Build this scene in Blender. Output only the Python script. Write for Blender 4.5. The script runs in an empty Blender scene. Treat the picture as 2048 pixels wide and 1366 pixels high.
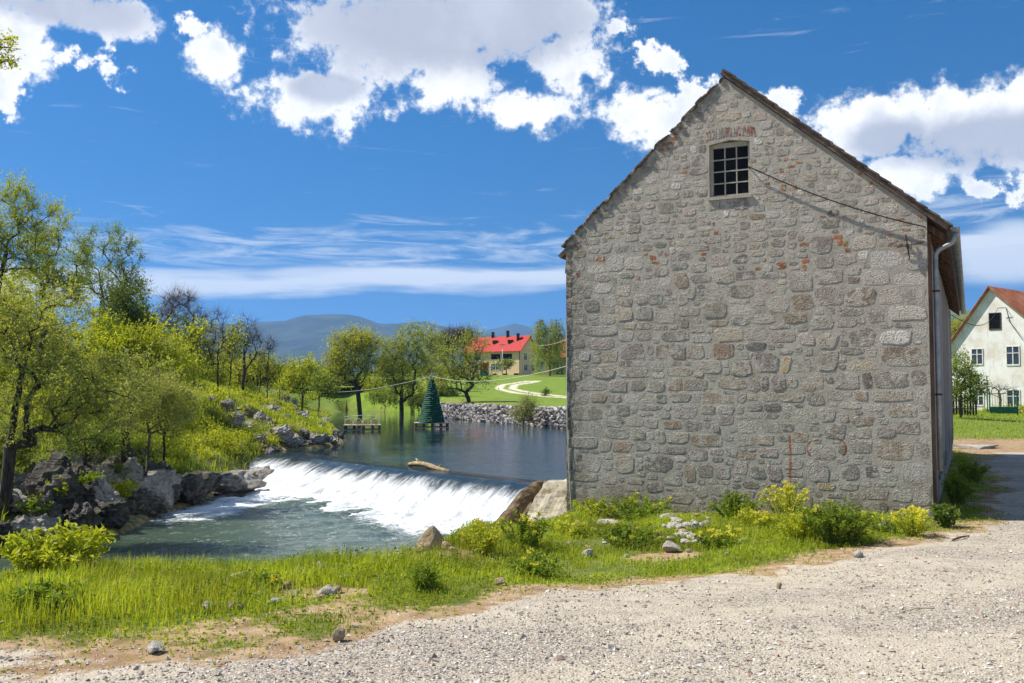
import bpy, math, random
import numpy as np
from mathutils import Vector, Matrix

SC = bpy.context.scene
COL = SC.collection
PI = math.pi
random.seed(7)
RNG = np.random.default_rng(11)

# ------------------------------------------------------------------ camera
EYE = np.array((0.0, 0.0, 1.65))
F_PX = 1900.0                      # focal length in photo pixels (photo 2048 wide)
PITCH = math.atan2(100.0, F_PX)
cam_d = bpy.data.cameras.new('camera')
cam_d.sensor_width = 36.0
cam_d.lens = 36.0 * F_PX / 2048.0
cam_d.clip_start = 0.1
cam_d.clip_end = 30000.0
cam = bpy.data.objects.new('camera', cam_d)
cam.location = EYE
cam.rotation_euler = (PI / 2 + PITCH, 0, 0)
COL.objects.link(cam)
SC.camera = cam

# ------------------------------------------------------------------ light
SUN_EL = math.radians(52)
SUN_TRAVEL = math.radians(-12)     # horizontal heading of the light, from +X
sd = Vector((math.cos(SUN_TRAVEL) * math.cos(SUN_EL), math.sin(SUN_TRAVEL) * math.cos(SUN_EL), -math.sin(SUN_EL)))
sun_l = bpy.data.lights.new('sun', 'SUN')
sun_l.energy = 4.7
sun_l.angle = math.radians(0.55)
sun_l.color = (1.0, 0.95, 0.86)
sun = bpy.data.objects.new('sun', sun_l)
sun.rotation_euler = sd.to_track_quat('-Z', 'Y').to_euler()
sun.location = (-30, 20, 60)
COL.objects.link(sun)

SC.view_settings.view_transform = 'Standard'
SC.view_settings.look = 'None'
SC.view_settings.exposure = 0.62
SC.view_settings.gamma = 1.0
SC.view_settings.use_curve_mapping = False
SC.render.film_transparent = False
try:
    SC.cycles.use_denoising = True
    SC.cycles.max_bounces = 8
    SC.cycles.diffuse_bounces = 3
    SC.cycles.glossy_bounces = 3
    SC.cycles.transmission_bounces = 4
    SC.cycles.transparent_max_bounces = 8
    SC.cycles.volume_bounces = 1
    SC.cycles.sample_clamp_indirect = 6.0
    SC.cycles.caustics_reflective = False
    SC.cycles.caustics_refractive = False
except Exception:
    pass


# ------------------------------------------------------------------ node helpers
class S:
    """A shader socket with arithmetic."""
    def __init__(s, nt, sock):
        s.nt, s.k = nt, sock

    def _m(s, op, *a, clamp=False):
        n = s.nt.nodes.new('ShaderNodeMath')
        n.operation = op
        n.use_clamp = clamp
        for i, v in enumerate((s,) + a):
            if isinstance(v, S):
                s.nt.links.new(v.k, n.inputs[i])
            else:
                n.inputs[i].default_value = float(v)
        return S(s.nt, n.outputs[0])

    def __add__(s, o): return s._m('ADD', o)
    def __sub__(s, o): return s._m('SUBTRACT', o)
    def __mul__(s, o): return s._m('MULTIPLY', o)
    def __truediv__(s, o): return s._m('DIVIDE', o)
    def __rsub__(s, o): return (s * -1.0) + o
    __radd__ = __add__
    __rmul__ = __mul__
    def max(s, o): return s._m('MAXIMUM', o)
    def min(s, o): return s._m('MINIMUM', o)
    def abs(s): return s._m('ABSOLUTE')
    def pow(s, o): return s._m('POWER', o)
    def sqrt(s): return s._m('SQRT')
    def clamp(s): return s._m('ADD', 0.0, clamp=True)

    def step(s, a, b, lo=0.0, hi=1.0):
        n = s.nt.nodes.new('ShaderNodeMapRange')
        n.interpolation_type = 'SMOOTHSTEP'
        s.nt.links.new(s.k, n.inputs[0])
        for i, v in ((1, a), (2, b), (3, lo), (4, hi)):
            n.inputs[i].default_value = v
        return S(s.nt, n.outputs[0])

    def lin(s, a, b, lo=0.0, hi=1.0):
        n = s.nt.nodes.new('ShaderNodeMapRange')
        s.nt.links.new(s.k, n.inputs[0])
        for i, v in ((1, a), (2, b), (3, lo), (4, hi)):
            n.inputs[i].default_value = v
        return S(s.nt, n.outputs[0])


def xyz(nt, vec):
    n = nt.nodes.new('ShaderNodeSeparateXYZ')
    nt.links.new(vec.k, n.inputs[0])
    return [S(nt, o) for o in n.outputs]


def comb(nt, *c):
    n = nt.nodes.new('ShaderNodeCombineXYZ')
    for i, v in enumerate(c):
        if isinstance(v, S):
            nt.links.new(v.k, n.inputs[i])
        else:
            n.inputs[i].default_value = v
    return S(nt, n.outputs[0])


def coord(nt, kind='Object'):
    if kind == 'Position':
        return S(nt, nt.nodes.new('ShaderNodeNewGeometry').outputs['Position'])
    return S(nt, nt.nodes.new('ShaderNodeTexCoord').outputs[kind])


def scaled(nt, vec, sc):
    n = nt.nodes.new('ShaderNodeMapping')
    nt.links.new(vec.k, n.inputs[0])
    n.inputs['Scale'].default_value = sc if hasattr(sc, '__len__') else (sc, sc, sc)
    return S(nt, n.outputs[0])


def noise(nt, vec, scale, detail=4, rough=0.55, dist=0.0, lac=2.0):
    n = nt.nodes.new('ShaderNodeTexNoise')
    nt.links.new(vec.k, n.inputs['Vector'])
    n.inputs['Scale'].default_value = scale
    n.inputs['Detail'].default_value = detail
    n.inputs['Roughness'].default_value = rough
    n.inputs['Lacunarity'].default_value = lac
    n.inputs['Distortion'].default_value = dist
    return S(nt, n.outputs[0])


def voro(nt, vec, scale, feature='F1', out=0, rnd=1.0):
    n = nt.nodes.new('ShaderNodeTexVoronoi')
    n.feature = feature
    nt.links.new(vec.k, n.inputs['Vector'])
    n.inputs['Scale'].default_value = scale
    n.inputs['Randomness'].default_value = rnd
    return S(nt, n.outputs[out])


def attr(nt, name, out='Fac'):
    n = nt.nodes.new('ShaderNodeAttribute')
    n.attribute_name = name
    return S(nt, n.outputs[out])


def mix(nt, fac, a, b, blend='MIX'):
    n = nt.nodes.new('ShaderNodeMix')
    n.data_type = 'RGBA'
    n.blend_type = blend
    if isinstance(fac, S):
        nt.links.new(fac.k, n.inputs[0])
    else:
        n.inputs[0].default_value = fac
    for i, v in ((6, a), (7, b)):
        if isinstance(v, S):
            nt.links.new(v.k, n.inputs[i])
        else:
            n.inputs[i].default_value = tuple(v[:3]) + (1.0,)
    return S(nt, n.outputs[2])


def ramp(nt, fac, stops):
    n = nt.nodes.new('ShaderNodeValToRGB')
    nt.links.new(fac.k, n.inputs[0])
    e = n.color_ramp.elements
    while len(e) < len(stops):
        e.new(0.5)
    for el, (p, c) in zip(e, stops):
        el.position = p
        el.color = tuple(c[:3]) + (1.0,)
    return S(nt, n.outputs[0])


def vscale(nt, col, fac):
    """colour times a scalar socket"""
    n = nt.nodes.new('ShaderNodeVectorMath')
    n.operation = 'SCALE'
    nt.links.new(col.k, n.inputs[0])
    nt.links.new(fac.k, n.inputs['Scale'])
    return S(nt, n.outputs[0])


def obj_rand(nt):
    return S(nt, nt.nodes.new('ShaderNodeObjectInfo').outputs['Random'])


def isl_rand(nt):
    return S(nt, nt.nodes.new('ShaderNodeNewGeometry').outputs['Random Per Island'])


def new_mat(name):
    m = bpy.data.materials.new(name)
    m.use_nodes = True
    nt = m.node_tree
    nt.nodes.clear()
    out = nt.nodes.new('ShaderNodeOutputMaterial')
    return m, nt, out


def finish(nt, out, col, rough=0.85, bump=None, bump_d=0.02, spec=0.3, metal=0.0, bump_s=1.0, extra=None):
    b = nt.nodes.new('ShaderNodeBsdfPrincipled')
    if isinstance(col, S):
        nt.links.new(col.k, b.inputs['Base Color'])
    else:
        b.inputs['Base Color'].default_value = tuple(col[:3]) + (1.0,)
    if isinstance(rough, S):
        nt.links.new(rough.k, b.inputs['Roughness'])
    else:
        b.inputs['Roughness'].default_value = rough
    b.inputs['Specular IOR Level'].default_value = spec
    b.inputs['Metallic'].default_value = metal
    if bump is not None:
        n = nt.nodes.new('ShaderNodeBump')
        n.inputs['Distance'].default_value = bump_d
        n.inputs['Strength'].default_value = bump_s
        nt.links.new(bump.k, n.inputs['Height'])
        nt.links.new(n.outputs[0], b.inputs['Normal'])
    nt.links.new(b.outputs[0], out.inputs[0])
    return b


def simple_mat(name, c1, c2, scale=6.0, rough=0.85, bump_d=0.01, spec=0.3, metal=0.0, detail=6, vary=0.0, kind='Object', stretch=None):
    m, nt, out = new_mat(name)
    v = coord(nt, kind)
    if stretch:
        v = scaled(nt, v, stretch)
    n = noise(nt, v, scale, detail, 0.62)
    col = mix(nt, n.step(0.3, 0.7), c1, c2)
    if vary:
        col = vscale(nt, col, (obj_rand(nt) + isl_rand(nt) - 1.0) * vary + 1.0)
    finish(nt, out, col, rough, n if bump_d else None, bump_d, spec, metal)
    return m


# ------------------------------------------------------------------ world: sky and clouds
def build_world():
    w = bpy.data.worlds.new('World')
    SC.world = w
    w.use_nodes = True
    nt = w.node_tree
    nt.nodes.clear()
    out = nt.nodes.new('ShaderNodeOutputWorld')
    sky = nt.nodes.new('ShaderNodeTexSky')
    sky.sky_type = 'NISHITA'
    sky.sun_disc = False
    sky.sun_elevation = SUN_EL
    sky.sun_rotation = math.atan2(-sd.x, -sd.y)
    sky.altitude = 600
    sky.air_density = 1.0
    sky.dust_density = 0.15
    sky.ozone_density = 3.0
    # read the sky a little above each direction: a clear spring horizon without the brown rim
    d = coord(nt, 'Generated')
    x, y, z = xyz(nt, d)
    lifted = comb(nt, x, y, z.max(0.0) * 0.80 + 0.20)
    nt.links.new(lifted.k, sky.inputs['Vector'])
    hs = nt.nodes.new('ShaderNodeHueSaturation')
    hs.inputs['Saturation'].default_value = 1.36
    hs.inputs['Value'].default_value = 0.62
    nt.links.new(sky.outputs[0], hs.inputs['Color'])
    bg = nt.nodes.new('ShaderNodeBackground')
    nt.links.new(hs.outputs[0], bg.inputs[0])
    bg.inputs[1].default_value = 0.14

    DEG = 180.0 / PI
    az0 = x._m('ARCTAN2', y) * DEG
    el = z._m('ARCSINE') * DEG
    # the cloud field seen ahead is carried on around the sky, turned back on itself
    az = (az0 + (28.3 + 56.6 * 8))._m('PINGPONG', 56.6) - 28.3
    big = noise(nt, d, 7.0, 6, 0.62)
    fine = noise(nt, d, 26.0, 7, 0.65)
    puff = noise(nt, d, 75.0, 5, 0.6)
    warp = (big - 0.5) * 2.3 + (fine - 0.5) * 2.9 + (puff - 0.5) * 1.3

    def ell(px, py, rx, ry):
        a = math.degrees(math.atan((px - 1024) / F_PX))
        e = math.degrees(math.atan((783 - py) / math.hypot(F_PX, px - 1024)))
        k = math.degrees(1 / F_PX)
        u = (az - a) * (1 / (rx * k))
        v = (el - e) * (1 / (ry * k))
        return 1.0 - (u * u + v * v).sqrt()

    def union(lst):
        f = None
        for t in lst:
            g = ell(*t)
            f = g if f is None else f.max(g)
        return f

    cum = union([(800, 60, 330, 140), (1010, 20, 260, 110), (620, 190, 180, 78), (900, 150, 150, 70),
                 (1130, 110, 130, 90), (1060, 215, 130, 62), (1290, 225, 110, 70),
                 (425, 112, 80, 60), (20, 75, 80, 90), (140, 12, 190, 42),
                 (1760, 240, 150, 76), (1940, 240, 190, 88), (2060, 230, 120, 90), (1820, 345, 110, 50)])
    # torn scraps
    scraps = union([(1310, 115, 84, 54), (150, 112, 84, 40), (360, 34, 46, 36), (10, 180, 64, 48), (1390, 190, 80, 46), (1570, 200, 60, 40), (2050, 400, 66, 48), (1980, 378, 48, 26), (1240, 36, 40, 24)])
    cum = cum.max(scraps + warp * 0.55 - 0.22)
    body = cum + warp * 0.62 - 0.10
    a_c = (body.step(-0.05, 0.40) * 0.75 + body.step(0.08, 0.30) * 0.25)
    grey = union([(820, 30, 290, 120), (1010, 40, 210, 120), (640, 165, 90, 34), (1960, 275, 180, 50), (120, 0, 150, 40), (1800, 270, 90, 40)])
    g_c = (grey + (big - 0.5) * 1.3 + (fine - 0.5) * 0.7).step(-0.28, 0.50)
    col_c = mix(nt, g_c, (1.0, 1.0, 1.0), (0.46, 0.49, 0.58))
    soft = noise(nt, d, 14.0, 5, 0.55)
    col_c = mix(nt, (soft * 0.6 + fine * 0.4).step(0.44, 0.66) * body.step(0.15, 0.6) * 0.55, col_c, (0.58, 0.62, 0.72))

    # long low streaks near the horizon
    st = noise(nt, scaled(nt, comb(nt, az0, el, z), (0.05, 0.55, 0.0)), 1.0, 6, 0.6, 0.4)
    st2 = noise(nt, scaled(nt, comb(nt, az0, el, z), (0.16, 1.3, 0.0)), 1.0, 5, 0.65, 0.8)
    lift = el - az * 0.035 + (noise(nt, scaled(nt, comb(nt, az0, el, z), (0.035, 0.16, 0.0)), 1.0, 4, 0.6) - 0.5) * 3.2
    band = (1.0 - ((lift - 6.85) * (1 / 1.35)).abs()).clamp()
    band2 = (1.0 - ((lift - 8.6) * (1 / 2.6)).abs()).clamp()
    a_s = ((band * 1.1 + (st - 0.5) * 1.7) .step(0.28, 0.95) * 0.9).max((band2 * 0.62 + (st2 - 0.5) * 2.4).step(0.25, 1.0) * 0.62)
    low = (1.0 - ((el - 3.5) * (1 / 2.6)).abs()).clamp()
    a_s = a_s.max((low * 0.35 + (st2 - 0.5) * 1.4).step(0.3, 0.9) * 0.30)
    # heaped soft bank on the right near the horizon
    rb = union([(2030, 505, 170, 62), (2080, 470, 150, 40)])
    a_r = (rb + (st - 0.5) * 0.8 + (big - 0.5) * 0.6).step(-0.05, 0.6) * 0.85
    a_s = a_s.max(a_r)

    # overhead, out of the picture, the same heaps thin out
    over = noise(nt, scaled(nt, comb(nt, x / (z + 0.25), y / (z + 0.25), 0.0), 1.0), 2.4, 6, 0.6)
    a_o = (over.step(0.52, 0.62)) * el.step(25.0, 32.0)
    alpha = (a_c.max(a_o) + a_s * (1.0 - a_c)).clamp()
    alpha = alpha * el.step(-1.0, 0.5)
    cb = nt.nodes.new('ShaderNodeBackground')
    col_all = mix(nt, (a_c.max(a_o)).clamp(), (0.74, 0.79, 0.86), col_c)
    nt.links.new(col_all.k, cb.inputs[0])
    cb.inputs[1].default_value = 0.80
    ms = nt.nodes.new('ShaderNodeMixShader')
    nt.links.new(alpha.k, ms.inputs[0])
    nt.links.new(bg.outputs[0], ms.inputs[1])
    nt.links.new(cb.outputs[0], ms.inputs[2])
    nt.links.new(ms.outputs[0], out.inputs[0])
    try:
        w.cycles.sampling_method = 'MANUAL'
        w.cycles.sample_map_resolution = 1024
    except Exception:
        pass


build_world()


# ------------------------------------------------------------------ geometry helpers
def ray(px, py):
    """direction of a photo pixel in world space (y component 1 along the view axis before pitch)"""
    c, s = math.cos(PITCH), math.sin(PITCH)
    a, b = (px - 1024) / F_PX, (683 - py) / F_PX
    return np.array((a, c - s * b, s + c * b))


def at(px, py, Y):
    r = ray(px, py)
    return EYE + r * (Y / r[1])


def at_z(px, py, z):
    r = ray(px, py)
    return EYE + r * ((z - EYE[2]) / r[2])


def smooth(a, b, x):
    t = np.clip((np.asarray(x, float) - a) / (b - a), 0, 1)
    return t * t * (3 - 2 * t)


def _hash(ix, iy, iz, seed):
    h = (ix.astype(np.int64) * 374761393 + iy.astype(np.int64) * 668265263 + iz.astype(np.int64) * 2147483647 + seed * 1274126177) & 0xFFFFFFFF
    h = ((h ^ (h >> 13)) * 1274126177) & 0xFFFFFFFF
    h = h ^ (h >> 16)
    return (h & 0xFFFF) / 65535.0


def vnoise(p, seed=0):
    p = np.asarray(p, float)
    i = np.floor(p)
    f = p - i
    f = f * f * (3 - 2 * f)
    ix, iy, iz = i[:, 0], i[:, 1], i[:, 2]
    r = 0
    for dx in (0, 1):
        wx = f[:, 0] if dx else 1 - f[:, 0]
        for dy in (0, 1):
            wy = f[:, 1] if dy else 1 - f[:, 1]
            for dz in (0, 1):
                wz = f[:, 2] if dz else 1 - f[:, 2]
                r = r + wx * wy * wz * _hash(ix + dx, iy + dy, iz + dz, seed)
    return r


def fbm(p, octaves=4, seed=0, gain=0.5):
    p = np.asarray(p, float)
    a, s, t = 1.0, 0.0, 0.0
    for o in range(octaves):
        s = s + a * vnoise(p * (2.03 ** o) + 17.3 * o, seed + o)
        t += a
        a *= gain
    return s / t - 0.5


def fbm2(x, y, scale, octaves=4, seed=0, gain=0.5):
    x = np.asarray(x, float)
    sh = x.shape
    p = np.stack([x.ravel() * scale, np.asarray(y, float).ravel() * scale, np.zeros(x.size)], 1)
    return fbm(p, octaves, seed, gain).reshape(sh)


def np_mesh(name, verts, faces=None, mats=(), smooth_shade=False, loops=None, counts=None):
    """fast mesh from numpy; faces = (n,k) array, or loops + counts for mixed sizes"""
    me = bpy.data.meshes.new(name)
    verts = np.asarray(verts, np.float32)
    if faces is not None:
        if isinstance(faces, (list, tuple)) and len(faces) and not isinstance(faces, np.ndarray):
            counts = np.array([len(f) for f in faces], np.int32)
            loops = np.array([i for f in faces for i in f], np.int32)
        else:
            faces = np.asarray(faces, np.int32)
            counts = np.full(len(faces), faces.shape[1], np.int32)
            loops = faces.ravel()
    me.vertices.add(len(verts))
    me.vertices.foreach_set('co', verts.ravel())
    me.loops.add(len(loops))
    me.loops.foreach_set('vertex_index', np.asarray(loops, np.int32))
    me.polygons.add(len(counts))
    starts = np.concatenate(([0], np.cumsum(counts)[:-1])).astype(np.int32)
    me.polygons.foreach_set('loop_start', starts)
    me.polygons.foreach_set('use_smooth', np.full(len(counts), bool(smooth_shade)))
    for m in mats:
        me.materials.append(m)
    me.update(calc_edges=True)
    me.validate()
    return me


def add_attr(me, name, vals):
    a = me.attributes.new(name, 'FLOAT', 'POINT')
    a.data.foreach_set('value', np.asarray(vals, np.float32))


def link(name, me, parent=None, mat=None):
    o = bpy.data.objects.new(name, me)
    COL.objects.link(o)
    if mat is not None and me is not None and not me.materials:
        me.materials.append(mat)
    if parent is not None:
        o.parent = parent
    return o


def tag(o, label=None, cat=None, group=None, kind=None):
    if label:
        o['label'] = label
    if cat:
        o['category'] = cat
    if group:
        o['group'] = group
    if kind:
        o['kind'] = kind
    return o


def empty(name, loc, label, cat, group=None, rz=0.0):
    o = bpy.data.objects.new(name, None)
    o.location = [float(c) for c in loc]
    o.rotation_euler = (0, 0, rz)
    o.empty_display_size = 0.2
    COL.objects.link(o)
    return tag(o, label, cat, group)


class MB:
    """collects simple solids into one mesh"""
    def __init__(s):
        s.v, s.f = [], []

    def add(s, vs, fs):
        b = len(s.v)
        s.v.extend([tuple(map(float, p)) for p in vs])
        s.f.extend([tuple(i + b for i in f) for f in fs])
        return s

    def box(s, lo, hi, M=None, bevel=0.0):
        (x0, y0, z0), (x1, y1, z1) = lo, hi
        p = [(x0, y0, z0), (x1, y0, z0), (x1, y1, z0), (x0, y1, z0), (x0, y0, z1), (x1, y0, z1), (x1, y1, z1), (x0, y1, z1)]
        if M is not None:
            p = [tuple(M @ Vector(q)) for q in p]
        return s.add(p, [(0, 3, 2, 1), (4, 5, 6, 7), (0, 1, 5, 4), (1, 2, 6, 5), (2, 3, 7, 6), (3, 0, 4, 7)])

    def prism(s, poly, axis_a, axis_b, axis_n, o, depth):
        """extrude a 2-D polygon (ccw in a,b) by depth along n"""
        a, b, n, o = map(np.asarray, (axis_a, axis_b, axis_n, o))
        k = len(poly)
        v = [o + a * p[0] + b * p[1] for p in poly] + [o + a * p[0] + b * p[1] + n * depth for p in poly]
        fs = [tuple(range(k)), tuple(range(2 * k - 1, k - 1, -1))]
        fs += [(i, i + k, (i + 1) % k + k, (i + 1) % k) for i in range(k)]
        return s.add(v, fs)

    def tube(s, pts, r, n=6, caps=True):
        pts = [np.asarray(p, float) for p in pts]
        rr = r if hasattr(r, '__len__') else [r] * len(pts)
        vs, fs = [], []
        up0 = None
        for i, p in enumerate(pts):
            t = pts[min(i + 1, len(pts) - 1)] - pts[max(i - 1, 0)]
            t = t / (np.linalg.norm(t) + 1e-9)
            ref = np.array((0, 0, 1.0)) if abs(t[2]) < 0.9 else np.array((1.0, 0, 0))
            if up0 is None:
                up0 = np.cross(t, ref)
            a = up0 - t * np.dot(up0, t)
            a /= np.linalg.norm(a) + 1e-9
            up0 = a
            b = np.cross(t, a)
            for k in range(n):
                w = 2 * PI * k / n
                vs.append(p + (a * math.cos(w) + b * math.sin(w)) * rr[i])
        for i in range(len(pts) - 1):
            for k in range(n):
                k2 = (k + 1) % n
                fs.append((i * n + k, i * n + k2, (i + 1) * n + k2, (i + 1) * n + k))
        if caps:
            fs.append(tuple(range(n - 1, -1, -1)))
            fs.append(tuple((len(pts) - 1) * n + k for k in range(n)))
        return s.add(vs, fs)

    def build(s, name, mat, parent=None, smooth_shade=False):
        me = np_mesh(name, s.v, s.f, [mat] if mat else [], smooth_shade)
        return link(name, me, parent)


def seg_dist(px, py, a, b):
    ax, ay = a
    dx, dy = b[0] - ax, b[1] - ay
    t = np.clip(((px - ax) * dx + (py - ay) * dy) / (dx * dx + dy * dy), 0, 1)
    cx, cy = ax + t * dx, ay + t * dy
    d = np.hypot(px - cx, py - cy)
    cr = dx * (py - ay) - dy * (px - ax)
    return d, cr, t


def poly_sd(px, py, poly):
    d = np.full(px.shape, 1e9)
    inside = np.zeros(px.shape, bool)
    n = len(poly)
    for i in range(n):
        a, b = poly[i], poly[(i + 1) % n]
        d = np.minimum(d, seg_dist(px, py, a, b)[0])
        if a[1] != b[1]:
            c = ((a[1] > py) != (b[1] > py)) & (px < (b[0] - a[0]) * (py - a[1]) / (b[1] - a[1]) + a[0])
            inside ^= c
    return np.where(inside, -d, d)


def line_side(px, py, pts):
    """signed distance to an open polyline, positive on its left"""
    d = np.full(px.shape, 1e9)
    s = np.zeros(px.shape)
    for a, b in zip(pts[:-1], pts[1:]):
        dd, cr, t = seg_dist(px, py, a, b)
        m = dd < d - 1e-9
        d = np.where(m, dd, d)
        s = np.where(m, np.sign(cr), s)
    return d * s


# ------------------------------------------------------------------ the lie of the land
Z_POND, Z_POOL = -0.80, -1.85
G_DIR = np.array((0.900, -0.435)) / math.hypot(0.9, 0.435)     # along the gable, left to right
S_DIR = np.array((-G_DIR[1], G_DIR[0]))                        # along the side wall, away
B_R = np.array((7.04, 16.0))
B_W = 6.62
B_L = B_R - G_DIR * B_W
B_LEN = 18.0
WEIR_R, WEIR_L = np.array((0.62, 25.6)), np.array((-9.3, 38.2))

POOL = [(-60, 5.5), (-16, 11.9), (-10, 13.5), (-6, 13.9), (-2.8, 14.4), (-1.1, 16.0), (0.1, 18.2), (1.2, 20.1), (3.6, 24.6), (0.62, 25.6), (-9.3, 38.2),
        (-10.2, 33), (-10.2, 27), (-9.8, 23.6), (-11.2, 20.3), (-16, 17.5), (-60, 13.5)]
POND = [(0.62, 25.6), (4.6, 26.2), (9, 36), (14, 46), (12, 52), (3.6, 63), (-5.4, 86), (-12, 112), (-22, 126), (-19, 103),
        (-14.5, 75), (-9.5, 53), (-7.9, 43.5), (-9.3, 38.2)]
WATER = POOL[:9] + POND[1:-1] + [(-9.6, 38.6)] + POOL[11:]
RIVER = [(-60, 9.5), (-16, 15), (-8, 19), (-5, 28), (-4, 38), (-1, 50), (-4, 62), (-9, 80), (-15, 105), (-22, 130), (-40, 300), (-60, 9000)]
GRAVEL_EDGE = [(-40, 5.0), (-3.7, 6.5), (-2.6, 6.6), (-1.35, 7.15), (-0.5, 8.3), (0.9, 9.8), (2.4, 10.7), (4.1, 11.6), (6.3, 13.5), (7.7, 15.2),
               (9.4, 18.2), (12.0, 23), (14.3, 29), (17, 33), (24, 36), (60, 38)]
PATH_A = [(3.0, 140), (-0.5, 128), (-0.8, 118), (1.2, 108), (4.5, 99), (8.0, 93)]


def height(x, y, fine=True):
    x = np.asarray(x, float)
    y = np.asarray(y, float)
    sp, sq = poly_sd(x, y, POND), poly_sd(x, y, POOL)
    sdw = poly_sd(x, y, WATER)
    left = line_side(x, y, RIVER) > 0
    level = Z_POOL + (Z_POND - Z_POOL) * smooth(-3.0, 3.0, sq - sp)
    # right / near side
    dip = 0.24 * smooth(8.0, 12.0, y) * np.interp(x, [-9, -5, -3.2, -2.4, -0.8, 0.0, 0.8, 2.0, 5.0], [0.7, 0.65, 0.8, 0.5, 0.25, 0.7, 1.0, 0.85, 0.0])
    near = -0.030 * np.clip(y, -12, 17) - dip
    house = -0.51 - dip * (1 - smooth(30, 40, y)) + 0.55 * smooth(34, 72, y)
    meadow = 0.55 + 4.4 * smooth(70, 195, y)
    meadow = np.where(y > 195, 4.95, meadow)
    # the slope steepens just below the terrace of the red roofed house
    k = smooth(40, 62, y) * (1 - smooth(16, 30, x - 0.12 * y))
    zr = np.where(y < 17, near, house)
    zr = zr * (1 - k) + meadow * k
    bed = np.where(sp < sq, -2.3, -3.0)
    gab = smooth(50, 60, y)
    bank = (smooth(-1.1, 2.9, sdw) * smooth(-0.5, -2.0, x) + smooth(-1.1, 1.1, sdw) * (1 - smooth(-0.5, -2.0, x))) * (1 - gab) + smooth(0.15, 0.9, sdw) * gab
    z_right = bed + (zr - bed) * bank
    # left bank
    zl = level + 0.15 + 2.9 * smooth(0.0, 11.0, sdw) + 1.2 * smooth(10, 60, sdw)
    zl = zl + 0.6 * smooth(0, 1.3, sdw) * (1 - smooth(38, 60, y))
    z_left = np.where(sdw < 0, bed + (level + 0.15 - bed) * smooth(-1.2, 0, sdw), zl)
    ls = line_side(x, y, RIVER)
    kk = 0.02 + 16.0 * smooth(108, 128, y)
    wl = smooth(-1, 1, ls / kk)
    z = z_left * wl + z_right * (1 - wl)
    far = smooth(230, 420, np.hypot(x, y))
    z = z * (1 - far) + 3.6 * far
    if fine:
        nz = fbm2(x, y, 0.35, 4, 3)
        amp = np.where(left, 0.9 * smooth(0, 2.5, sdw), 0.07 + 0.25 * smooth(0.0, 1.0, sdw) * (1 - smooth(1.5, 3.0, sdw)))
        ge = line_side(x, y, GRAVEL_EDGE)
        amp = np.where(~left, amp * np.where(ge > 0, 1.0, 0.55), amp)
        amp = amp * (sdw > -1)
        z = z + nz * amp
        mic = fbm2(x, y, 3.1, 3, 9)
        z = z + mic * np.where(ge > 0, 0.05, 0.02) * (y < 45)
    return z


def gz(x, y):
    return float(height(np.array([x]), np.array([y]))[0])


def hit_ground(px, py, y0=3.0, y1=260.0):
    """where a photo pixel's ray first meets the land"""
    r = ray(px, py)
    ys = np.concatenate([np.arange(y0, 40, 0.1), np.arange(40, y1, 0.5)])
    pts = EYE[None] + r[None] * (ys / r[1])[:, None]
    hz = height(pts[:, 0], pts[:, 1])
    below = np.nonzero(pts[:, 2] <= hz)[0]
    if len(below) == 0:
        return pts[-1]
    p = pts[below[0]]
    p[2] = hz[below[0]]
    return p

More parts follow.
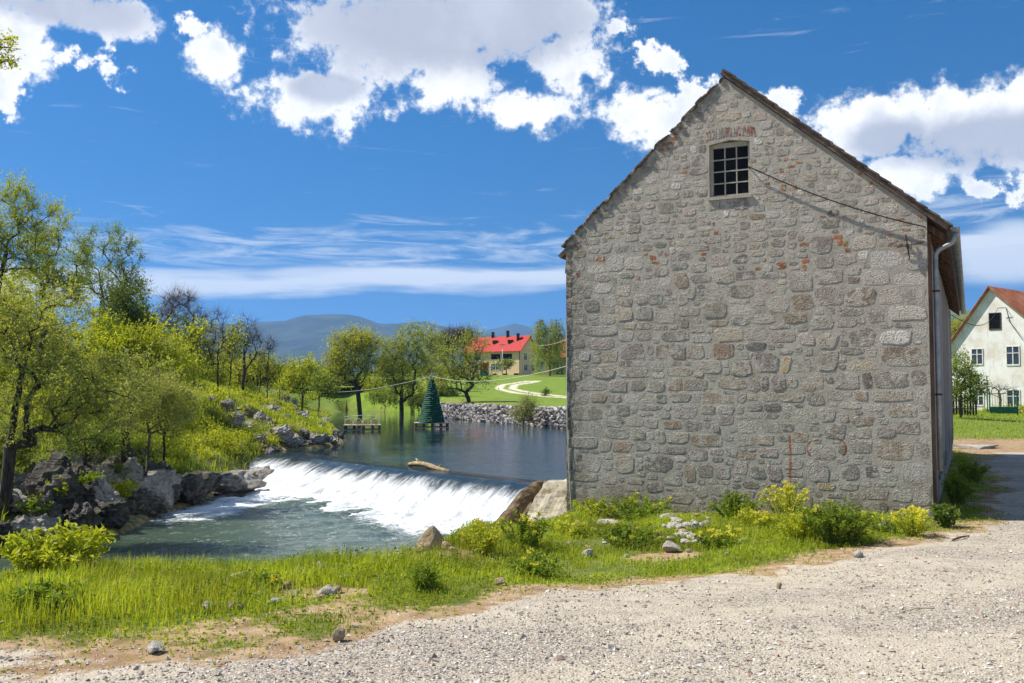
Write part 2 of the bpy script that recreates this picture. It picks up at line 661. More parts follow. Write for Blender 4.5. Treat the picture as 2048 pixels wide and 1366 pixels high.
# ------------------------------------------------------------------ materials
def mat_ground():
    m, nt, out = new_mat('ground')
    P = coord(nt, 'Position')
    ge = attr(nt, 'a_gravel')
    dirt = attr(nt, 'a_dirt')
    mead = attr(nt, 'a_meadow')
    path = attr(nt, 'a_path')
    n1 = noise(nt, P, 0.55, 5, 0.6)
    n2 = noise(nt, P, 5.0, 5, 0.6)
    n3 = noise(nt, P, 34.0, 3, 0.6)
    # gravel: crushed limestone over pale dust
    cell = voro(nt, P, 52.0, 'F1', 0)
    cr = voro(nt, P, 52.0, 'F1', 1)
    crs = nt.nodes.new('ShaderNodeSeparateColor')
    nt.links.new(cr.k, crs.inputs[0])
    rnd = S(nt, crs.outputs[0])
    peb = ramp(nt, rnd, [(0.0, (0.19, 0.165, 0.135)), (0.3, (0.35, 0.30, 0.235)), (0.65, (0.47, 0.41, 0.325)), (0.9, (0.60, 0.545, 0.46)), (1.0, (0.34, 0.20, 0.12))])
    peb = mix(nt, cell.step(0.35, 0.75) * 0.45, peb, (0.13, 0.11, 0.085))
    dust = mix(nt, n2.step(0.3, 0.7), (0.43, 0.365, 0.27), (0.52, 0.455, 0.35))
    tracks = noise(nt, scaled(nt, P, (0.35, 1.0, 1.0)), 0.8, 4, 0.6)
    rut = attr(nt, 'a_rut')
    grav = mix(nt, (rut * 0.10 + tracks * 0.85 + n2 * 0.35).step(0.5, 0.70) * 0.85, peb, dust)
    # bare earth
    earth = mix(nt, n2.step(0.3, 0.7), (0.25, 0.155, 0.08), (0.42, 0.305, 0.18))
    earth = mix(nt, n1.step(0.5, 0.7) * 0.6, earth, (0.20, 0.115, 0.055))
    # turf
    turf = mix(nt, n2.step(0.3, 0.72), (0.075, 0.11, 0.014), (0.16, 0.19, 0.032))
    turf = mix(nt, (n3 * 0.6 + n1 * 0.5).step(0.52, 0.70) * 0.6, turf, (0.19, 0.15, 0.075))
    # meadow beyond the river
    md = mix(nt, n1.step(0.3, 0.7), (0.145, 0.225, 0.022), (0.20, 0.27, 0.035))
    md = mix(nt, noise(nt, P, 1.6, 4).step(0.40, 0.66) * 0.5, md, (0.085, 0.15, 0.018))
    md = mix(nt, noise(nt, scaled(nt, P, (0.05, 0.13, 1)), 1.0, 5).step(0.56, 0.68) * 0.6, md, (0.21, 0.155, 0.06))
    turf = mix(nt, mead, turf, md)
    c = mix(nt, (dirt + (n2 - 0.5) * 1.1).step(0.35, 0.65), turf, earth)
    c = mix(nt, (ge + (n2 - 0.5) * 0.9 + (n3 - 0.5) * 0.4).step(0.36, 0.6), c, grav)
    c = mix(nt, path, c, (0.62, 0.56, 0.42))
    hgt = (cell * -0.7 + 1.0) * ge + n3 * 0.9 + n2 * 0.6
    finish(nt, out, c, 0.95, hgt, 0.014, 0.15)
    return m


def mat_stone(name='wall_stone'):
    """limestone of the gable; each stone carries its own colour in 'Col'"""
    m, nt, out = new_mat(name)
    P = coord(nt, 'Object')
    base = attr(nt, 'Col', 'Color')
    pit = noise(nt, P, 26.0, 6, 0.72)
    pit2 = voro(nt, P, 42.0)
    blot = noise(nt, P, 5.0, 5, 0.65)
    c = mix(nt, pit.step(0.52, 0.34) * 0.75, base, (0.075, 0.066, 0.055))  # cavity shade of the pits painted dark into the stone colour
    c = mix(nt, pit.step(0.60, 0.74) * 0.4, c, (0.56, 0.52, 0.46))
    c = mix(nt, blot.step(0.55, 0.75) * 0.35, c, (0.20, 0.16, 0.11))
    # pointing smeared over the faces
    sm = noise(nt, P, 2.6, 6, 0.7, 0.6)
    smc = mix(nt, noise(nt, P, 15.0, 5, 0.7).step(0.3, 0.7), (0.45, 0.405, 0.325), (0.59, 0.535, 0.435))
    c = mix(nt, (sm * 0.65 + noise(nt, P, 11.0, 4, 0.6) * 0.4).step(0.49, 0.60) * 0.85, c, smc)
    c = graffiti(nt, P, wall_tones(nt, P, c))
    h = pit * 1.0 + pit2 * 0.5 + blot * 0.6
    finish(nt, out, c, 0.92, h, 0.022, 0.2)
    return m


def wall_tones(nt, P, c):
    """weathered down the left corner, darker below the left verge, brown splashes at the foot"""
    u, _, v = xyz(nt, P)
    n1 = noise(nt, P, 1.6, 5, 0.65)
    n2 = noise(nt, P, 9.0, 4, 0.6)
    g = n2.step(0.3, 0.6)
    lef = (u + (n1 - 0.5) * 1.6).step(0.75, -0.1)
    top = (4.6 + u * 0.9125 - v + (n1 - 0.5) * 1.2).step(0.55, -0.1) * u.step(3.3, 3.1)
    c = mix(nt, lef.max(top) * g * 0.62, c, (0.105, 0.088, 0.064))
    foot = (v + (n1 - 0.5) * 1.6).step(0.35, -0.45)
    c = mix(nt, foot * g * 0.5, c, (0.25, 0.18, 0.10))
    return c


def graffiti(nt, P, c):
    """faded red painted strokes low on the gable (wall coordinates: x along, z up)"""
    u, _, v = xyz(nt, P)
    wob = (noise(nt, P, 3.0, 3) - 0.5) * 0.08
    u = u + wob
    v2 = v + wob
    def ring(cu, cv, r, w, lo, hi):
        du, dv = u - cu, v2 - cv
        d = (((du * du + dv * dv).sqrt() - r).abs()).step(w, w * 0.45)
        ang = dv._m('ARCTAN2', du)
        return d * ang.step(lo - 0.1, lo + 0.1) * ang.step(hi + 0.1, hi - 0.1)
    bar = (u - GR['bar'][0]).abs().step(0.028, 0.014) * v.step(GR['bar'][1], GR['bar'][1] + 0.05) * v.step(GR['bar'][2], GR['bar'][2] - 0.05)
    r1 = ring(GR['c1'][0], GR['c1'][1], 0.16, 0.022, 1.2, 3.10)
    r1b = ring(GR['c1'][0], GR['c1'][1], 0.16, 0.022, -3.10, -2.2)
    r2 = ring(GR['c2'][0], GR['c2'][1], 0.16, 0.022, -0.9, 1.9)
    mk = bar.max(r1).max(r1b).max(r2) * noise(nt, P, 14.0, 4).step(0.3, 0.5) * 0.8
    return mix(nt, mk, c, (0.38, 0.085, 0.03))


def mat_mortar():
    m, nt, out = new_mat('mortar')
    P = coord(nt, 'Object')
    n1 = noise(nt, P, 2.2, 5, 0.6)
    n2 = noise(nt, P, 15.0, 6, 0.7)
    n3 = noise(nt, P, 60.0, 4, 0.7)
    c = mix(nt, n1.step(0.3, 0.7), (0.51, 0.46, 0.37), (0.63, 0.575, 0.47))
    c = mix(nt, n2.step(0.48, 0.32) * 0.6, c, (0.16, 0.14, 0.11))
    c = mix(nt, n3.step(0.58, 0.74) * 0.4, c, (0.46, 0.43, 0.37))
    c = mix(nt, noise(nt, P, 0.9, 5, 0.65).step(0.52, 0.68) * 0.45, c, (0.30, 0.25, 0.175))
    c = graffiti(nt, P, wall_tones(nt, P, c))
    finish(nt, out, c, 0.95, n2 + n3 * 0.5 + n1 * 0.5, 0.045, 0.15)
    return m


def mat_leaf(name, c1, c2, trans=0.55, vary=0.5, dark=0.6):
    m, nt, out = new_mat(name)
    r = isl_rand(nt)
    P = coord(nt, 'Position')
    big = noise(nt, P, 0.9, 3, 0.5)
    c = mix(nt, r, c1, c2)
    c = vscale(nt, c, big.lin(0.3, 0.7, 1.0 - vary * 0.5, 1.0 + vary * 0.5))
    d = nt.nodes.new('ShaderNodeBsdfPrincipled')
    nt.links.new(c.k, d.inputs['Base Color'])
    d.inputs['Roughness'].default_value = 0.55
    d.inputs['Specular IOR Level'].default_value = 0.25
    t = nt.nodes.new('ShaderNodeBsdfTranslucent')
    tc = mix(nt, 1.0, c, (1.25, 1.15, 0.45), 'MULTIPLY')
    nt.links.new(tc.k, t.inputs[0])
    ms = nt.nodes.new('ShaderNodeMixShader')
    ms.inputs[0].default_value = trans
    nt.links.new(d.outputs[0], ms.inputs[1])
    nt.links.new(t.outputs[0], ms.inputs[2])
    nt.links.new(ms.outputs[0], out.inputs[0])
    return m


def mat_bark(name, c1, c2):
    m, nt, out = new_mat(name)
    P = coord(nt, 'Object')
    n = noise(nt, scaled(nt, P, (6, 6, 1.2)), 2.0, 6, 0.65)
    c = mix(nt, n.step(0.35, 0.65), c1, c2)
    finish(nt, out, c, 0.95, n, 0.03, 0.15)
    return m


def mat_rock(name, dark, light, white=(0.62, 0.59, 0.53), wet=0.0, moss=0.25, strat=0.0, deep=0.10):
    m, nt, out = new_mat(name)
    P = coord(nt, 'Object')
    W = coord(nt, 'Position')
    n1 = noise(nt, W, 1.3, 6, 0.65)
    n2 = noise(nt, W, 9.0, 6, 0.7)
    c = mix(nt, (n1 * 0.6 + n2 * 0.5).step(0.42, 0.66), dark, light)
    c = mix(nt, (n2 * 0.7 + n1 * 0.4).step(0.60, 0.76) * 0.8, c, white)
    if moss:
        nz = S(nt, nt.nodes.new('ShaderNodeNewGeometry').outputs['Normal'])
        up = xyz(nt, nz)[2]
        c = mix(nt, (up * 0.6 + noise(nt, W, 2.4, 4)).step(0.95, 1.15) * moss, c, (0.07, 0.09, 0.018))
    h = n1 * 0.8 + n2
    if strat:
        h = h + noise(nt, scaled(nt, W, (0.6, 0.6, 9.0)), 1.0, 4) * strat
    z = xyz(nt, W)[2]
    finish(nt, out, c, 0.9 - wet * 0.45, h, deep, 0.3)
    return m


def mat_water(name, col, ripple, rough, foam=False, bscale=3.0, ruffle=False):
    m, nt, out = new_mat(name)
    P = coord(nt, 'Position')
    v = scaled(nt, P, (1.0, 0.55, 1.0))
    n1 = noise(nt, v, bscale, 4, 0.6, 0.6)
    n2 = noise(nt, v, bscale * 4.3, 4, 0.6, 0.4)
    h = n1 + n2 * 0.45
    if ruffle:
        # a breeze ruffles the open right hand side, the lee under the trees lies smooth
        px_, py_, _ = xyz(nt, P)
        wind = (px_ + 5.0 - (py_ - 30.0) * 0.09 + (noise(nt, P, 0.22, 4) - 0.5) * 9.0).step(-2.0, 3.5, 0.22, 3.4)
        h = h * wind
    c = mix(nt, noise(nt, P, 0.25, 4).step(0.35, 0.65), col, tuple(k * 1.5 for k in col))
    b = finish(nt, out, c, rough, h, ripple, 0.5)
    b.inputs['IOR'].default_value = 1.33
    if foam:
        f = attr(nt, 'a_foam')
        fl = noise(nt, scaled(nt, comb(nt, attr(nt, 'a_u'), attr(nt, 'a_v'), 0.0), (0.55, 0.5, 1.0)), 1.0, 6, 0.66, 1.2)
        lace = noise(nt, P, 4.5, 6, 0.7, 0.8)
        mk = (f * 1.15 + (fl - 0.5) * 1.5 + (lace - 0.5) * 1.3).step(0.42, 0.95)
        # thin white caps further out, the chop's highlights painted in as white
        cre = (n1 * 0.5 + n2 * 0.5 + lace * 0.25).step(0.67, 0.79) * 0.42 * attr(nt, 'a_chop')
        mk = mk.max(cre)
        c2 = mix(nt, mk, c, (0.78, 0.81, 0.82))
        nt.links.new(c2.k, b.inputs['Base Color'])
        nt.links.new(mk.lin(0, 1, rough, 0.8).k, b.inputs['Roughness'])
    return m


def mat_fall():
    """water sliding over the crest and breaking white; a_t runs down the face, a_u along the crest"""
    m, nt, out = new_mat('falling_water')
    t, u = attr(nt, 'a_t'), attr(nt, 'a_u')
    wob = noise(nt, scaled(nt, comb(nt, u, t, 0.0), (0.9, 0.9, 1.0)), 1.0, 4, 0.6)
    uu = u + (wob - 0.5) * 0.7
    st = noise(nt, scaled(nt, comb(nt, uu, t, 0.0), (2.6, 0.55, 1.0)), 1.0, 6, 0.68, 0.5)
    st2 = noise(nt, scaled(nt, comb(nt, uu, t, 0.0), (9.0, 1.5, 1.0)), 1.0, 6, 0.72, 0.6)
    lump = noise(nt, scaled(nt, comb(nt, u, t, 0.0), (3.2, 3.0, 1.0)), 1.0, 5, 0.7, 0.8)
    edge = noise(nt, scaled(nt, comb(nt, u, 0.0, 0.0), (0.55, 1, 1)), 1.0, 4, 0.6)
    mk = (t - (edge - 0.5) * 0.9 - 0.78 + (st - 0.5) * 1.0 + (st2 - 0.5) * 0.75 + (lump - 0.5) * 0.5).step(-0.30, 0.40)
    foam_shade = (st2 * 0.5 + st * 0.35 + lump * 0.3).step(0.60, 0.44) * 0.55  # bluish shade painted into the hollows of the white water
    c = mix(nt, mk, (0.014, 0.024, 0.020), (0.80, 0.83, 0.84))
    c = mix(nt, foam_shade * mk, c, (0.30, 0.36, 0.36))
    finish(nt, out, c, mk.lin(0, 1, 0.06, 0.7), st * 0.7 + st2 + lump * 0.8, 0.10, 0.5)
    return m


MAT = {}


def wall_uv(px, py):
    """gable wall coordinates of a photo pixel: u along the wall from its left corner, z height"""
    r = ray(px, py)
    n = np.array((S_DIR[0], S_DIR[1], 0.0))
    p0 = np.array((B_L[0], B_L[1], 0.0))
    k = np.dot(p0 - EYE, n) / np.dot(r, n)
    p = EYE + r * k
    return float(np.dot(p[:2] - B_L, G_DIR)), float(p[2])


_b0, _b1 = wall_uv(1582, 985), wall_uv(1582, 868)
GR = {'bar': (_b0[0], _b0[1], _b1[1]), 'c1': wall_uv(1633, 898), 'c2': wall_uv(1672, 898)}

MAT['ground'] = mat_ground()
MAT['stone'] = mat_stone()
MAT['mortar'] = mat_mortar()
MAT['pond'] = mat_water('pond_water', (0.010, 0.024, 0.030), 0.02, 0.06, bscale=2.0, ruffle=True)
MAT['pool'] = mat_water('river_water', (0.055, 0.082, 0.050), 0.11, 0.14, foam=True, bscale=2.6)
MAT['fall'] = mat_fall()
MAT['dark_rock'] = mat_rock('dark_bank_rock', (0.06, 0.051, 0.042), (0.24, 0.21, 0.175), (0.52, 0.48, 0.42), 0.1, 0.7, 1.4, 0.22)
MAT['pale_rock'] = mat_rock('pale_bank_rock', (0.22, 0.19, 0.16), (0.50, 0.46, 0.40), (0.72, 0.68, 0.61), 0.0, 0.3, 0.6)
MAT['tan_rock'] = mat_rock('tan_rock', (0.30, 0.22, 0.12), (0.50, 0.39, 0.23), (0.66, 0.58, 0.44), 0.0, 0.1)
MAT['white_rock'] = mat_rock('white_limestone', (0.36, 0.32, 0.26), (0.56, 0.52, 0.44), (0.70, 0.67, 0.60), 0.0, 0.05)
MAT['bark'] = mat_bark('bark', (0.035, 0.028, 0.020), (0.11, 0.09, 0.065))
MAT['bark_grey'] = mat_bark('grey_bark', (0.07, 0.062, 0.052), (0.19, 0.17, 0.14))
MAT['twig'] = simple_mat('twig', (0.05, 0.04, 0.03), (0.12, 0.10, 0.075), 4)
MAT['leaf_olive'] = mat_leaf('leaf_olive', (0.3, 0.35, 0.08), (0.5, 0.52, 0.16), 0.45)
MAT['leaf_yellow'] = mat_leaf('leaf_yellow_green', (0.34, 0.42, 0.025), (0.54, 0.56, 0.055), 0.5)
MAT['leaf_gold'] = mat_leaf('leaf_gold_green', (0.37, 0.43, 0.03), (0.54, 0.54, 0.06), 0.5)
MAT['leaf_green'] = mat_leaf('leaf_green', (0.16, 0.25, 0.02), (0.3, 0.38, 0.04), 0.45)
MAT['leaf_dark'] = mat_leaf('leaf_dark_green', (0.08, 0.13, 0.018), (0.16, 0.22, 0.03), 0.35)
MAT['leaf_willow'] = mat_leaf('leaf_willow', (0.28, 0.36, 0.045), (0.46, 0.5, 0.09), 0.5)
MAT['grass'] = mat_leaf('grass', (0.25, 0.33, 0.022), (0.48, 0.52, 0.055), 0.45, 0.8)
MAT['dry_grass'] = mat_leaf('dry_grass', (0.30, 0.25, 0.11), (0.45, 0.38, 0.19), 0.35)
MAT['flower'] = mat_leaf('yellow_flower', (0.55, 0.55, 0.05), (0.75, 0.68, 0.12), 0.4)
MAT['pebble'] = None


# ------------------------------------------------------------------ ground sheet
def axis(segs):
    out = [segs[0][0]]
    for a, b, h0, h1 in segs:
        p = a
        while p < b - 1e-6:
            h = h0 + (h1 - h0) * (p - a) / (b - a)
            p = min(b, p + h)
            out.append(p)
    return np.array(out)


def build_ground():
    xs = axis([(-9000, -400, 900, 300), (-400, -60, 60, 12), (-60, -22, 5, 1.0), (-22, -8, 0.6, 0.16), (-8, 9, 0.14, 0.14), (9, 22, 0.2, 0.6),
               (22, 70, 1.2, 4), (70, 400, 12, 60), (400, 9000, 300, 900)])
    ys = axis([(-9000, -200, 900, 60), (-200, 2, 40, 0.5), (2, 17, 0.14, 0.14), (17, 30, 0.2, 0.35), (30, 60, 0.5, 0.8), (60, 130, 1.0, 1.6),
               (130, 260, 2.5, 6), (260, 800, 15, 80), (800, 9500, 200, 900)])
    X, Y = np.meshgrid(xs, ys)
    Z = height(X, Y)
    far = np.hypot(X, Y) > 700
    Z = np.where(far, 3.6, Z)
    # keep the sheet below the floor of the old mill so that it never shows inside
    nx, ny = len(xs), len(ys)
    idx = np.arange(nx * ny).reshape(ny, nx)
    quads = np.stack([idx[:-1, :-1], idx[:-1, 1:], idx[1:, 1:], idx[1:, :-1]], -1).reshape(-1, 4)
    V = np.stack([X, Y, Z], -1).reshape(-1, 3)
    x, y = V[:, 0], V[:, 1]
    ge = line_side(x, y, GRAVEL_EDGE)
    rag = fbm2(x, y, 1.3, 4, 21) * 1.6
    left = line_side(x, y, RIVER) > 0
    g = np.where(left, 0, smooth(0.55, -0.45, ge + rag))
    g = g * (1 - smooth(60, 75, y))
    g = np.where((y > 41) & (x > 8), 0.0, g)
    dirt = np.where(left, 0.0, smooth(1.6, -0.2, ge + rag * 1.3) * 0.95)
    # the bare tan patch by the pointed boulder, trodden spots in the turf
    for (cx, cy, r) in ((-1.1, 12.2, 1.0), (2.0, 12.9, 0.55), (5.2, 12.6, 0.7), (-3.2, 8.6, 0.7), (-2.0, 9.3, 0.6)):
        dirt = np.maximum(dirt, smooth(r, r * 0.3, np.hypot((x - cx) * 0.7, y - cy) + rag * 0.25))
    dirt = np.maximum(dirt, np.where(~left & (y > 30) & (x > 10), smooth(44, 40, y), 0))
    wsd = poly_sd(x, y, WATER)
    dirt = np.maximum(dirt, np.where(left & (y < 60), smooth(1.2, 0.3, wsd) * 0.5, 0))
    mead = smooth(50, 62, y) * (~left) + 0.6 * left * smooth(60, 80, y)
    mead = np.maximum(mead, np.where((x > 15) & (y > 38), 0.6, 0))
    pth = np.zeros(len(x))
    sel = (y > 80) & (y < 150) & (np.abs(x) < 30)
    dp = np.abs(line_side(x[sel], y[sel], PATH_A))
    pth[sel] = smooth(0.75, 0.25, np.abs(dp - 0.85))
    rut = np.maximum(smooth(0.5, 0.12, np.abs(ge + 1.9 + rag * 0.18)), smooth(0.5, 0.12, np.abs(ge + 3.5 + rag * 0.18))) * (y < 45)
    face_g = g[quads].mean(1) > 0.5
    near = (np.abs(x[quads]).max(1) < 60) & (y[quads].max(1) < 60) & (y[quads].min(1) > -60)
    road = face_g & near
    for name, mask in (('ground', ~road), ('gravel_road', road)):
        q = quads[mask]
        used, inv = np.unique(q, return_inverse=True)
        me = np_mesh(name, V[used], inv.reshape(-1, 4), [MAT['ground']], True)
        for an, av in (('a_gravel', g), ('a_dirt', dirt), ('a_meadow', mead), ('a_path', pth), ('a_rut', rut)):
            add_attr(me, an, av[used])
        o = link(name, me)
        tag(o, kind='structure')
        o['label'] = 'pale crushed stone yard and lane beside the old mill' if name == 'gravel_road' else 'grassy river banks, meadow and plain'


build_ground()


# ------------------------------------------------------------------ water
def sheet(name, poly, z, step, mat, grow=1.5, attrs=None, disp=None):
    x0, x1 = min(p[0] for p in poly) - grow, max(p[0] for p in poly) + grow
    y0, y1 = min(p[1] for p in poly) - grow, max(p[1] for p in poly) + grow
    xs, ys = np.arange(x0, x1 + step, step), np.arange(y0, y1 + step, step)
    X, Y = np.meshgrid(xs, ys)
    sdv = poly_sd(X, Y, poly)
    idx = np.arange(X.size).reshape(X.shape)
    q = np.stack([idx[:-1, :-1], idx[:-1, 1:], idx[1:, 1:], idx[1:, :-1]], -1).reshape(-1, 4)
    keep = sdv.ravel()[q].min(1) < grow * 0.7
    q = q[keep]
    used, inv = np.unique(q, return_inverse=True)
    x, y = X.ravel()[used], Y.ravel()[used]
    zz = np.full(len(x), float(z))
    if disp is not None:
        zz = zz + disp(x, y)
    me = np_mesh(name, np.stack([x, y, zz], 1), inv.reshape(-1, 4), [mat], True)
    if attrs:
        for k, v in attrs(x, y).items():
            add_attr(me, k, v)
    o = link(name, me)
    return o


WD = (WEIR_L - WEIR_R) / np.linalg.norm(WEIR_L - WEIR_R)      # along the crest, right to left
WLEN = float(np.linalg.norm(WEIR_L - WEIR_R))
WN = np.array((WD[1] * -1, WD[0]))
if WN[1] > 0:
    WN = -WN                                                   # downstream


def weir_uv(x, y):
    dx, dy = x - WEIR_R[0], y - WEIR_R[1]
    return dx * WD[0] + dy * WD[1], dx * WN[0] + dy * WN[1]


def pool_attrs(x, y):
    u, v = weir_uv(x, y)
    # white water spreads from the foot of the fall; a tongue runs down along the far rocks
    reach = 2.6 + 1.2 * np.sin(u * 0.5 + 0.8) + 4.2 * smooth(9.5, 15.5, u)
    f = smooth(reach + 1.4, reach - 1.6, v) * smooth(-1.0, -0.2, u)
    tongue = smooth(2.2, 0.3, np.abs(line_side(x, y, [(-9.0, 36.5), (-8.6, 32), (-8.9, 27.5), (-9.2, 24.0)]))) * smooth(21.5, 29.0, y)
    f = np.maximum(f, tongue * 0.85)
    chop = smooth(13, 4, v) * 0.7 + 0.3
    return {'a_foam': f, 'a_chop': chop, 'a_u': u, 'a_v': v}


def pool_disp(x, y):
    u, v = weir_uv(x, y)
    k = smooth(6, 1.2, v)
    return fbm2(x, y, 1.6, 4, 5) * (0.04 + 0.26 * k) + fbm2(x, y, 6.0, 3, 6) * (0.02 + 0.10 * k)


near_pool = [p if p[0] > -30 else ((-30, 10.4) if p[1] < 10 else (-30, 16.2)) for p in POOL]
tag(sheet('river', near_pool, Z_POOL, 0.14, MAT['pool'], 1.4, pool_attrs, pool_disp), 'choppy grey green river pool below the weir', kind='structure')


def build_pond():
    off = WN * -0.42
    poly = [(WEIR_R[0] + off[0] + 0.4, WEIR_R[1] + off[1] - 0.3), (6.5, 25.0), (12, 36), (17, 47), (14, 54), (5.6, 66), (-3.4, 90), (-10, 116), (-24, 131), (-22.5, 103), (-18.0, 75),
            (-13, 54), (-11.5, 44), (WEIR_L[0] + off[0] - 1.2, WEIR_L[1] + off[1] + 1.4)]
    me = np_mesh('pond', [(p[0], p[1], Z_POND) for p in poly], [tuple(range(len(poly)))], [MAT['pond']])
    o = link('pond', me)
    if me.polygons[0].normal.z < 0:
        me.flip_normals()
    tag(o, 'still dark blue green water held above the weir', kind='structure')


build_pond()


def build_weir():
    w = empty('weir', (WEIR_R[0], WEIR_R[1], Z_POOL), 'low curved masonry weir across the river beside the old mill', 'weir')
    # masonry body under the water
    body = MB()
    prof = [(-1.2, -2.6), (-1.2, -0.95), (-0.35, -0.90), (0.0, -0.92), (0.45, -1.15), (1.0, -1.65), (1.5, -2.2), (1.5, -2.6)]
    for k in (0,):
        o = np.array((WEIR_R[0], WEIR_R[1], 0.0)) - np.array((WD[0], WD[1], 0)) * 0.6
        body.prism(prof, (WN[0], WN[1], 0), (0, 0, 1), (WD[0], WD[1], 0), o, WLEN + 1.05)
    b = body.build('masonry_body', MAT['wet_stone'], w)
    b.matrix_parent_inverse = Matrix.Translation(-Vector(w.location))
    # the sheet of water: crest, slide, break
    nu, nt_ = 300, 56
    us = np.linspace(-0.28, WLEN + 0.35, nu)
    ts = np.linspace(-0.45, 3.0, nt_)
    U, T = np.meshgrid(us, ts)
    pt = [(-0.45, Z_POND), (0.0, -0.80), (0.3, -0.835), (0.6, -0.95), (1.0, -1.22), (1.45, -1.60), (1.9, -1.82), (2.4, -1.87), (3.0, -1.95)]
    Z = np.interp(T, [p[0] for p in pt], [p[1] for p in pt])
    D = T * (0.95 + 0.45 * smooth(2, 12, U))
    rough = smooth(0.5, 1.5, T)
    n = fbm(np.stack([U.ravel() * 2.4, T.ravel() * 1.3, np.zeros(U.size)], 1), 4, 31).reshape(U.shape)
    n2 = fbm(np.stack([U.ravel() * 7, T.ravel() * 5.0, np.zeros(U.size)], 1), 3, 32).reshape(U.shape)
    Z = Z + (n * 0.22 + n2 * 0.16) * rough + 0.014 + n * 0.03 * smooth(0.0, 0.3, T)
    D = D + n * 0.25 * rough
    X = WEIR_R[0] + WD[0] * U + WN[0] * D
    Y = WEIR_R[1] + WD[1] * U + WN[1] * D
    idx = np.arange(U.size).reshape(U.shape)
    q = np.stack([idx[:-1, :-1], idx[:-1, 1:], idx[1:, 1:], idx[1:, :-1]], -1).reshape(-1, 4)
    me = np_mesh('weir_water', np.stack([X, Y, Z], -1).reshape(-1, 3), q, [MAT['fall']], True)
    add_attr(me, 'a_t', T.ravel())
    add_attr(me, 'a_u', U.ravel())
    tag(link('weir_water', me), 'white water pouring over the weir crest', kind='structure')


MAT['wet_stone'] = simple_mat('wet_stone', (0.045, 0.032, 0.014), (0.22, 0.15, 0.065), 5.0, 0.6, 0.06)
build_weir()

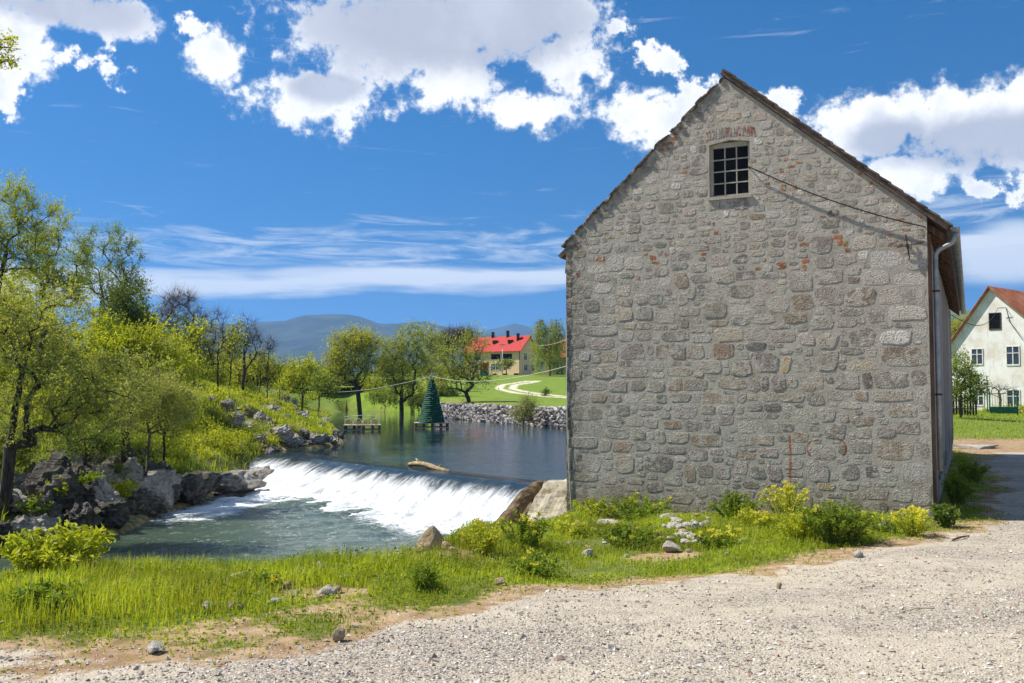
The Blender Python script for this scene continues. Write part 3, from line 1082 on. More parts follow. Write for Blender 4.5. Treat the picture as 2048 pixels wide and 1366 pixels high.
# ------------------------------------------------------------------ the old stone mill
TONES = {'N': (0.30, 0.27, 0.225), 'W': (0.52, 0.49, 0.45), 'L': (0.41, 0.38, 0.33), 'D': (0.13, 0.125, 0.115), 'P': (0.23, 0.195, 0.185),
         'B': (0.24, 0.175, 0.12), 'T': (0.38, 0.31, 0.215), 'G': (0.22, 0.23, 0.19), 'O': (0.42, 0.26, 0.08), 'K': (0.40, 0.325, 0.27), 'R': (0.28, 0.16, 0.11)}
STONES = """1231,527,34,30,W 1269,526,38,25,L 1160,532,19,22,L 1189,540,30,11,L 1171,577,31,22,L 1208,578,21,18,L 1246,582,28,20,K 1296,572,32,22,L 1329,564,20,12,L
1285,598,22,18,P 1309,597,27,20,G 1217,603,32,22,N 1367,595,20,18,N 1183,613,30,22,G 1249,629,32,24,T 1287,626,36,26,L 1161,635,24,22,L 1330,632,40,26,N 1362,560,30,30,B
1531,576,42,26,K 1556,608,46,32,N 1607,602,38,26,B 1598,564,42,40,N 1433,586,40,26,N 1483,583,40,24,N 1448,551,36,24,N 1490,551,40,20,P 1430,623,46,28,N 1383,585,16,26,N 1487,620,30,22,L
1731,485,38,28,K 1774,519,60,26,W 1695,519,34,20,L 1752,556,50,22,L 1820,558,54,22,L 1661,595,40,34,P 1721,594,50,32,B 1782,594,48,30,N 1829,595,34,26,L 1642,488,44,30,P 1835,522,26,28,L 1816,626,72,28,L 1752,633,30,20,N 1702,624,54,12,N
1200,662,70,18,L 1249,671,28,20,L 1348,671,54,18,D 1269,703,44,30,P 1323,703,24,28,B 1357,703,32,30,N 1141,712,16,18,L 1168,711,18,18,W 1219,714,28,18,T 1148,749,30,28,L 1266,743,60,16,N 1208,744,46,16,N 1143,774,18,20,D 1186,772,50,20,L 1236,772,38,20,L 1275,771,24,20,N 1312,772,32,22,N 1348,769,24,18,R 1162,794,22,14,L 1196,794,30,16,B 1263,797,30,18,L 1320,797,20,14,G 1361,796,40,16,N 1302,815,44,11,D
1458,670,52,28,T 1516,667,34,20,P 1529,638,40,18,N 1590,635,48,20,T 1402,678,38,14,L 1388,703,36,28,K 1445,706,42,20,R 1510,693,34,14,D 1531,725,44,36,P 1483,736,44,28,B 1418,734,42,26,N 1604,730,40,32,N 1575,725,12,26,O 1399,748,16,7,O 1395,769,40,26,N 1464,768,54,20,T 1505,771,26,24,N 1556,765,26,28,P 1617,766,28,28,B 1531,765,8,26,D 1424,797,32,18,B 1483,797,20,18,P 1509,814,32,15,N 1544,814,32,14,D 1612,679,34,22,K 1560,652,44,8,P
1655,680,40,32,N 1724,674,50,32,N 1790,671,52,22,W 1840,665,24,24,L 1808,711,102,36,B 1721,730,44,17,T 1655,724,38,36,N 1693,761,46,30,N 1637,762,22,34,B 1781,759,60,30,N 1840,756,24,28,P 1734,763,16,20,D 1785,791,68,18,N 1843,786,20,26,L 1721,791,20,16,R 1803,822,60,24,B 1711,703,34,11,D
1146,855,24,20,D 1185,858,38,20,G 1226,846,36,18,G 1237,868,44,20,G 1275,866,28,20,G 1162,886,46,20,L 1306,847,18,20,P 1344,850,36,16,R 1320,871,20,24,G 1362,876,32,24,N 1186,927,32,34,L 1249,929,40,34,B 1316,927,54,32,D 1141,921,16,26,L 1210,892,22,20,N 1244,892,32,18,R 1340,899,38,15,P 1168,955,56,15,N 1176,986,36,20,L 1222,984,42,17,P
1449,842,30,18,P 1497,854,28,24,L 1540,854,34,24,N 1603,832,26,26,N 1487,883,30,18,L 1531,880,36,20,B 1537,904,38,17,K 1393,912,34,22,P 1462,904,24,20,D 1414,942,26,28,N 1445,945,32,24,P 1516,946,30,26,G 1549,946,32,28,P 1500,970,26,15,D 1380,945,22,34,B 1598,871,30,14,T 1575,855,26,16,P 1385,855,32,16,P 1431,855,18,16,G
1671,864,44,28,D 1774,863,36,20,P 1818,857,48,26,P 1787,899,74,34,B 1722,896,44,20,N 1847,895,24,42,N 1828,946,56,42,W 1846,990,36,42,L 1700,946,32,26,D 1639,946,38,38,P 1750,946,18,22,D 1655,828,34,22,N 1725,842,36,20,B 1650,973,32,15,O
1352,373,16,14,W 1275,383,17,8,W 1380,468,15,9,W 1358,358,20,10,W 1445,216,17,14,K 1421,219,11,9,W 1401,218,15,13,L 1400,228,16,8,D 1537,300,22,14,P 1533,252,18,11,W 1517,282,12,10,W 1405,385,16,14,T 1330,372,18,12,L 1480,190,15,14,N 1465,192,12,12,T 1495,200,16,14,N 1510,212,16,8,D 1530,268,24,10,L 1370,330,14,9,P 1392,320,20,16,P 1600,385,16,10,W 1640,373,17,12,L 1658,360,26,14,P 1655,410,30,12,L 1586,418,18,14,N 1556,412,18,10,L 1700,375,24,14,N 1610,412,14,9,G 1658,332,18,8,G 1635,323,14,7,K 1574,282,18,12,N 1560,262,14,10,P 1738,382,16,14,P 1735,455,14,9,W 1700,450,18,12,L 1420,250,12,9,N 1360,300,14,9,L 1345,292,16,7,W 1386,298,10,9,W 1376,268,12,12,L 1460,460,30,10,P 1430,430,26,10,N 1480,470,34,12,N 1335,415,26,18,N 1300,440,24,14,L 1267,435,20,14,N 1300,410,16,10,K 1215,445,14,11,L"""
BRICKS = """1213,466,9,5 1222,474,14,7 1243,466,9,6 1349,455,9,4 1200,518,22,9 1290,508,10,6 1306,515,14,10 1311,525,16,5 1333,508,9,7 1155,550,9,10 1276,556,8,8 1427,448,6,6 1432,465,10,8 1450,502,11,7
1367,343,15,7 1507,322,12,6 1535,367,10,6 1513,397,14,7 1556,319,9,7 1571,319,10,7 1580,333,18,4 1598,324,13,6 1563,341,9,9 1567,375,11,14 1587,373,12,16 1609,267,14,8 1646,433,12,4 1840,436,10,14 1801,438,20,5
1608,488,22,7 1563,531,22,14 1611,522,16,9 1608,536,9,12 1515,537,12,6 1528,520,9,8 1407,508,12,6 1676,474,20,8 1679,485,12,12 1691,487,10,11 1695,500,12,8 1812,459,18,6 1782,471,16,5
1342,287,16,7 1328,289,12,8 1322,300,10,7 1349,277,14,7 1336,297,9,6 1366,256,18,6 1378,244,12,6 1352,268,10,6 1420,156,9,8 1480,172,10,6 1790,490,34,5 1835,486,20,5 1741,366,12,6 1720,348,10,6"""


def color_attr(me, cols):
    a = me.color_attributes.new('Col', 'FLOAT_COLOR', 'POINT')
    c = np.ones((len(me.vertices), 4), np.float32)
    c[:, :3] = cols
    a.data.foreach_set('color', c.ravel())


def stone_geo(cu, cz, w, h, d, rng, square=0.5, n=11, back=0.03):
    """an uneven block face standing d proud of the mortar"""
    th = np.linspace(0, 2 * PI, n, endpoint=False) + rng.uniform(0, 0.5) + rng.uniform(-0.16, 0.16, n)
    e = 0.34 + 0.45 * (1 - square)
    cx, sx = np.cos(th), np.sin(th)
    ou = np.sign(cx) * np.abs(cx) ** e * w / 2
    oz = np.sign(sx) * np.abs(sx) ** e * h / 2
    jit = rng.uniform(0.84, 1.06, n)
    ou, oz = ou * jit, oz * jit
    skew = rng.uniform(-0.16, 0.16)
    rings = []
    tilt_u, tilt_z = rng.uniform(-0.25, 0.25), rng.uniform(-0.25, 0.25)
    for s, k in ((1.0, -back), (0.985, d * 0.6), (0.90, d * 0.95), (0.5, d * 1.1)):
        jj = 1 + rng.uniform(-0.05, 0.05, n)
        dd = k + (rng.uniform(-0.2, 0.2, n) * d if k > 0 else 0) + (d * (tilt_u * ou / w * 2 + tilt_z * oz / h * 2) * s if k > 0 else 0)
        rings.append(np.stack([cu + ou * s * jj + oz * skew, -np.broadcast_to(dd, (n,)), cz + oz * s * jj], 1))
    v = np.concatenate(rings + [np.array([[cu, -d * 1.1, cz]])])
    f = []
    for r in range(3):
        for i in range(n):
            j = (i + 1) % n
            f.append((r * n + i, r * n + j, (r + 1) * n + j, (r + 1) * n + i))
    c = 4 * n
    f += [(3 * n + i, 3 * n + (i + 1) % n, c) for i in range(n)]
    return v, f


WIN = (2.91, 3.66, 5.275, 6.265)
RIDGE = (3.20, 7.52)
EAVE_L, EAVE_R = 4.60, 4.62


def gable_top(u):
    return np.where(u < RIDGE[0], EAVE_L + (RIDGE[1] - EAVE_L) * u / RIDGE[0], RIDGE[1] + (EAVE_R - RIDGE[1]) * (u - RIDGE[0]) / (B_W - RIDGE[0]))


def build_mill():
    ang = math.atan2(G_DIR[1], G_DIR[0])
    root = empty('stone_mill', (B_L[0], B_L[1], 0.0), 'tall old stone mill with a rubble gable and small barred attic window', 'mill', rz=ang)
    rng = np.random.default_rng(5)

    # --- gable wall: mortar core with the window opening left out
    core = MB()
    ax, az, ay = (1, 0, 0), (0, 0, 1), (0, 1, 0)
    u0, u1, z0, z1 = WIN
    T = 0.45
    out_p = [(0, -2.6), (B_W, -2.6), (B_W, EAVE_R), RIDGE, (0, EAVE_L)]
    in_p = [(u0, z0), (u1, z0), (u1, z1), ((u0 + u1) / 2, z1 + 0.06), (u0, z1)]
    vs = [(p[0], 0, p[1]) for p in out_p + in_p] + [(p[0], T, p[1]) for p in out_p + in_p]
    ring = [(0, 1, 6, 5), (1, 2, 7, 6), (2, 3, 8, 7), (3, 4, 9, 8), (4, 0, 5, 9)]
    fs = ring + [tuple(i + 10 for i in f[::-1]) for f in ring]
    for i in range(5):
        j = (i + 1) % 5
        fs += [(i, i + 10, j + 10, j), (5 + i, 5 + j, 15 + j, 15 + i)]
    core.add(vs, fs)
    wall = core.build('gable_wall', MAT['mortar'], root)

    # --- stones
    cell = 0.02
    NU, NZ = int(B_W / cell) + 2, int(10.5 / cell)
    occ = np.zeros((NU, NZ), bool)
    zb = -1.0

    def ij(u, z):
        return int(u / cell), int((z - zb) / cell)
    a, b = ij(u0 - 0.03, z0 - 0.05), ij(u1 + 0.03, z1 + 0.08)
    occ[a[0]:b[0], a[1]:b[1]] = True
    uu = (np.arange(NU) + 0.5) * cell
    top = gable_top(uu) - 0.05
    for i in range(NU):
        k = int((top[i] - zb) / cell)
        occ[i, max(k, 0):] = True
        if uu[i] > B_W - 0.02 or uu[i] < 0.02:
            occ[i, :] = True
    todo = []

    def claim(u, z, w, h, m=0.012):
        i0, j0 = ij(max(0, u - w / 2 - m), z - h / 2 - m)
        i1, j1 = ij(u + w / 2 + m, z + h / 2 + m)
        occ[i0:i1 + 1, max(j0, 0):j1 + 1] = True

    # soldier course of bricks over the window
    arch = []
    for k in range(17):
        t = k / 16.0
        uc = 2.87 + t * 0.88
        zc = 6.43 + 0.045 * (1 - (2 * t - 1) ** 2)
        arch.append((uc, zc, 0.043, 0.21, (0.5 - t) * 0.25))
    a, b = ij(2.82, 6.30), ij(3.80, 6.60)
    occ[a[0]:b[0], a[1]:b[1]] = True

    for it in STONES.split():
        px, py, w, h, tone = it.split(',')
        px, py, w, h = map(float, (px, py, w, h))
        u, z = wall_uv(px, py)
        ul, _ = wall_uv(px - w / 2, py)
        ur, _ = wall_uv(px + w / 2, py)
        _, zl = wall_uv(px, py + h / 2)
        _, zh = wall_uv(px, py - h / 2)
        w, h = min(ur - ul, 2 * (B_W - 0.01 - u)), zh - zl
        big = z < 3.9
        todo.append((u, z, w * 1.05, h * 1.08, TONES[tone], rng.uniform(0.001, 0.009) if big else rng.uniform(0.001, 0.006), 0.62 if w > 0.3 else 0.42, False))
        claim(u, z, w, h)
    for it in BRICKS.split():
        px, py, w, h = map(float, it.split(','))
        u, z = wall_uv(px, py)
        ul, _ = wall_uv(px - w / 2, py)
        ur, _ = wall_uv(px + w / 2, py)
        _, zl = wall_uv(px, py + h / 2)
        _, zh = wall_uv(px, py - h / 2)
        if z > float(gable_top(np.array(u))) - 0.02:
            continue
        k = rng.uniform(0.75, 1.25)
        c = np.array((0.42, 0.15, 0.055)) * k if rng.random() < 0.75 else np.array((0.40, 0.20, 0.06)) * k
        todo.append((u, z, ur - ul, zh - zl, tuple(c), 0.003, 0.9, True))
        claim(u, z, ur - ul, zh - zl, 0.006)
    pool = 'NNNNLLKPPBTGDGN'
    # fill the rest, large to small
    for (wl, wh, hl, hh, tries, zlo, zhi, m) in ((0.34, 0.55, 0.17, 0.28, 3000, -0.9, 3.9, 0.006), (0.22, 0.36, 0.12, 0.2, 6000, -0.9, 4.1, 0.006),
                                                (0.2, 0.34, 0.09, 0.16, 2500, 3.7, 7.6, 0.008),
                                                (0.12, 0.24, 0.07, 0.13, 9000, -0.9, 7.6, 0.006), (0.07, 0.15, 0.045, 0.08, 12000, -0.9, 7.6, 0.005)):
        for _ in range(tries):
            w, h = rng.uniform(wl, wh), rng.uniform(hl, hh)
            u, z = rng.uniform(0.02 + w / 2, B_W - 0.02 - w / 2), rng.uniform(zlo, zhi)
            if z > float(RIDGE[1]):
                continue
            i0, j0 = ij(max(0, u - w / 2 - m), z - h / 2 - m)
            i1, j1 = ij(u + w / 2 + m, z + h / 2 + m)
            if j0 < 0 or occ[i0:i1 + 1, j0:j1 + 1].any():
                continue
            tone = TONES[pool[rng.integers(len(pool))]]
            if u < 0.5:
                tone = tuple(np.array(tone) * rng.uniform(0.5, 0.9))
            up = z > 3.9
            if up and h < 0.12 and rng.random() < 0.25:
                tone = TONES['W'] if rng.random() < 0.5 else TONES['L']
            todo.append((u, z, w, h, tone, rng.uniform(0.001, 0.004) + 0.012 * min(h, 0.2), 0.35 if up else 0.5, False))
            claim(u, z, w, h, m * 0.6)
    # let every stone spread until it nearly meets its neighbours
    own = np.zeros((NU, NZ), np.int32)
    for i in range(NU):
        own[i, max(int((top[i] - zb) / cell), 0):] = -1
    a, b = ij(u0 - 0.03, z0 - 0.05), ij(u1 + 0.03, z1 + 0.08)
    own[a[0]:b[0], a[1]:b[1]] = -1
    a, b = ij(2.82, 6.30), ij(3.80, 6.60)
    own[a[0]:b[0], a[1]:b[1]] = -1
    box = []
    for k, t in enumerate(todo):
        i0, j0 = ij(max(t[0] - t[2] / 2, 0.0), t[1] - t[3] / 2)
        i1, j1 = ij(min(t[0] + t[2] / 2, B_W - 0.01), t[1] + t[3] / 2)
        box.append([i0, max(j0, 0), i1, max(j1, 0), i1 - i0 + 1, j1 - j0 + 1])
        own[i0:i1 + 1, max(j0, 0):max(j1, 0) + 1] = k + 1
    ext = [[0, 0, 0, 0] for _ in todo]
    for _ in range(7):
        for k in rng.permutation(len(todo)):
            t, bx, ex = todo[k], box[k], ext[k]
            if t[7]:
                continue
            lim = 0.42 if t[1] < 3.9 else 0.28
            wi, hj = bx[4], bx[5]
            if ex[0] + ex[2] < lim * wi and bx[0] > 1 and not own[bx[0] - 1, bx[1]:bx[3] + 1].any():
                bx[0] -= 1; ex[0] += 1; own[bx[0], bx[1]:bx[3] + 1] = k + 1
            if ex[0] + ex[2] < lim * wi and bx[2] < NU - 4 and not own[bx[2] + 1, bx[1]:bx[3] + 1].any():
                bx[2] += 1; ex[2] += 1; own[bx[2], bx[1]:bx[3] + 1] = k + 1
            if ex[1] + ex[3] < lim * hj + 1 and bx[1] > 1 and not own[bx[0]:bx[2] + 1, bx[1] - 1].any():
                bx[1] -= 1; ex[1] += 1; own[bx[0]:bx[2] + 1, bx[1]] = k + 1
            if ex[1] + ex[3] < lim * hj + 1 and bx[3] < NZ - 2 and not own[bx[0]:bx[2] + 1, bx[3] + 1].any():
                bx[3] += 1; ex[3] += 1; own[bx[0]:bx[2] + 1, bx[3]] = k + 1
    for k, t in enumerate(todo):
        ex = ext[k]
        todo[k] = (t[0] + (ex[2] - ex[0]) * cell / 2, t[1] + (ex[3] - ex[1]) * cell / 2, t[2] + (ex[0] + ex[2]) * cell, t[3] + (ex[1] + ex[3]) * cell) + tuple(t[4:])
    todo.sort(key=lambda t: -t[2] * t[3])
    bricks = [t for t in todo if t[7]]
    stones = [t for t in todo if not t[7]]
    for t in stones[:298]:
        v, f = stone_geo(t[0], t[1], t[2], t[3], t[5], rng, t[6])
        me = np_mesh('stone', v, f, [MAT['stone']])
        color_attr(me, (np.array(t[4]) * 0.72 + np.array((0.17, 0.138, 0.098))) * rng.uniform(0.82, 1.38))
        link('stone', me, wall)
    V, Fc, C = [], [], []
    for t in stones[298:]:
        v, f = stone_geo(t[0], t[1], t[2], t[3], t[5], rng, t[6], 8)
        b0 = sum(len(q) for q in V)
        V.append(v)
        Fc += [tuple(i + b0 for i in q) for q in f]
        C.append(np.tile((np.array(t[4]) * 0.72 + np.array((0.17, 0.138, 0.098))) * rng.uniform(0.75, 1.4), (len(v), 1)))
    if V:
        me = np_mesh('small_stones', np.concatenate(V), Fc, [MAT['stone']])
        color_attr(me, np.concatenate(C))
        tag(link('small_stones', me, wall), kind='stuff')
    for t in bricks:
        v, f = stone_geo(t[0], t[1], t[2], t[3], t[5], rng, t[6], 8)
        me = np_mesh('brick', v, f, [MAT['stone']])
        color_attr(me, t[4])
        link('brick', me, wall)
    for k, (uc, zc, w, h, tl_) in enumerate(arch):
        v, f = stone_geo(0, 0, w, h, 0.004, rng, 0.95, 8)
        cu, su = math.cos(tl_), math.sin(tl_)
        v = np.stack([uc + v[:, 0] * cu - v[:, 2] * su * -1, v[:, 1], zc + v[:, 2] * cu + v[:, 0] * su], 1)
        me = np_mesh('brick', v, f, [MAT['stone']])
        red = rng.random() < (0.75 if k in (0, 1, 2, 4, 6, 15, 16) else 0.25)
        color_attr(me, np.array((0.33, 0.13, 0.08)) if red else np.array((0.36, 0.29, 0.24)) * rng.uniform(0.8, 1.1))
        link('brick', me, wall)

    # --- verge stones along the left slope, standing unevenly above the core
    L = math.hypot(RIDGE[0], RIDGE[1] - EAVE_L)
    t = 0.0
    while t < 1.0:
        w = rng.uniform(0.10, 0.26)
        u = t * RIDGE[0]
        z = EAVE_L + (RIDGE[1] - EAVE_L) * t + rng.uniform(-0.015, 0.045)
        mb = MB()
        sl = math.atan2(RIDGE[1] - EAVE_L, RIDGE[0]) + rng.uniform(-0.15, 0.15)
        M = Matrix.Translation((u, 0.10, z)) @ Matrix.Rotation(-sl, 4, 'Y')
        v, f = stone_geo(0, 0, w * 1.1, rng.uniform(0.06, 0.10), 0.115, rng, 0.6, 9, 0.16)
        v = np.array([tuple(M @ Vector(p)) for p in v])
        me = np_mesh('verge_stone', v, f, [MAT['stone']], True)
        color_attr(me, np.array(TONES['BNPDR'[rng.integers(5)]]) * rng.uniform(0.5, 0.9))
        link('verge_stone', me, wall)
        t += w / L * 0.92

    # --- uneven corner stones breaking the left edge
    z = -1.2
    while z < 4.5:
        h = rng.uniform(0.14, 0.36)
        out = rng.uniform(-0.004, 0.022)
        v, f = stone_geo(0.06, z + h / 2, 0.12 + 2 * out, h * 0.94, rng.uniform(0.003, 0.010), rng, 0.85, 10, 0.24)
        me = np_mesh('corner_stone', v, f, [MAT['stone']])
        color_attr(me, np.array(TONES['NPBGL'[rng.integers(5)]]) * rng.uniform(0.6, 1.1))
        link('corner_stone', me, wall)
        z += h
    # --- iron tie cross
    mb = MB()
    au, azz = wall_uv(1815, 492)
    mb.tube([(au - 0.02, -0.05, azz + 0.19), (au, -0.06, azz), (au + 0.03, -0.05, azz - 0.23)], 0.013, 6)
    mb.tube([(au - 0.16, -0.05, azz - 0.02), (au, -0.065, azz), (au + 0.26, -0.05, azz + 0.05)], 0.010, 6)
    mb.tube([(au, 0.05, azz), (au, -0.085, azz)], 0.03, 8)
    mb.build('iron_tie', MAT['iron'], root)

    # --- window
    w = MB()
    fy = 0.10
    w.box((u0, fy - 0.02, z0), (u0 + 0.055, fy + 0.05, z1))
    w.box((u1 - 0.045, fy - 0.02, z0), (u1, fy + 0.05, z1))
    w.box((u0 + 0.055, fy - 0.02, z0), (u1 - 0.045, fy + 0.05, z0 + 0.04))
    w.box((u0 + 0.055, fy - 0.02, z1 - 0.06), (u1 - 0.045, fy + 0.05, z1 + 0.03))
    win = w.build('window_frame', MAT['win_paint'], root)
    iu0, iu1, iz0, iz1 = u0 + 0.055, u1 - 0.045, z0 + 0.04, z1 - 0.06
    cw, ch = (iu1 - iu0) / 3, (iz1 - iz0) / 4
    for k in (1, 2):
        m = MB()
        m.box((iu0 + cw * k - 0.011, fy - 0.008, iz0), (iu0 + cw * k + 0.011, fy + 0.03, iz1))
        m.build('glazing_bar', MAT['win_paint'], win)
    for k in (1, 2, 3):
        m = MB()
        m.box((iu0, fy - 0.011, iz0 + ch * k - 0.011), (iu1, fy + 0.027, iz0 + ch * k + 0.011))
        m.build('glazing_bar', MAT['win_paint'], win)
    for i in range(3):
        for j in range(4):
            m = MB()
            m.box((iu0 + cw * i + 0.012, fy + 0.012, iz0 + ch * j + 0.012), (iu0 + cw * (i + 1) - 0.012, fy + 0.018, iz0 + ch * (j + 1) - 0.012))
            m.build('pane', MAT['dark_glass'], win)
    m = MB()
    m.box((u0 - 0.03, -0.035, z0 - 0.06), (u1 + 0.03, fy + 0.05, z0 - 0.004))
    m.build('window_sill', MAT['mortar'], root)

    # --- other walls
    m = MB()
    m.box((0.0, T + 0.002, -2.6), (0.45, B_LEN, EAVE_L - 0.02))
    m.build('river_wall', MAT['mortar'], root)
    m = MB()
    m.box((0.45, B_LEN - 0.4, -2.6), (B_W - 0.4, B_LEN - 0.003, 4.6))
    m.prism([(0.3, 4.6), (B_W - 0.3, 4.6), (RIDGE[0], RIDGE[1] - 0.25)], ax, az, ay, (0, B_LEN - 0.4, 0), 0.39)
    m.build('back_wall', MAT['mortar'], root)
    m = MB()
    m.box((B_W - 0.4, T + 0.002, -2.6), (B_W - 0.005, B_LEN, 4.35))
    side = m.build('side_wall', MAT['render'], root)
    y = 0.22
    k = 0
    while y < B_LEN - 0.05:
        wd = rng.uniform(0.24, 0.36)
        m = MB()
        zb_ = -0.05 + 0.25 * math.sin(k * 1.7) + rng.uniform(-0.1, 0.1) + (0.1 if y < 2 else 0.25)
        dx = rng.uniform(0, 0.012)
        m.box((B_W - 0.002, y + 0.006, zb_), (B_W + 0.026 + dx, min(y + wd, B_LEN) - 0.006, 4.33))
        m.build('plank', MAT['old_wood'], side)
        y += wd
        k += 1
    m = MB()
    m.box((B_W + 0.002, 0.03, -0.62), (B_W + 0.06, 0.20, 4.32))
    m.build('corner_board', MAT['brown_wood'], root)

    # --- roof
    def roof_side(sgn):
        if sgn > 0:
            a, b = (RIDGE[0], RIDGE[1] + 0.13), (B_W + 0.36, 4.43)
            y0 = -0.06
        else:
            a, b = (RIDGE[0], RIDGE[1] + 0.05), (-0.24, 4.40)
            y0 = 0.16
        dx, dz = b[0] - a[0], b[1] - a[1]
        ln = math.hypot(dx, dz)
        nx, nz = (-dz / ln * sgn, dx / ln * sgn)
        th = 0.085
        m = MB()
        pts = [(a[0], y0, a[1]), (b[0], y0, b[1]), (b[0], B_LEN + 0.2, b[1]), (a[0], B_LEN + 0.2, a[1])]
        low = [(p[0] - nx * th, p[1], p[2] - nz * th) for p in pts]
        m.add(pts + low, [(0, 1, 2, 3) if sgn < 0 else (3, 2, 1, 0), (4, 7, 6, 5) if sgn < 0 else (5, 6, 7, 4), (0, 4, 5, 1), (1, 5, 6, 2), (2, 6, 7, 3), (3, 7, 4, 0)])
        r = m.build('roof_slope', MAT['roof_tile'], root)
        # verge tiles, each lapping the one below
        n = 20
        for i in range(n):
            t0, t1 = i / n, (i + 1.12) / n
            if sgn < 0 and not (i in (2, 3, 8, 9, 10, 11, 12, 18)):
                continue
            p0 = (a[0] + dx * t0, a[1] + dz * t0)
            p1 = (a[0] + dx * t1, a[1] + dz * t1)
            l0, l1 = 0.012, 0.035
            yy0 = y0 - 0.03 - rng.uniform(0, 0.02) if sgn > 0 else -0.02 - rng.uniform(0, 0.02)
            if sgn < 0:
                l0, l1 = 0.0, 0.02
            q = MB()
            q.add([(p0[0] + nx * l0, yy0, p0[1] + nz * l0), (p1[0] + nx * l1, yy0, p1[1] + nz * l1), (p1[0] + nx * l1, y0 + 0.35, p1[1] + nz * l1), (p0[0] + nx * l0, y0 + 0.35, p0[1] + nz * l0),
                   (p0[0] + nx * (l0 - 0.03), yy0, p0[1] + nz * (l0 - 0.03)), (p1[0] + nx * (l1 - 0.03), yy0, p1[1] + nz * (l1 - 0.03)),
                   (p1[0] + nx * (l1 - 0.03), y0 + 0.35, p1[1] + nz * (l1 - 0.03)), (p0[0] + nx * (l0 - 0.03), y0 + 0.35, p0[1] + nz * (l0 - 0.03))],
                  [(0, 1, 2, 3), (7, 6, 5, 4), (0, 4, 5, 1), (1, 5, 6, 2), (2, 6, 7, 3), (3, 7, 4, 0)])
            q.build('verge_tile', MAT['roof_tile'], r)
        return r
    roof_side(1)
    roof_side(-1)
    # rafter feet under the right eave
    y = 0.25
    while y < B_LEN:
        m = MB()
        m.add([(B_W - 0.1, y, 4.50), (B_W + 0.31, y, 4.17), (B_W + 0.31, y, 4.30), (B_W - 0.1, y, 4.62),
               (B_W - 0.1, y + 0.11, 4.50), (B_W + 0.31, y + 0.11, 4.17), (B_W + 0.31, y + 0.11, 4.30), (B_W - 0.1, y + 0.11, 4.62)],
              [(0, 1, 2, 3), (7, 6, 5, 4), (0, 4, 5, 1), (1, 5, 6, 2), (2, 6, 7, 3), (3, 7, 4, 0)])
        m.build('rafter', MAT['brown_wood'], root)
        y += 0.75
    # gutter: half round channel, and the pipe
    gx, gzz = B_W + 0.43, 4.40
    m = MB()
    n = 9
    vs, fs = [], []
    for yy in (-0.05, B_LEN + 0.1):
        for rr in (0.075, 0.066):
            for k in range(n):
                w_ = PI + PI * k / (n - 1)
                vs.append((gx + rr * math.cos(w_), yy, gzz - (yy + 0.05) * 0.004 + rr * math.sin(w_)))
    for k in range(n - 1):
        fs += [(k, k + 1, 2 * n + k + 1, 2 * n + k), (n + k + 1, n + k, 3 * n + k, 3 * n + k + 1), (k + 1, k, n + k, n + k + 1)]
    fs += [(0, 2 * n, 3 * n, n), (n - 1, 2 * n - 1, 4 * n - 1, 3 * n - 1)]
    m.add(vs, fs)
    m.add([(gx + 0.07 * math.cos(PI + PI * k / 8), -0.052, gzz + 0.07 * math.sin(PI + PI * k / 8)) for k in range(9)], [tuple(range(9))])
    m.build('gutter', MAT['zinc'], root, True)
    m = MB()
    m.tube([(gx, 0.06, 4.34), (gx, 0.06, 4.24), (gx - 0.05, 0.07, 4.15), (B_W + 0.17, 0.10, 4.05), (B_W + 0.125, 0.11, 3.97), (B_W + 0.12, 0.11, 3.8), (B_W + 0.12, 0.11, 2.0), (B_W + 0.12, 0.11, 0.32)], 0.040, 10)
    m.build('downpipe', MAT['zinc'], root, True)
    for zc in (3.35, 1.6):
        m = MB()
        m.tube([(B_W + 0.06, 0.11, zc), (B_W + 0.18, 0.11, zc)], 0.012, 6)
        m.tube([(B_W + 0.12, 0.11, zc - 0.015), (B_W + 0.12, 0.11, zc + 0.015)], 0.053, 10)
        m.build('pipe_clamp', MAT['iron'], root)
    # slack electric cable from the window to the eave
    m = MB()
    pts = []
    ua, za = wall_uv(1499, 335)
    ub, zb2 = wall_uv(1850, 455)
    for k in range(13):
        t = k / 12
        pts.append((ua + (ub - ua) * t, -0.07, za + (zb2 - za) * t - 0.10 * 4 * t * (1 - t)))
    m.tube(pts, 0.011, 5)
    m.tube([(ua - 0.02, 0.12, za), pts[0]], 0.011, 5)
    m.tube([(ub, 0.05, zb2), pts[-1]], 0.011, 5)
    m.build('cable', MAT['cable'], root)
    # thin pale cord hanging by the left corner
    m = MB()
    m.tube([(0.012, -0.018, 3.0), (0.02, -0.02, 1.0), (0.07, -0.022, -0.1), (0.11, -0.022, -0.75)], 0.008, 5)
    m.build('cord', MAT['pale_rope'], root)


MAT['iron'] = simple_mat('iron', (0.02, 0.016, 0.013), (0.07, 0.035, 0.02), 20, 0.7, 0.003)
MAT['win_paint'] = simple_mat('window_paint', (0.34, 0.31, 0.235), (0.46, 0.42, 0.33), 12, 0.7, 0.003)
MAT['dark_glass'] = simple_mat('dark_glass', (0.004, 0.004, 0.004), (0.012, 0.011, 0.010), 3, 0.35, 0.0, 0.1)
MAT['render'] = simple_mat('weathered_render', (0.22, 0.19, 0.155), (0.33, 0.29, 0.24), 3, 0.95, 0.02)
MAT['old_wood'] = simple_mat('old_grey_planks', (0.19, 0.165, 0.135), (0.36, 0.33, 0.28), 1.0, 0.9, 0.012, vary=0.5, stretch=(14, 14, 0.9))
MAT['brown_wood'] = simple_mat('brown_wood', (0.075, 0.042, 0.025), (0.20, 0.12, 0.075), 1.5, 0.85, 0.01, stretch=(10, 10, 1))
MAT['roof_tile'] = simple_mat('roof_tile', (0.075, 0.06, 0.048), (0.20, 0.14, 0.10), 5, 0.9, 0.02)
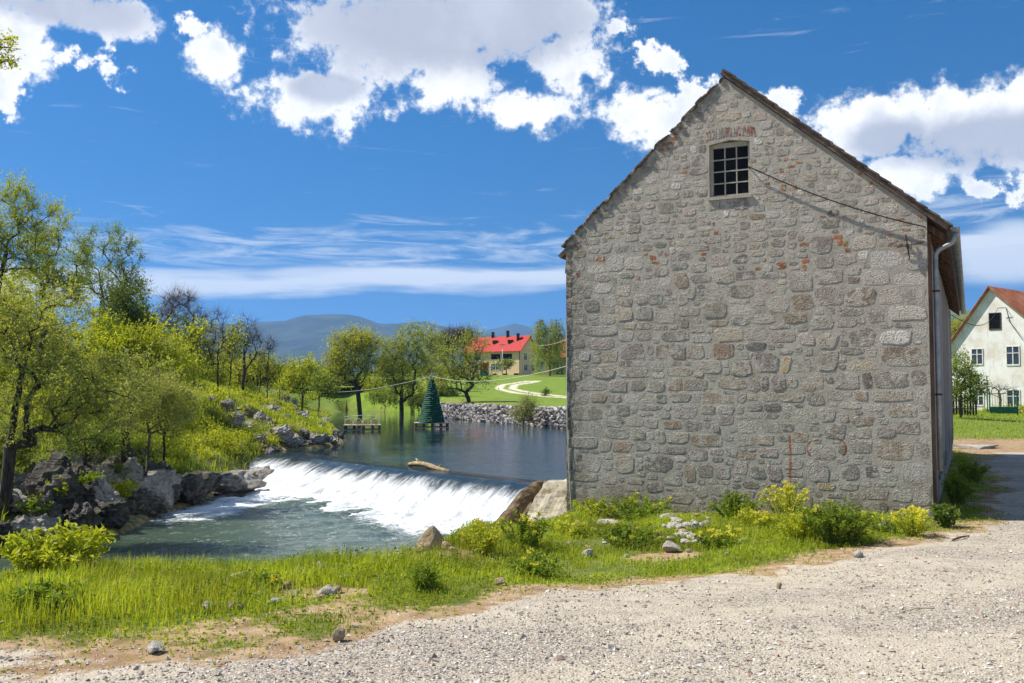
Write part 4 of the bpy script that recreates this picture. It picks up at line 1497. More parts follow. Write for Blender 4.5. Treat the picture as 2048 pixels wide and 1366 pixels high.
MAT['zinc'] = simple_mat('zinc', (0.19, 0.21, 0.21), (0.33, 0.35, 0.34), 5, 0.5, 0.002, 0.4, 0.35)
MAT['cable'] = simple_mat('cable', (0.012, 0.012, 0.012), (0.03, 0.03, 0.028), 4, 0.6, 0.0)
MAT['pale_rope'] = simple_mat('pale_rope', (0.45, 0.42, 0.34), (0.62, 0.58, 0.48), 30, 0.9, 0.0)
build_mill()

MAT['stem'] = simple_mat('stem', (0.10, 0.13, 0.03), (0.17, 0.18, 0.05), 20, 0.8, 0.0)


# ------------------------------------------------------------------ trees
def unit(v):
    return v / (np.linalg.norm(v, axis=-1, keepdims=True) + 1e-9)


def grow(trunk, targets, rng, r_tip=0.008, up=0.5, power=0.48, r_max=None, sub=4, wig=0.035):
    """branch skeleton: every target is reached by a limb leaving the nearest older wood"""
    pos = [np.asarray(p, float) for p in trunk]
    par = [-1] + list(range(len(trunk) - 1))
    n_tr = len(trunk)
    T = np.asarray(targets, float)
    base = pos[max(0, n_tr // 3)]
    T = T[np.argsort(np.linalg.norm(T - base, axis=1))]
    arr = np.zeros((n_tr + len(T) * sub + 4, 3))
    arr[:n_tr] = pos
    cnt = n_tr
    tips = []
    for t in T:
        c = arr[:cnt]
        d = np.linalg.norm(c - t, axis=1)
        rise = t[2] - c[:, 2]
        cost = d + np.where(rise < 0.15 * d, 0.9 * (0.15 * d - rise), 0) + 0.25 * np.linalg.norm(c - base, axis=1)
        cost[:max(1, n_tr // 4)] += 1e3 if n_tr > 4 else 0
        k = int(np.argmin(cost))
        a = arr[k].copy()
        dist = np.linalg.norm(t - a)
        ctrl = (a + t) / 2 + np.array((0, 0, 1.0)) * dist * 0.22 * up + (t - a) * np.array((0.12, 0.12, 0))
        prev = k
        for s in range(1, sub + 1):
            w = s / sub
            p = a * (1 - w) ** 2 + ctrl * 2 * w * (1 - w) + t * w * w
            if s < sub:
                p = p + rng.normal(0, wig * dist * 0.5, 3)
            arr[cnt] = p
            par.append(prev)
            prev = cnt
            cnt += 1
        tips.append(prev)
    P = arr[:cnt].copy()
    par = np.array(par)
    load = np.zeros(cnt)
    load[tips] = 1
    for i in range(cnt - 1, 0, -1):
        if par[i] >= 0:
            load[par[i]] += load[i]
    R = r_tip * np.maximum(load, 0.6) ** power
    if r_max:
        k = r_max / max(R[0], 1e-6)
        f = np.clip(R / R[0], 0, 1)
        R = R * (1 + (k - 1) * f)
    tr = np.arange(n_tr)
    R[:n_tr] = np.maximum(R[:n_tr], R[0] * (1 - 0.78 * tr / max(n_tr - 1, 1)))
    R[0] *= 1.25
    return P, par, R, tips


def tubes(P, par, R, thick=0.05):
    i = np.nonzero(par >= 0)[0]
    out_v, out_f, base = [], [], 0
    for sel, n in ((R[i] >= thick, 7), (R[i] < thick, 3)):
        e = i[sel]
        if len(e) == 0:
            continue
        a, b = P[par[e]], P[e]
        ra, rb = np.minimum(R[par[e]], R[e] * 1.35), R[e]
        t = unit(b - a)
        ref = np.where(np.abs(t[:, 2:3]) < 0.9, np.array([[0, 0, 1.0]]), np.array([[1.0, 0, 0]]))
        s = unit(np.cross(t, ref))
        q = np.cross(t, s)
        w = np.linspace(0, 2 * PI, n, endpoint=False)
        ring = s[:, None] * np.cos(w)[None, :, None] + q[:, None] * np.sin(w)[None, :, None]
        a = a - t * ra[:, None] * 0.3
        va = a[:, None] + ring * ra[:, None, None]
        vb = b[:, None] + ring * rb[:, None, None]
        v = np.concatenate([va, vb], 1).reshape(-1, 3)
        o = (np.arange(len(e)) * 2 * n)[:, None]
        k = np.arange(n)
        f = np.stack([o + k, o + (k + 1) % n, o + n + (k + 1) % n, o + n + k], -1).reshape(-1, 4)
        out_v.append(v)
        out_f.append(f + base)
        base += len(v)
    return np.concatenate(out_v), np.concatenate(out_f)


def twig_geo(starts, dirs, lens, r0):
    """three-sided spikes"""
    t = unit(dirs)
    ref = np.where(np.abs(t[:, 2:3]) < 0.9, np.array([[0, 0, 1.0]]), np.array([[1.0, 0, 0]]))
    s = unit(np.cross(t, ref))
    q = np.cross(t, s)
    w = np.array([0, 2 * PI / 3, 4 * PI / 3])
    ring = s[:, None] * np.cos(w)[None, :, None] + q[:, None] * np.sin(w)[None, :, None]
    va = starts[:, None] + ring * r0
    tip = starts + t * lens[:, None]
    v = np.concatenate([va, (tip[:, None] + ring[:, :1] * r0 * 0.2)], 1).reshape(-1, 3)
    o = (np.arange(len(starts)) * 4)[:, None]
    f = np.stack([np.concatenate([o, o + 1, o + 3], 1), np.concatenate([o + 1, o + 2, o + 3], 1), np.concatenate([o + 2, o, o + 3], 1)], 1).reshape(-1, 3)
    return v, f


def leaf_geo(pos, dirs, L, W, rng, fold=0.25):
    """four-cornered leaves"""
    t = unit(dirs)
    r = rng.normal(size=t.shape)
    s = unit(np.cross(t, r))
    nrm = np.cross(t, s)
    L = np.asarray(L)[:, None] if hasattr(L, '__len__') else L
    W = np.asarray(W)[:, None] if hasattr(W, '__len__') else W
    mid = pos + t * L * 0.45
    v = np.stack([pos, mid + s * W * 0.5 + nrm * W * fold, pos + t * L, mid - s * W * 0.5 + nrm * W * fold], 1).reshape(-1, 3)
    o = (np.arange(len(pos)) * 4)[:, None]
    return v, o + np.array([[0, 1, 2, 3]])


def lobe_points(lobes, Y, n, rng, shell=0.35, depth=0.85):
    """points inside photo-shaped crown lobes at distance Y; lobes = (px, py, rx, ry[, dY])"""
    area = np.array([l[2] * l[3] for l in lobes], float)
    pick = rng.choice(len(lobes), n, p=area / area.sum())
    out = []
    for k in pick:
        l = lobes[k]
        dY = l[4] if len(l) > 4 else 0.0
        d = rng.normal(size=3)
        d /= np.linalg.norm(d)
        rad = shell + (1 - shell) * rng.random() ** 0.6
        d = d * rad
        c = at(l[0], l[1], Y + dY)
        m = (Y + dY) / F_PX
        out.append(c + np.array((d[0] * l[2] * m, d[1] * l[2] * m * depth, d[2] * l[3] * m)))
    return np.array(out)


def make_tree(name, label, Y, trunk_px, lobes, rng_seed, leaf='leaf_yellow', bark='bark', n_tgt=120, leaf_len=0.09, leaf_w=None, dens=1.0,
              twigs=5, twig_len=0.5, r_max=0.12, r_tip=0.008, up=0.5, droop=0.0, group=None, cat='tree', ground=True, spread=1.0, extra_trunks=(), base_z=None):
    rng = np.random.default_rng(rng_seed)
    pts = [at(p[0], p[1], Y + (p[2] if len(p) > 2 else 0)) for p in trunk_px]
    b = pts[0]
    b[2] = (gz(b[0], b[1]) - 0.15) if base_z is None else base_z
    # finer trunk
    def refine(ps):
        o = [ps[0]]
        for q0, q1 in zip(ps[:-1], ps[1:]):
            for k in range(1, 5):
                w = k / 4
                o.append(q0 * (1 - w) + q1 * w + (rng.normal(0, 0.012, 3) * np.linalg.norm(q1 - q0) if k < 4 else 0))
        return o
    trunk = refine(pts)
    tg = lobe_points(lobes, Y, n_tgt, rng)
    P, par, R, tips = grow(trunk, tg, rng, r_tip * 0.62, up, 0.48, r_max * 0.8)
    root = empty(name, (b[0], b[1], b[2] + 0.15), label, cat, group)
    off = np.array(root.location)
    bv, bf = tubes(P, par, R)
    bp = P[tips]
    # twigs leave the outer half of each limb
    src = np.concatenate([bp, P[par[tips]]])
    out_d = unit(bp - P[par[tips]])
    out_d = np.concatenate([out_d, out_d])
    st = np.repeat(src, twigs, 0)
    dr = unit(np.repeat(out_d, twigs, 0) * 0.7 + rng.normal(size=st.shape) * 0.62 * spread + np.array((0, 0, 0.35 * up - droop)))
    ln = twig_len * rng.uniform(0.45, 1.15, len(st))
    tv, tf = twig_geo(st, dr, ln, max(r_tip * 0.35, 0.0016 * Y / 20))
    trunk_me = np_mesh('trunk', np.concatenate([bv, tv]) - off, [tuple(f) for f in bf] + [tuple(f + len(bv)) for f in tf], [MAT[bark]], False) if False else None
    V = np.concatenate([bv, tv]) - off
    loops = np.concatenate([bf.ravel(), (tf + len(bv)).ravel()])
    counts = np.concatenate([np.full(len(bf), 4), np.full(len(tf), 3)]).astype(np.int32)
    link('trunk', np_mesh('trunk', V, None, [MAT[bark]], True, loops, counts), root)
    if leaf:
        W = leaf_w or leaf_len * 0.5
        m = Y / F_PX
        area = sum(PI * l[2] * l[3] for l in lobes) * m * m
        n = int(dens * 5.6 * area / (0.5 * leaf_len * W))
        k = rng.integers(0, len(st), n)
        w = rng.random(n) ** 0.8
        lp = st[k] + dr[k] * (ln[k] * w)[:, None] + rng.normal(0, leaf_len * 0.35, (n, 3))
        if droop:
            lp[:, 2] -= droop * w * ln[k] * 0.8
        ld = dr[k] * 0.6 + rng.normal(size=(n, 3)) * 0.8 + np.array((0, 0, -droop * 1.2))
        sz = rng.uniform(0.65, 1.25, n)
        lv, lf = leaf_geo(lp, ld, leaf_len * sz, W * sz, rng)
        link('crown', np_mesh('crown', lv - off, lf, [MAT[leaf]]), root)
    return root


def plant(name, label, base, w, h, seed, stems=14, leaf='leaf_green', leaf_len=0.06, leaf_w=0.022, per=26, flowers=0, cat='plant', group=None, lean=0.5, head=0.3):
    """herb or low bush: arching stems with leaves all along, flower heads on top"""
    rng = np.random.default_rng(seed)
    root = empty(name, base, label, cat, group)
    sv, sf, lp, ld, fp = [], [], [], [], []
    mb = MB()
    for s in range(stems):
        a, r = rng.uniform(0, 2 * PI), rng.random() ** 0.6
        tip = np.array((math.cos(a) * r * w / 2, math.sin(a) * r * w / 2, h * rng.uniform(0.6, 1.0) * (1 - 0.35 * r * r)))
        foot = np.array((tip[0] * 0.35, tip[1] * 0.35, -0.04))
        mid = (foot + tip) / 2 + np.array((-tip[0] * 0.1, -tip[1] * 0.1, h * 0.12))
        pts = [foot * (1 - t) ** 2 + mid * 2 * t * (1 - t) + tip * t * t for t in np.linspace(0, 1, 5)]
        mb.tube(pts, [0.006, 0.005, 0.004, 0.003, 0.002], 3, False)
        t = rng.random(per) ** 0.75
        pp = foot[None] * ((1 - t) ** 2)[:, None] + mid[None] * (2 * t * (1 - t))[:, None] + tip[None] * (t * t)[:, None]
        dd = rng.normal(size=(per, 3)) * np.array((1, 1, 0.5)) + np.array((0, 0, 0.35))
        lp.append(pp + rng.normal(0, 0.012, pp.shape))
        ld.append(dd)
        if flowers and rng.random() < flowers:
            m = 16
            fp.append(tip + np.clip(rng.normal(0, 0.022, (m, 3)), -0.034, 0.034) * np.array((1, 1, 0.6)) + np.array((0, 0, 0.01)))
    mb.build('stems', MAT['stem'], root)
    lp, ld = np.concatenate(lp), np.concatenate(ld)
    sz = rng.uniform(0.6, 1.2, len(lp))
    v, f = leaf_geo(lp, ld, leaf_len * sz, leaf_w * sz, rng)
    link('leaves', np_mesh('leaves', v, f, [MAT[leaf]]), root)
    if fp:
        for q in fp:
            v, f = leaf_geo(q, rng.normal(size=q.shape) + np.array((0, 0, 0.8)), np.full(len(q), 0.034), np.full(len(q), 0.028), rng)
            link('flower_head', np_mesh('flower_head', v, f, [MAT['flower']]), root)
    return root


# ------------------------------------------------------------------ rocks
_ico = {}


def ico(sub):
    if sub not in _ico:
        import bmesh
        bm = bmesh.new()
        bmesh.ops.create_icosphere(bm, subdivisions=sub, radius=1.0)
        bm.verts.ensure_lookup_table()
        _ico[sub] = (np.array([v.co[:] for v in bm.verts]), np.array([[v.index for v in f.verts] for f in bm.faces]))
        bm.free()
    return _ico[sub]


def rock_mesh(name, seed, sub, size, mat, cuts=9, rough=0.16, flat=1.0, sharp=0.75, smooth_shade=False, ridge=0.0):
    rng = np.random.default_rng(seed)
    v, f = ico(sub)
    v = v.copy()
    for _ in range(cuts):
        n = unit(rng.normal(size=3))
        d = rng.uniform(0.45, 0.85)
        over = np.maximum(0, v @ n - d)
        v = v - np.outer(over, n) * sharp
    v = v * (1 + fbm(v * 1.7 + seed, 3, seed)[:, None] * rough * 2) + (fbm(v * 5.0 + seed, 3, seed + 9) * rough * 0.5)[:, None] * v
    if ridge:
        rd = 1 - np.abs(fbm(v * np.array((2.2, 2.2, 4.5)) + seed * 3.1, 4, seed + 21, 0.6)) * 4.0
        v = v * (1 - ridge * np.clip(rd, 0, 1)[:, None])
    v = v * np.array(size) * np.array((1, 1, flat))
    return np_mesh(name, v, f, [mat], smooth_shade)


def rock(name, label, loc, size, seed, mat, group=None, sub=3, rz=None, sink=0.3, cat='rock', tilt=0.0, **kw):
    me = rock_mesh(name, seed, sub, size, MAT[mat], **kw)
    o = link(name, me)
    o.location = (float(loc[0]), float(loc[1]), float(loc[2]) + size[2] * (1 - sink) * 0.6)
    o.rotation_euler = (math.sin(seed * 2.3) * tilt, math.cos(seed * 3.1) * tilt, seed * 1.37 if rz is None else rz)
    return tag(o, label, cat, group)




# ------------------------------------------------------------------ left bank: rocks
def left_bank():
    rng = np.random.default_rng(3)
    dark = 'dark craggy boulder at the water under the left bank trees'
    spots = []
    line = [(-15.5, 17.8), (-11.4, 20.2), (-10.0, 23.4), (-10.4, 27), (-10.4, 31.5)]
    for (a, b) in zip(line[:-1], line[1:]):
        n = int(math.hypot(b[0] - a[0], b[1] - a[1]) / 0.85) + 1
        for k in range(n):
            t = (k + rng.random() * 0.6) / n
            spots.append((a[0] + (b[0] - a[0]) * t, a[1] + (b[1] - a[1]) * t))
    i = 0
    for (x, y) in spots:
        for tier in range(2 if i % 3 else 3):
            xx, yy = x - tier * 1.0 + rng.uniform(-0.4, 0.4), y + tier * 0.35 + rng.uniform(-0.3, 0.3)
            s = rng.uniform(0.4, 0.95)
            z = gz(xx, yy)
            if tier == 0:
                z = max(z, Z_POOL - 0.35)
            big = 'large' if s > 0.85 else 'small'
            where = ('standing in the water at the foot of the left bank', 'in the middle row of the left bank rocks', 'under the bushes at the top of the left bank rocks')[tier]
            rock('boulder', '%s craggy %s boulder %s' % ('dark' if i % 4 else 'paler', big, where), (xx, yy, z - 0.15), (s, s * rng.uniform(0.7, 1.0), s * rng.uniform(0.6, 1.15)), 100 + i, 'dark_rock' if i % 4 else 'pale_rock', '%s %s boulders row %s' % (big, 'dark' if i % 4 else 'paler', 'abc'[tier]), sub=4, cuts=14, rough=0.34, ridge=0.32, tilt=0.45)
            i += 1
    # tufts rooted in the cracks of the boulders
    for k, (x, y) in enumerate(spots[::2]):
        xx, yy = x - 0.5 + 0.3 * math.sin(k * 2.0), y + 0.25 * math.cos(k * 1.3)
        plant('crack_tuft', 'green tuft growing from a crack in the left bank boulders', (xx, yy, max(gz(xx, yy), Z_POOL) + 0.35), 0.9, 0.55, 1200 + k, 26, 'leaf_yellow' if k % 2 else 'leaf_green', 0.10, 0.04, 26, 0.0, 'plant', 'tufts in the boulder cracks')
    # pale ledges beside the left end of the weir
    for k, (px, py, Y, s, lab) in enumerate((
            (440, 925, 33.5, (2.3, 1.4, 0.75), 'broad pale rock ledge left of the falling water'),
            (505, 922, 35.2, (1.4, 1.2, 0.95), 'rounded pale rock knuckle against the falling water'),
            (370, 962, 30.6, (2.0, 1.2, 0.9), 'wide dark layered rock shelf above the pool'),
            (300, 985, 28.0, (1.4, 1.0, 0.9), 'grey slanting rock slab between dark boulders'),
            (255, 965, 27.2, (1.2, 0.8, 1.0), 'tall grey rock face below the leafy bank'),
            (455, 965, 32.0, (0.9, 0.7, 0.5), 'brown rock tucked under the pale ledge by the pool'),
            (535, 905, 38.0, (0.9, 0.7, 0.45), 'low brown rock at the far end of the weir crest'),
            (120, 960, 23.6, (0.9, 0.8, 1.3), 'steep grey slab with grass on top by the big trunk'))):
        p = at(px, py, Y)
        rock('rock_ledge', lab, (p[0], p[1], max(gz(p[0], p[1]), Z_POOL - 0.2) - 0.2), s, 300 + k, 'dark_rock' if k in (2, 5, 7) else ('pale_rock' if k != 6 else 'tan_rock'), sub=4, cuts=16, rough=0.2, ridge=0.2)
    # broken rocks along the pond shore from the weir end upstream
    for k in range(17):
        t = k / 16
        a, b = ((-9.7, 38.4), (-8.0, 43.5)) if t < 0.5 else ((-8.0, 43.5), (-9.6, 53.0))
        w = (t * 2) % 1.0 if t < 1 else 1.0
        x, y = a[0] + (b[0] - a[0]) * w - rng.uniform(0.0, 0.9), a[1] + (b[1] - a[1]) * w
        s = rng.uniform(0.35, 0.8)
        where = 'between weir end and pond corner' if t < 0.5 else 'along the pond beyond its corner'
        rock('shore_rock', '%s broken shore rock %s' % ('dark' if k % 3 else 'pale', where), (x, y, Z_POND - 0.2), (s, s * 0.8, s * rng.uniform(0.6, 1.0)), 350 + k, 'dark_rock' if k % 3 else 'pale_rock', '%s shore rocks %s' % ('dark' if k % 3 else 'pale', where), sub=4, cuts=13, rough=0.3, ridge=0.3, tilt=0.3)
    # limestone lumps up the slope beyond the weir
    px_list = [(425, 803, 26), (455, 815, 34), (470, 805, 22), (485, 818, 26), (500, 822, 34), (477, 832, 18), (530, 815, 26), (545, 822, 36), (520, 838, 30), (535, 850, 30),
               (570, 795, 34), (580, 805, 30), (590, 818, 20), (575, 835, 22), (605, 832, 34), (548, 852, 34), (470, 845, 44), (500, 850, 38), (565, 878, 50), (605, 868, 34),
               (635, 878, 52), (668, 880, 30), (535, 868, 20), (640, 852, 20), (652, 842, 22), (588, 886, 40), (520, 878, 30), (415, 880, 22), (480, 893, 26), (548, 896, 20)]
    for k, (px, py, w) in enumerate(px_list):
        p = hit_ground(px, py + w * 0.25, 36, 110)
        if p[2] < Z_POND + 0.05:
            p[2] = Z_POND - 0.15
        s = w / F_PX * p[1] * 0.62
        big = 'large' if s > 0.55 else 'mid sized' if s > 0.4 else 'small'
        where = 'at the pond edge beyond the weir' if py > 860 else 'high on the slope beyond the weir' if py < 820 else 'among bushes halfway up the slope'
        rock('limestone_lump', '%s pale limestone lump %s' % (big, where), p, (s, s * 0.8, s * rng.uniform(0.6, 0.95)), 400 + k, 'pale_rock', '%s limestone lumps %s' % (big, where), sub=4, cuts=12, rough=0.36, sink=0.35, ridge=0.28)


left_bank()


# ------------------------------------------------------------------ trees of the left bank and beyond
def plant_trees():
    T = make_tree
    # the big dark trunk at the left edge with olive leaves
    T('riverside_tree', 'large leaning tree with a thick dark trunk and olive leaves at the left rocks', 22, [(6, 1085), (14, 960), (28, 830), (48, 740), (66, 660)],
      [(60, 700, 95, 85), (150, 770, 100, 70), (235, 760, 90, 60), (60, 830, 75, 60), (180, 850, 80, 45), (10, 640, 70, 80), (120, 640, 70, 60)], 1, 'leaf_olive', 'bark', 190, 0.075, 0.036, 0.30, 6, 0.55, 0.17, 0.008, 0.3, base_z=-1.9)
    T('willow_tree', 'tall bare-limbed willow with pale tip leaves above the left bank', 30, [(-40, 800), (-25, 660), (0, 560), (18, 480)],
      [(28, 395, 30, 32), (62, 440, 34, 36), (20, 460, 40, 40), (108, 450, 24, 34), (48, 520, 52, 40), (-60, 480, 60, 90)], 2, 'leaf_willow', 'bark', 95, 0.08, 0.03, 0.42, 7, 0.7, 0.16, 0.010, 0.9)
    T('willow_tree', 'slim upright willow with twin stems rising over the olive tree', 32, [(70, 820), (82, 690), (88, 590), (100, 520)],
      [(95, 500, 30, 50), (122, 455, 20, 34), (70, 560, 44, 40), (120, 580, 40, 50), (150, 520, 24, 40)], 3, 'leaf_willow', 'bark', 80, 0.08, 0.03, 0.40, 7, 0.65, 0.13, 0.010, 0.9)
    T('ash_tree', 'half bare tree with two pale forking stems behind the willows', 48, [(196, 800), (202, 640), (205, 590), (197, 540)],
      [(192, 488, 28, 30), (232, 490, 26, 32), (262, 520, 26, 34), (160, 540, 30, 40), (215, 560, 62, 40), (270, 575, 24, 24)], 4, 'leaf_green', 'bark_grey', 130, 0.10, 0.045, 0.30, 6, 0.8, 0.16, 0.012, 0.9)
    T('beech_tree', 'dark drooping tree in the middle of the left bank wood', 42, [(250, 840), (245, 740), (240, 660)],
      [(250, 595, 44, 34), (262, 640, 44, 40), (232, 665, 52, 46), (285, 690, 26, 40)], 5, 'leaf_dark', 'bark', 130, 0.13, 0.06, 0.7, 5, 0.9, 0.16, 0.012, 0.3, 0.35)
    T('oak_tree', 'leafless spreading oak standing alone on the skyline', 62, [(352, 760), (353, 700), (354, 672)],
      [(360, 625, 54, 40), (330, 650, 34, 34), (395, 645, 30, 30), (360, 600, 30, 22)], 6, None, 'bark_grey', 190, twigs=9, twig_len=1.1, r_max=0.24, r_tip=0.016, up=0.6)
    T('hazel_tree', 'bright yellow green tree filling the slope under the willows', 34, [(150, 880), (150, 800), (155, 740)],
      [(140, 690, 80, 60), (205, 710, 80, 60), (60, 650, 60, 60), (110, 750, 90, 50), (30, 590, 46, 52)], 7, 'leaf_yellow', 'bark', 150, 0.095, 0.05, 0.62, 6, 0.7, 0.14, 0.010, 0.4)
    T('maple_tree', 'round yellow green tree leaning over the pool edge', 29, [(255, 900), (252, 850), (262, 790)],
      [(250, 740, 70, 56), (320, 745, 56, 56), (230, 690, 56, 40), (300, 690, 50, 40)], 8, 'leaf_yellow', 'bark', 160, 0.085, 0.045, 0.62, 6, 0.6, 0.17, 0.010, 0.4)
    T('elder_tree', 'low spreading tree on two brown stems above the rock shelf', 27.5, [(286, 905), (300, 868), (292, 838), (308, 800)],
      [(310, 790, 70, 46), (350, 815, 44, 44), (270, 830, 40, 34)], 9, 'leaf_olive', 'bark_grey', 120, 0.07, 0.035, 0.55, 6, 0.5, 0.055, 0.008, 0.4)
    # thickets that close the gaps between the trunks
    for k, (px, py, rx, ry, Y, lf, lab) in enumerate((
            (110, 820, 90, 60, 27, 'leaf_yellow', 'bright thicket behind the big dark trunk'), (200, 800, 80, 60, 31, 'leaf_olive', 'olive thicket in the middle of the left bank'),
            (330, 830, 60, 50, 32, 'leaf_yellow', 'bright thicket above the rock shelf'), (40, 700, 80, 70, 36, 'leaf_yellow', 'tall bright thicket behind the leaning tree'),
            (250, 640, 60, 40, 46, 'leaf_yellow', 'yellow thicket below the dark drooping tree'), (340, 730, 60, 50, 40, 'leaf_yellow', 'yellow thicket below the bare oak'),
            (410, 745, 44, 40, 72, 'leaf_yellow', 'hedge bush behind the slender trees'), (465, 752, 36, 26, 78, 'leaf_gold', 'golden hedge bush behind the bare saplings'),
            (515, 752, 30, 22, 84, 'leaf_yellow', 'hedge bush right of the dark bare tree'), (560, 752, 28, 18, 92, 'leaf_green', 'green hedge bush near the bridge end'),
            (170, 880, 70, 30, 25.5, 'leaf_green', 'green thicket above the dark boulders'), (20, 900, 50, 50, 24, 'leaf_green', 'shaded thicket around the big dark trunk'),
            (660, 745, 26, 16, 150, 'leaf_yellow', 'yellow bush beyond the bridge left of the golden willow'), (780, 735, 24, 16, 150, 'leaf_green', 'green bush beyond the bridge right of the golden willow'))):
        T('thicket', lab, Y, [(px, py + ry), (px, py + ry * 0.3), (px, py)], [(px, py, rx, ry), (px - rx * 0.5, py + ry * 0.4, rx * 0.5, ry * 0.5), (px + rx * 0.5, py + ry * 0.3, rx * 0.5, ry * 0.5)], 150 + k, lf, 'bark', 110, max(0.06, 0.0026 * Y), max(0.03, 0.0013 * Y), 0.40, 6, 0.022 * Y, 0.06, 0.008, 0.4, cat='bush')
    # slender trees along the crest
    for k, (lab, Y, tr, lobes, lf, n, rm, dn) in enumerate((
            ('slender tree with a yellow green crown beside the bare oak', 47, [(386, 850), (388, 760), (390, 700)], [(390, 675, 38, 36), (400, 720, 28, 40), (375, 720, 20, 40)], 'leaf_yellow', 80, 0.07, 0.45),
            ('thin bare sapling with a straight stem on the slope', 46, [(434, 842), (436, 740), (436, 690)], [(437, 655, 20, 44), (430, 700, 22, 40)], None, 70, 0.06, 0),
            ('thin sapling with a few fresh leaves between bare stems', 55, [(458, 780), (462, 730), (466, 700)], [(468, 680, 20, 40), (455, 710, 18, 30)], 'leaf_yellow', 60, 0.06, 0.35),
            ('dark bare tree with a straight stem at the crest', 60, [(488, 772), (488, 720), (489, 680)], [(490, 665, 30, 36), (505, 690, 22, 36), (475, 690, 18, 30)], None, 130, 0.13, 0),
            ('thin bare sapling in front of the blue mountain', 62, [(534, 772), (536, 730), (538, 705)], [(540, 690, 10, 20), (536, 720, 14, 24)], None, 40, 0.05, 0),
            ('small leafy tree under the dark bare tree', 66, [(520, 775), (521, 750), (522, 735)], [(520, 725, 26, 22), (545, 740, 20, 16)], 'leaf_yellow', 60, 0.06, 0.5))):
        T('slender_tree', lab, Y, tr, lobes, 20 + k, lf, 'bark', n, 0.13, 0.07, dn, 6, 0.9, rm, 0.011, 0.9, group=None)
    # small trees by the far water
    T('field_tree', 'bushy yellow green tree on thin stems before the bridge', 78, [(604, 810), (606, 780), (606, 760)], [(605, 745, 36, 26), (585, 765, 28, 18), (622, 760, 28, 20)], 31, 'leaf_yellow', 'bark', 110, 0.2, 0.10, 0.6, 5, 1.0, 0.09, 0.012)
    T('field_tree', 'small green tree at the water between bridge and boulders', 74, [(636, 815), (638, 795), (640, 780)], [(640, 770, 26, 20), (655, 785, 18, 12)], 32, 'leaf_green', 'bark', 60, 0.2, 0.10, 0.5, 5, 0.9, 0.07, 0.012)
    # willows at the water
    T('willow_tree', 'golden green willow with a broad crown on one dark stem', 98, [(724, 824), (716, 785), (712, 768)],
      [(690, 700, 36, 34), (715, 685, 36, 28), (740, 705, 28, 40), (672, 725, 24, 28), (705, 740, 46, 28), (680, 752, 30, 16)], 33, 'leaf_gold', 'bark', 230, 0.26, 0.08, 0.36, 7, 1.5, 0.30, 0.016, 1.0)
    T('willow_tree', 'two stemmed green willow left of the green cone', 100, [(803, 829), (803, 790), (806, 745)],
      [(790, 700, 34, 36), (822, 690, 32, 38), (775, 735, 26, 20), (800, 750, 44, 36), (840, 720, 18, 30), (812, 785, 30, 22)], 34, 'leaf_willow', 'bark', 220, 0.26, 0.08, 0.30, 6, 1.3, 0.30, 0.02, 0.8)
    T('willow_tree', 'wide green willow leaning over the loose stone wall', 86, [(946, 840), (940, 810), (932, 785)],
      [(905, 725, 36, 40), (940, 700, 34, 40), (920, 760, 44, 22), (958, 745, 26, 24), (890, 765, 24, 20)], 35, 'leaf_willow', 'bark', 200, 0.24, 0.08, 0.26, 6, 1.4, 0.24, 0.018, 0.7)
    for k, (px, top, Y, lab) in enumerate(((855, 655, 112, 'tall thin poplar with few leaves behind the green cone'), (876, 665, 118, 'lean half bare poplar right of the green cone'))):
        T('poplar_tree', lab, Y, [(px, 815), (px + 1, 760), (px + 2, 710)], [(px, top + 25, 12, 32), (px + 4, top + 60, 18, 36), (px - 6, top + 80, 16, 30)], 40 + k, 'leaf_olive', 'bark_grey', 80, 0.25, 0.10, 0.32, 6, 1.5, 0.14, 0.02, 1.0)
    for k, (px, py, r) in enumerate(((905, 680, 24), (930, 676, 22), (885, 690, 22))):
        T('bare_tree', 'dark leafless tree far behind the willows', 210, [(px, 770), (px, 730), (px, 705)], [(px, py, r, 22)], 45 + k, None, 'bark', 130, twigs=8, twig_len=2.4, r_max=0.3, r_tip=0.045, up=0.7, group='bare trees behind the willows')
    T('weeping_willow', 'thin weeping willow beside the red roofed house', 165, [(1100, 752), (1101, 705), (1101, 680)], [(1082, 660, 14, 22), (1112, 655, 16, 26), (1096, 690, 32, 26), (1098, 715, 34, 24)], 50, 'leaf_willow', 'bark_grey', 130, 0.36, 0.11, 0.5, 6, 2.0, 0.2, 0.03, 0.4, 1.1)
    T('garden_tree', 'small round tree before the red roofed house', 178, [(1012, 751), (1013, 742), (1012, 738)], [(1008, 730, 14, 9), (1018, 727, 8, 7)], 51, 'leaf_green', 'bark', 50, 0.32, 0.16, 0.6, 5, 0.9, 0.13, 0.02)
    T('meadow_shrub', 'little dark shrub on the meadow inside the curved track', 100, [(1091, 802), (1091, 796), (1091, 793)], [(1091, 786, 9, 7)], 52, 'leaf_dark', 'bark', 30, 0.16, 0.08, 0.6, 4, 0.4, 0.04, 0.01)
    T('water_willow', 'twiggy willow bush at the foot of the loose stone wall', 66, [(1046, 853), (1047, 845), (1048, 838)], [(1046, 830, 22, 20), (1055, 815, 14, 16)], 53, 'leaf_willow', 'bark_grey', 90, 0.12, 0.05, 0.42, 7, 0.9, 0.05, 0.008, 0.9, base_z=-0.9)
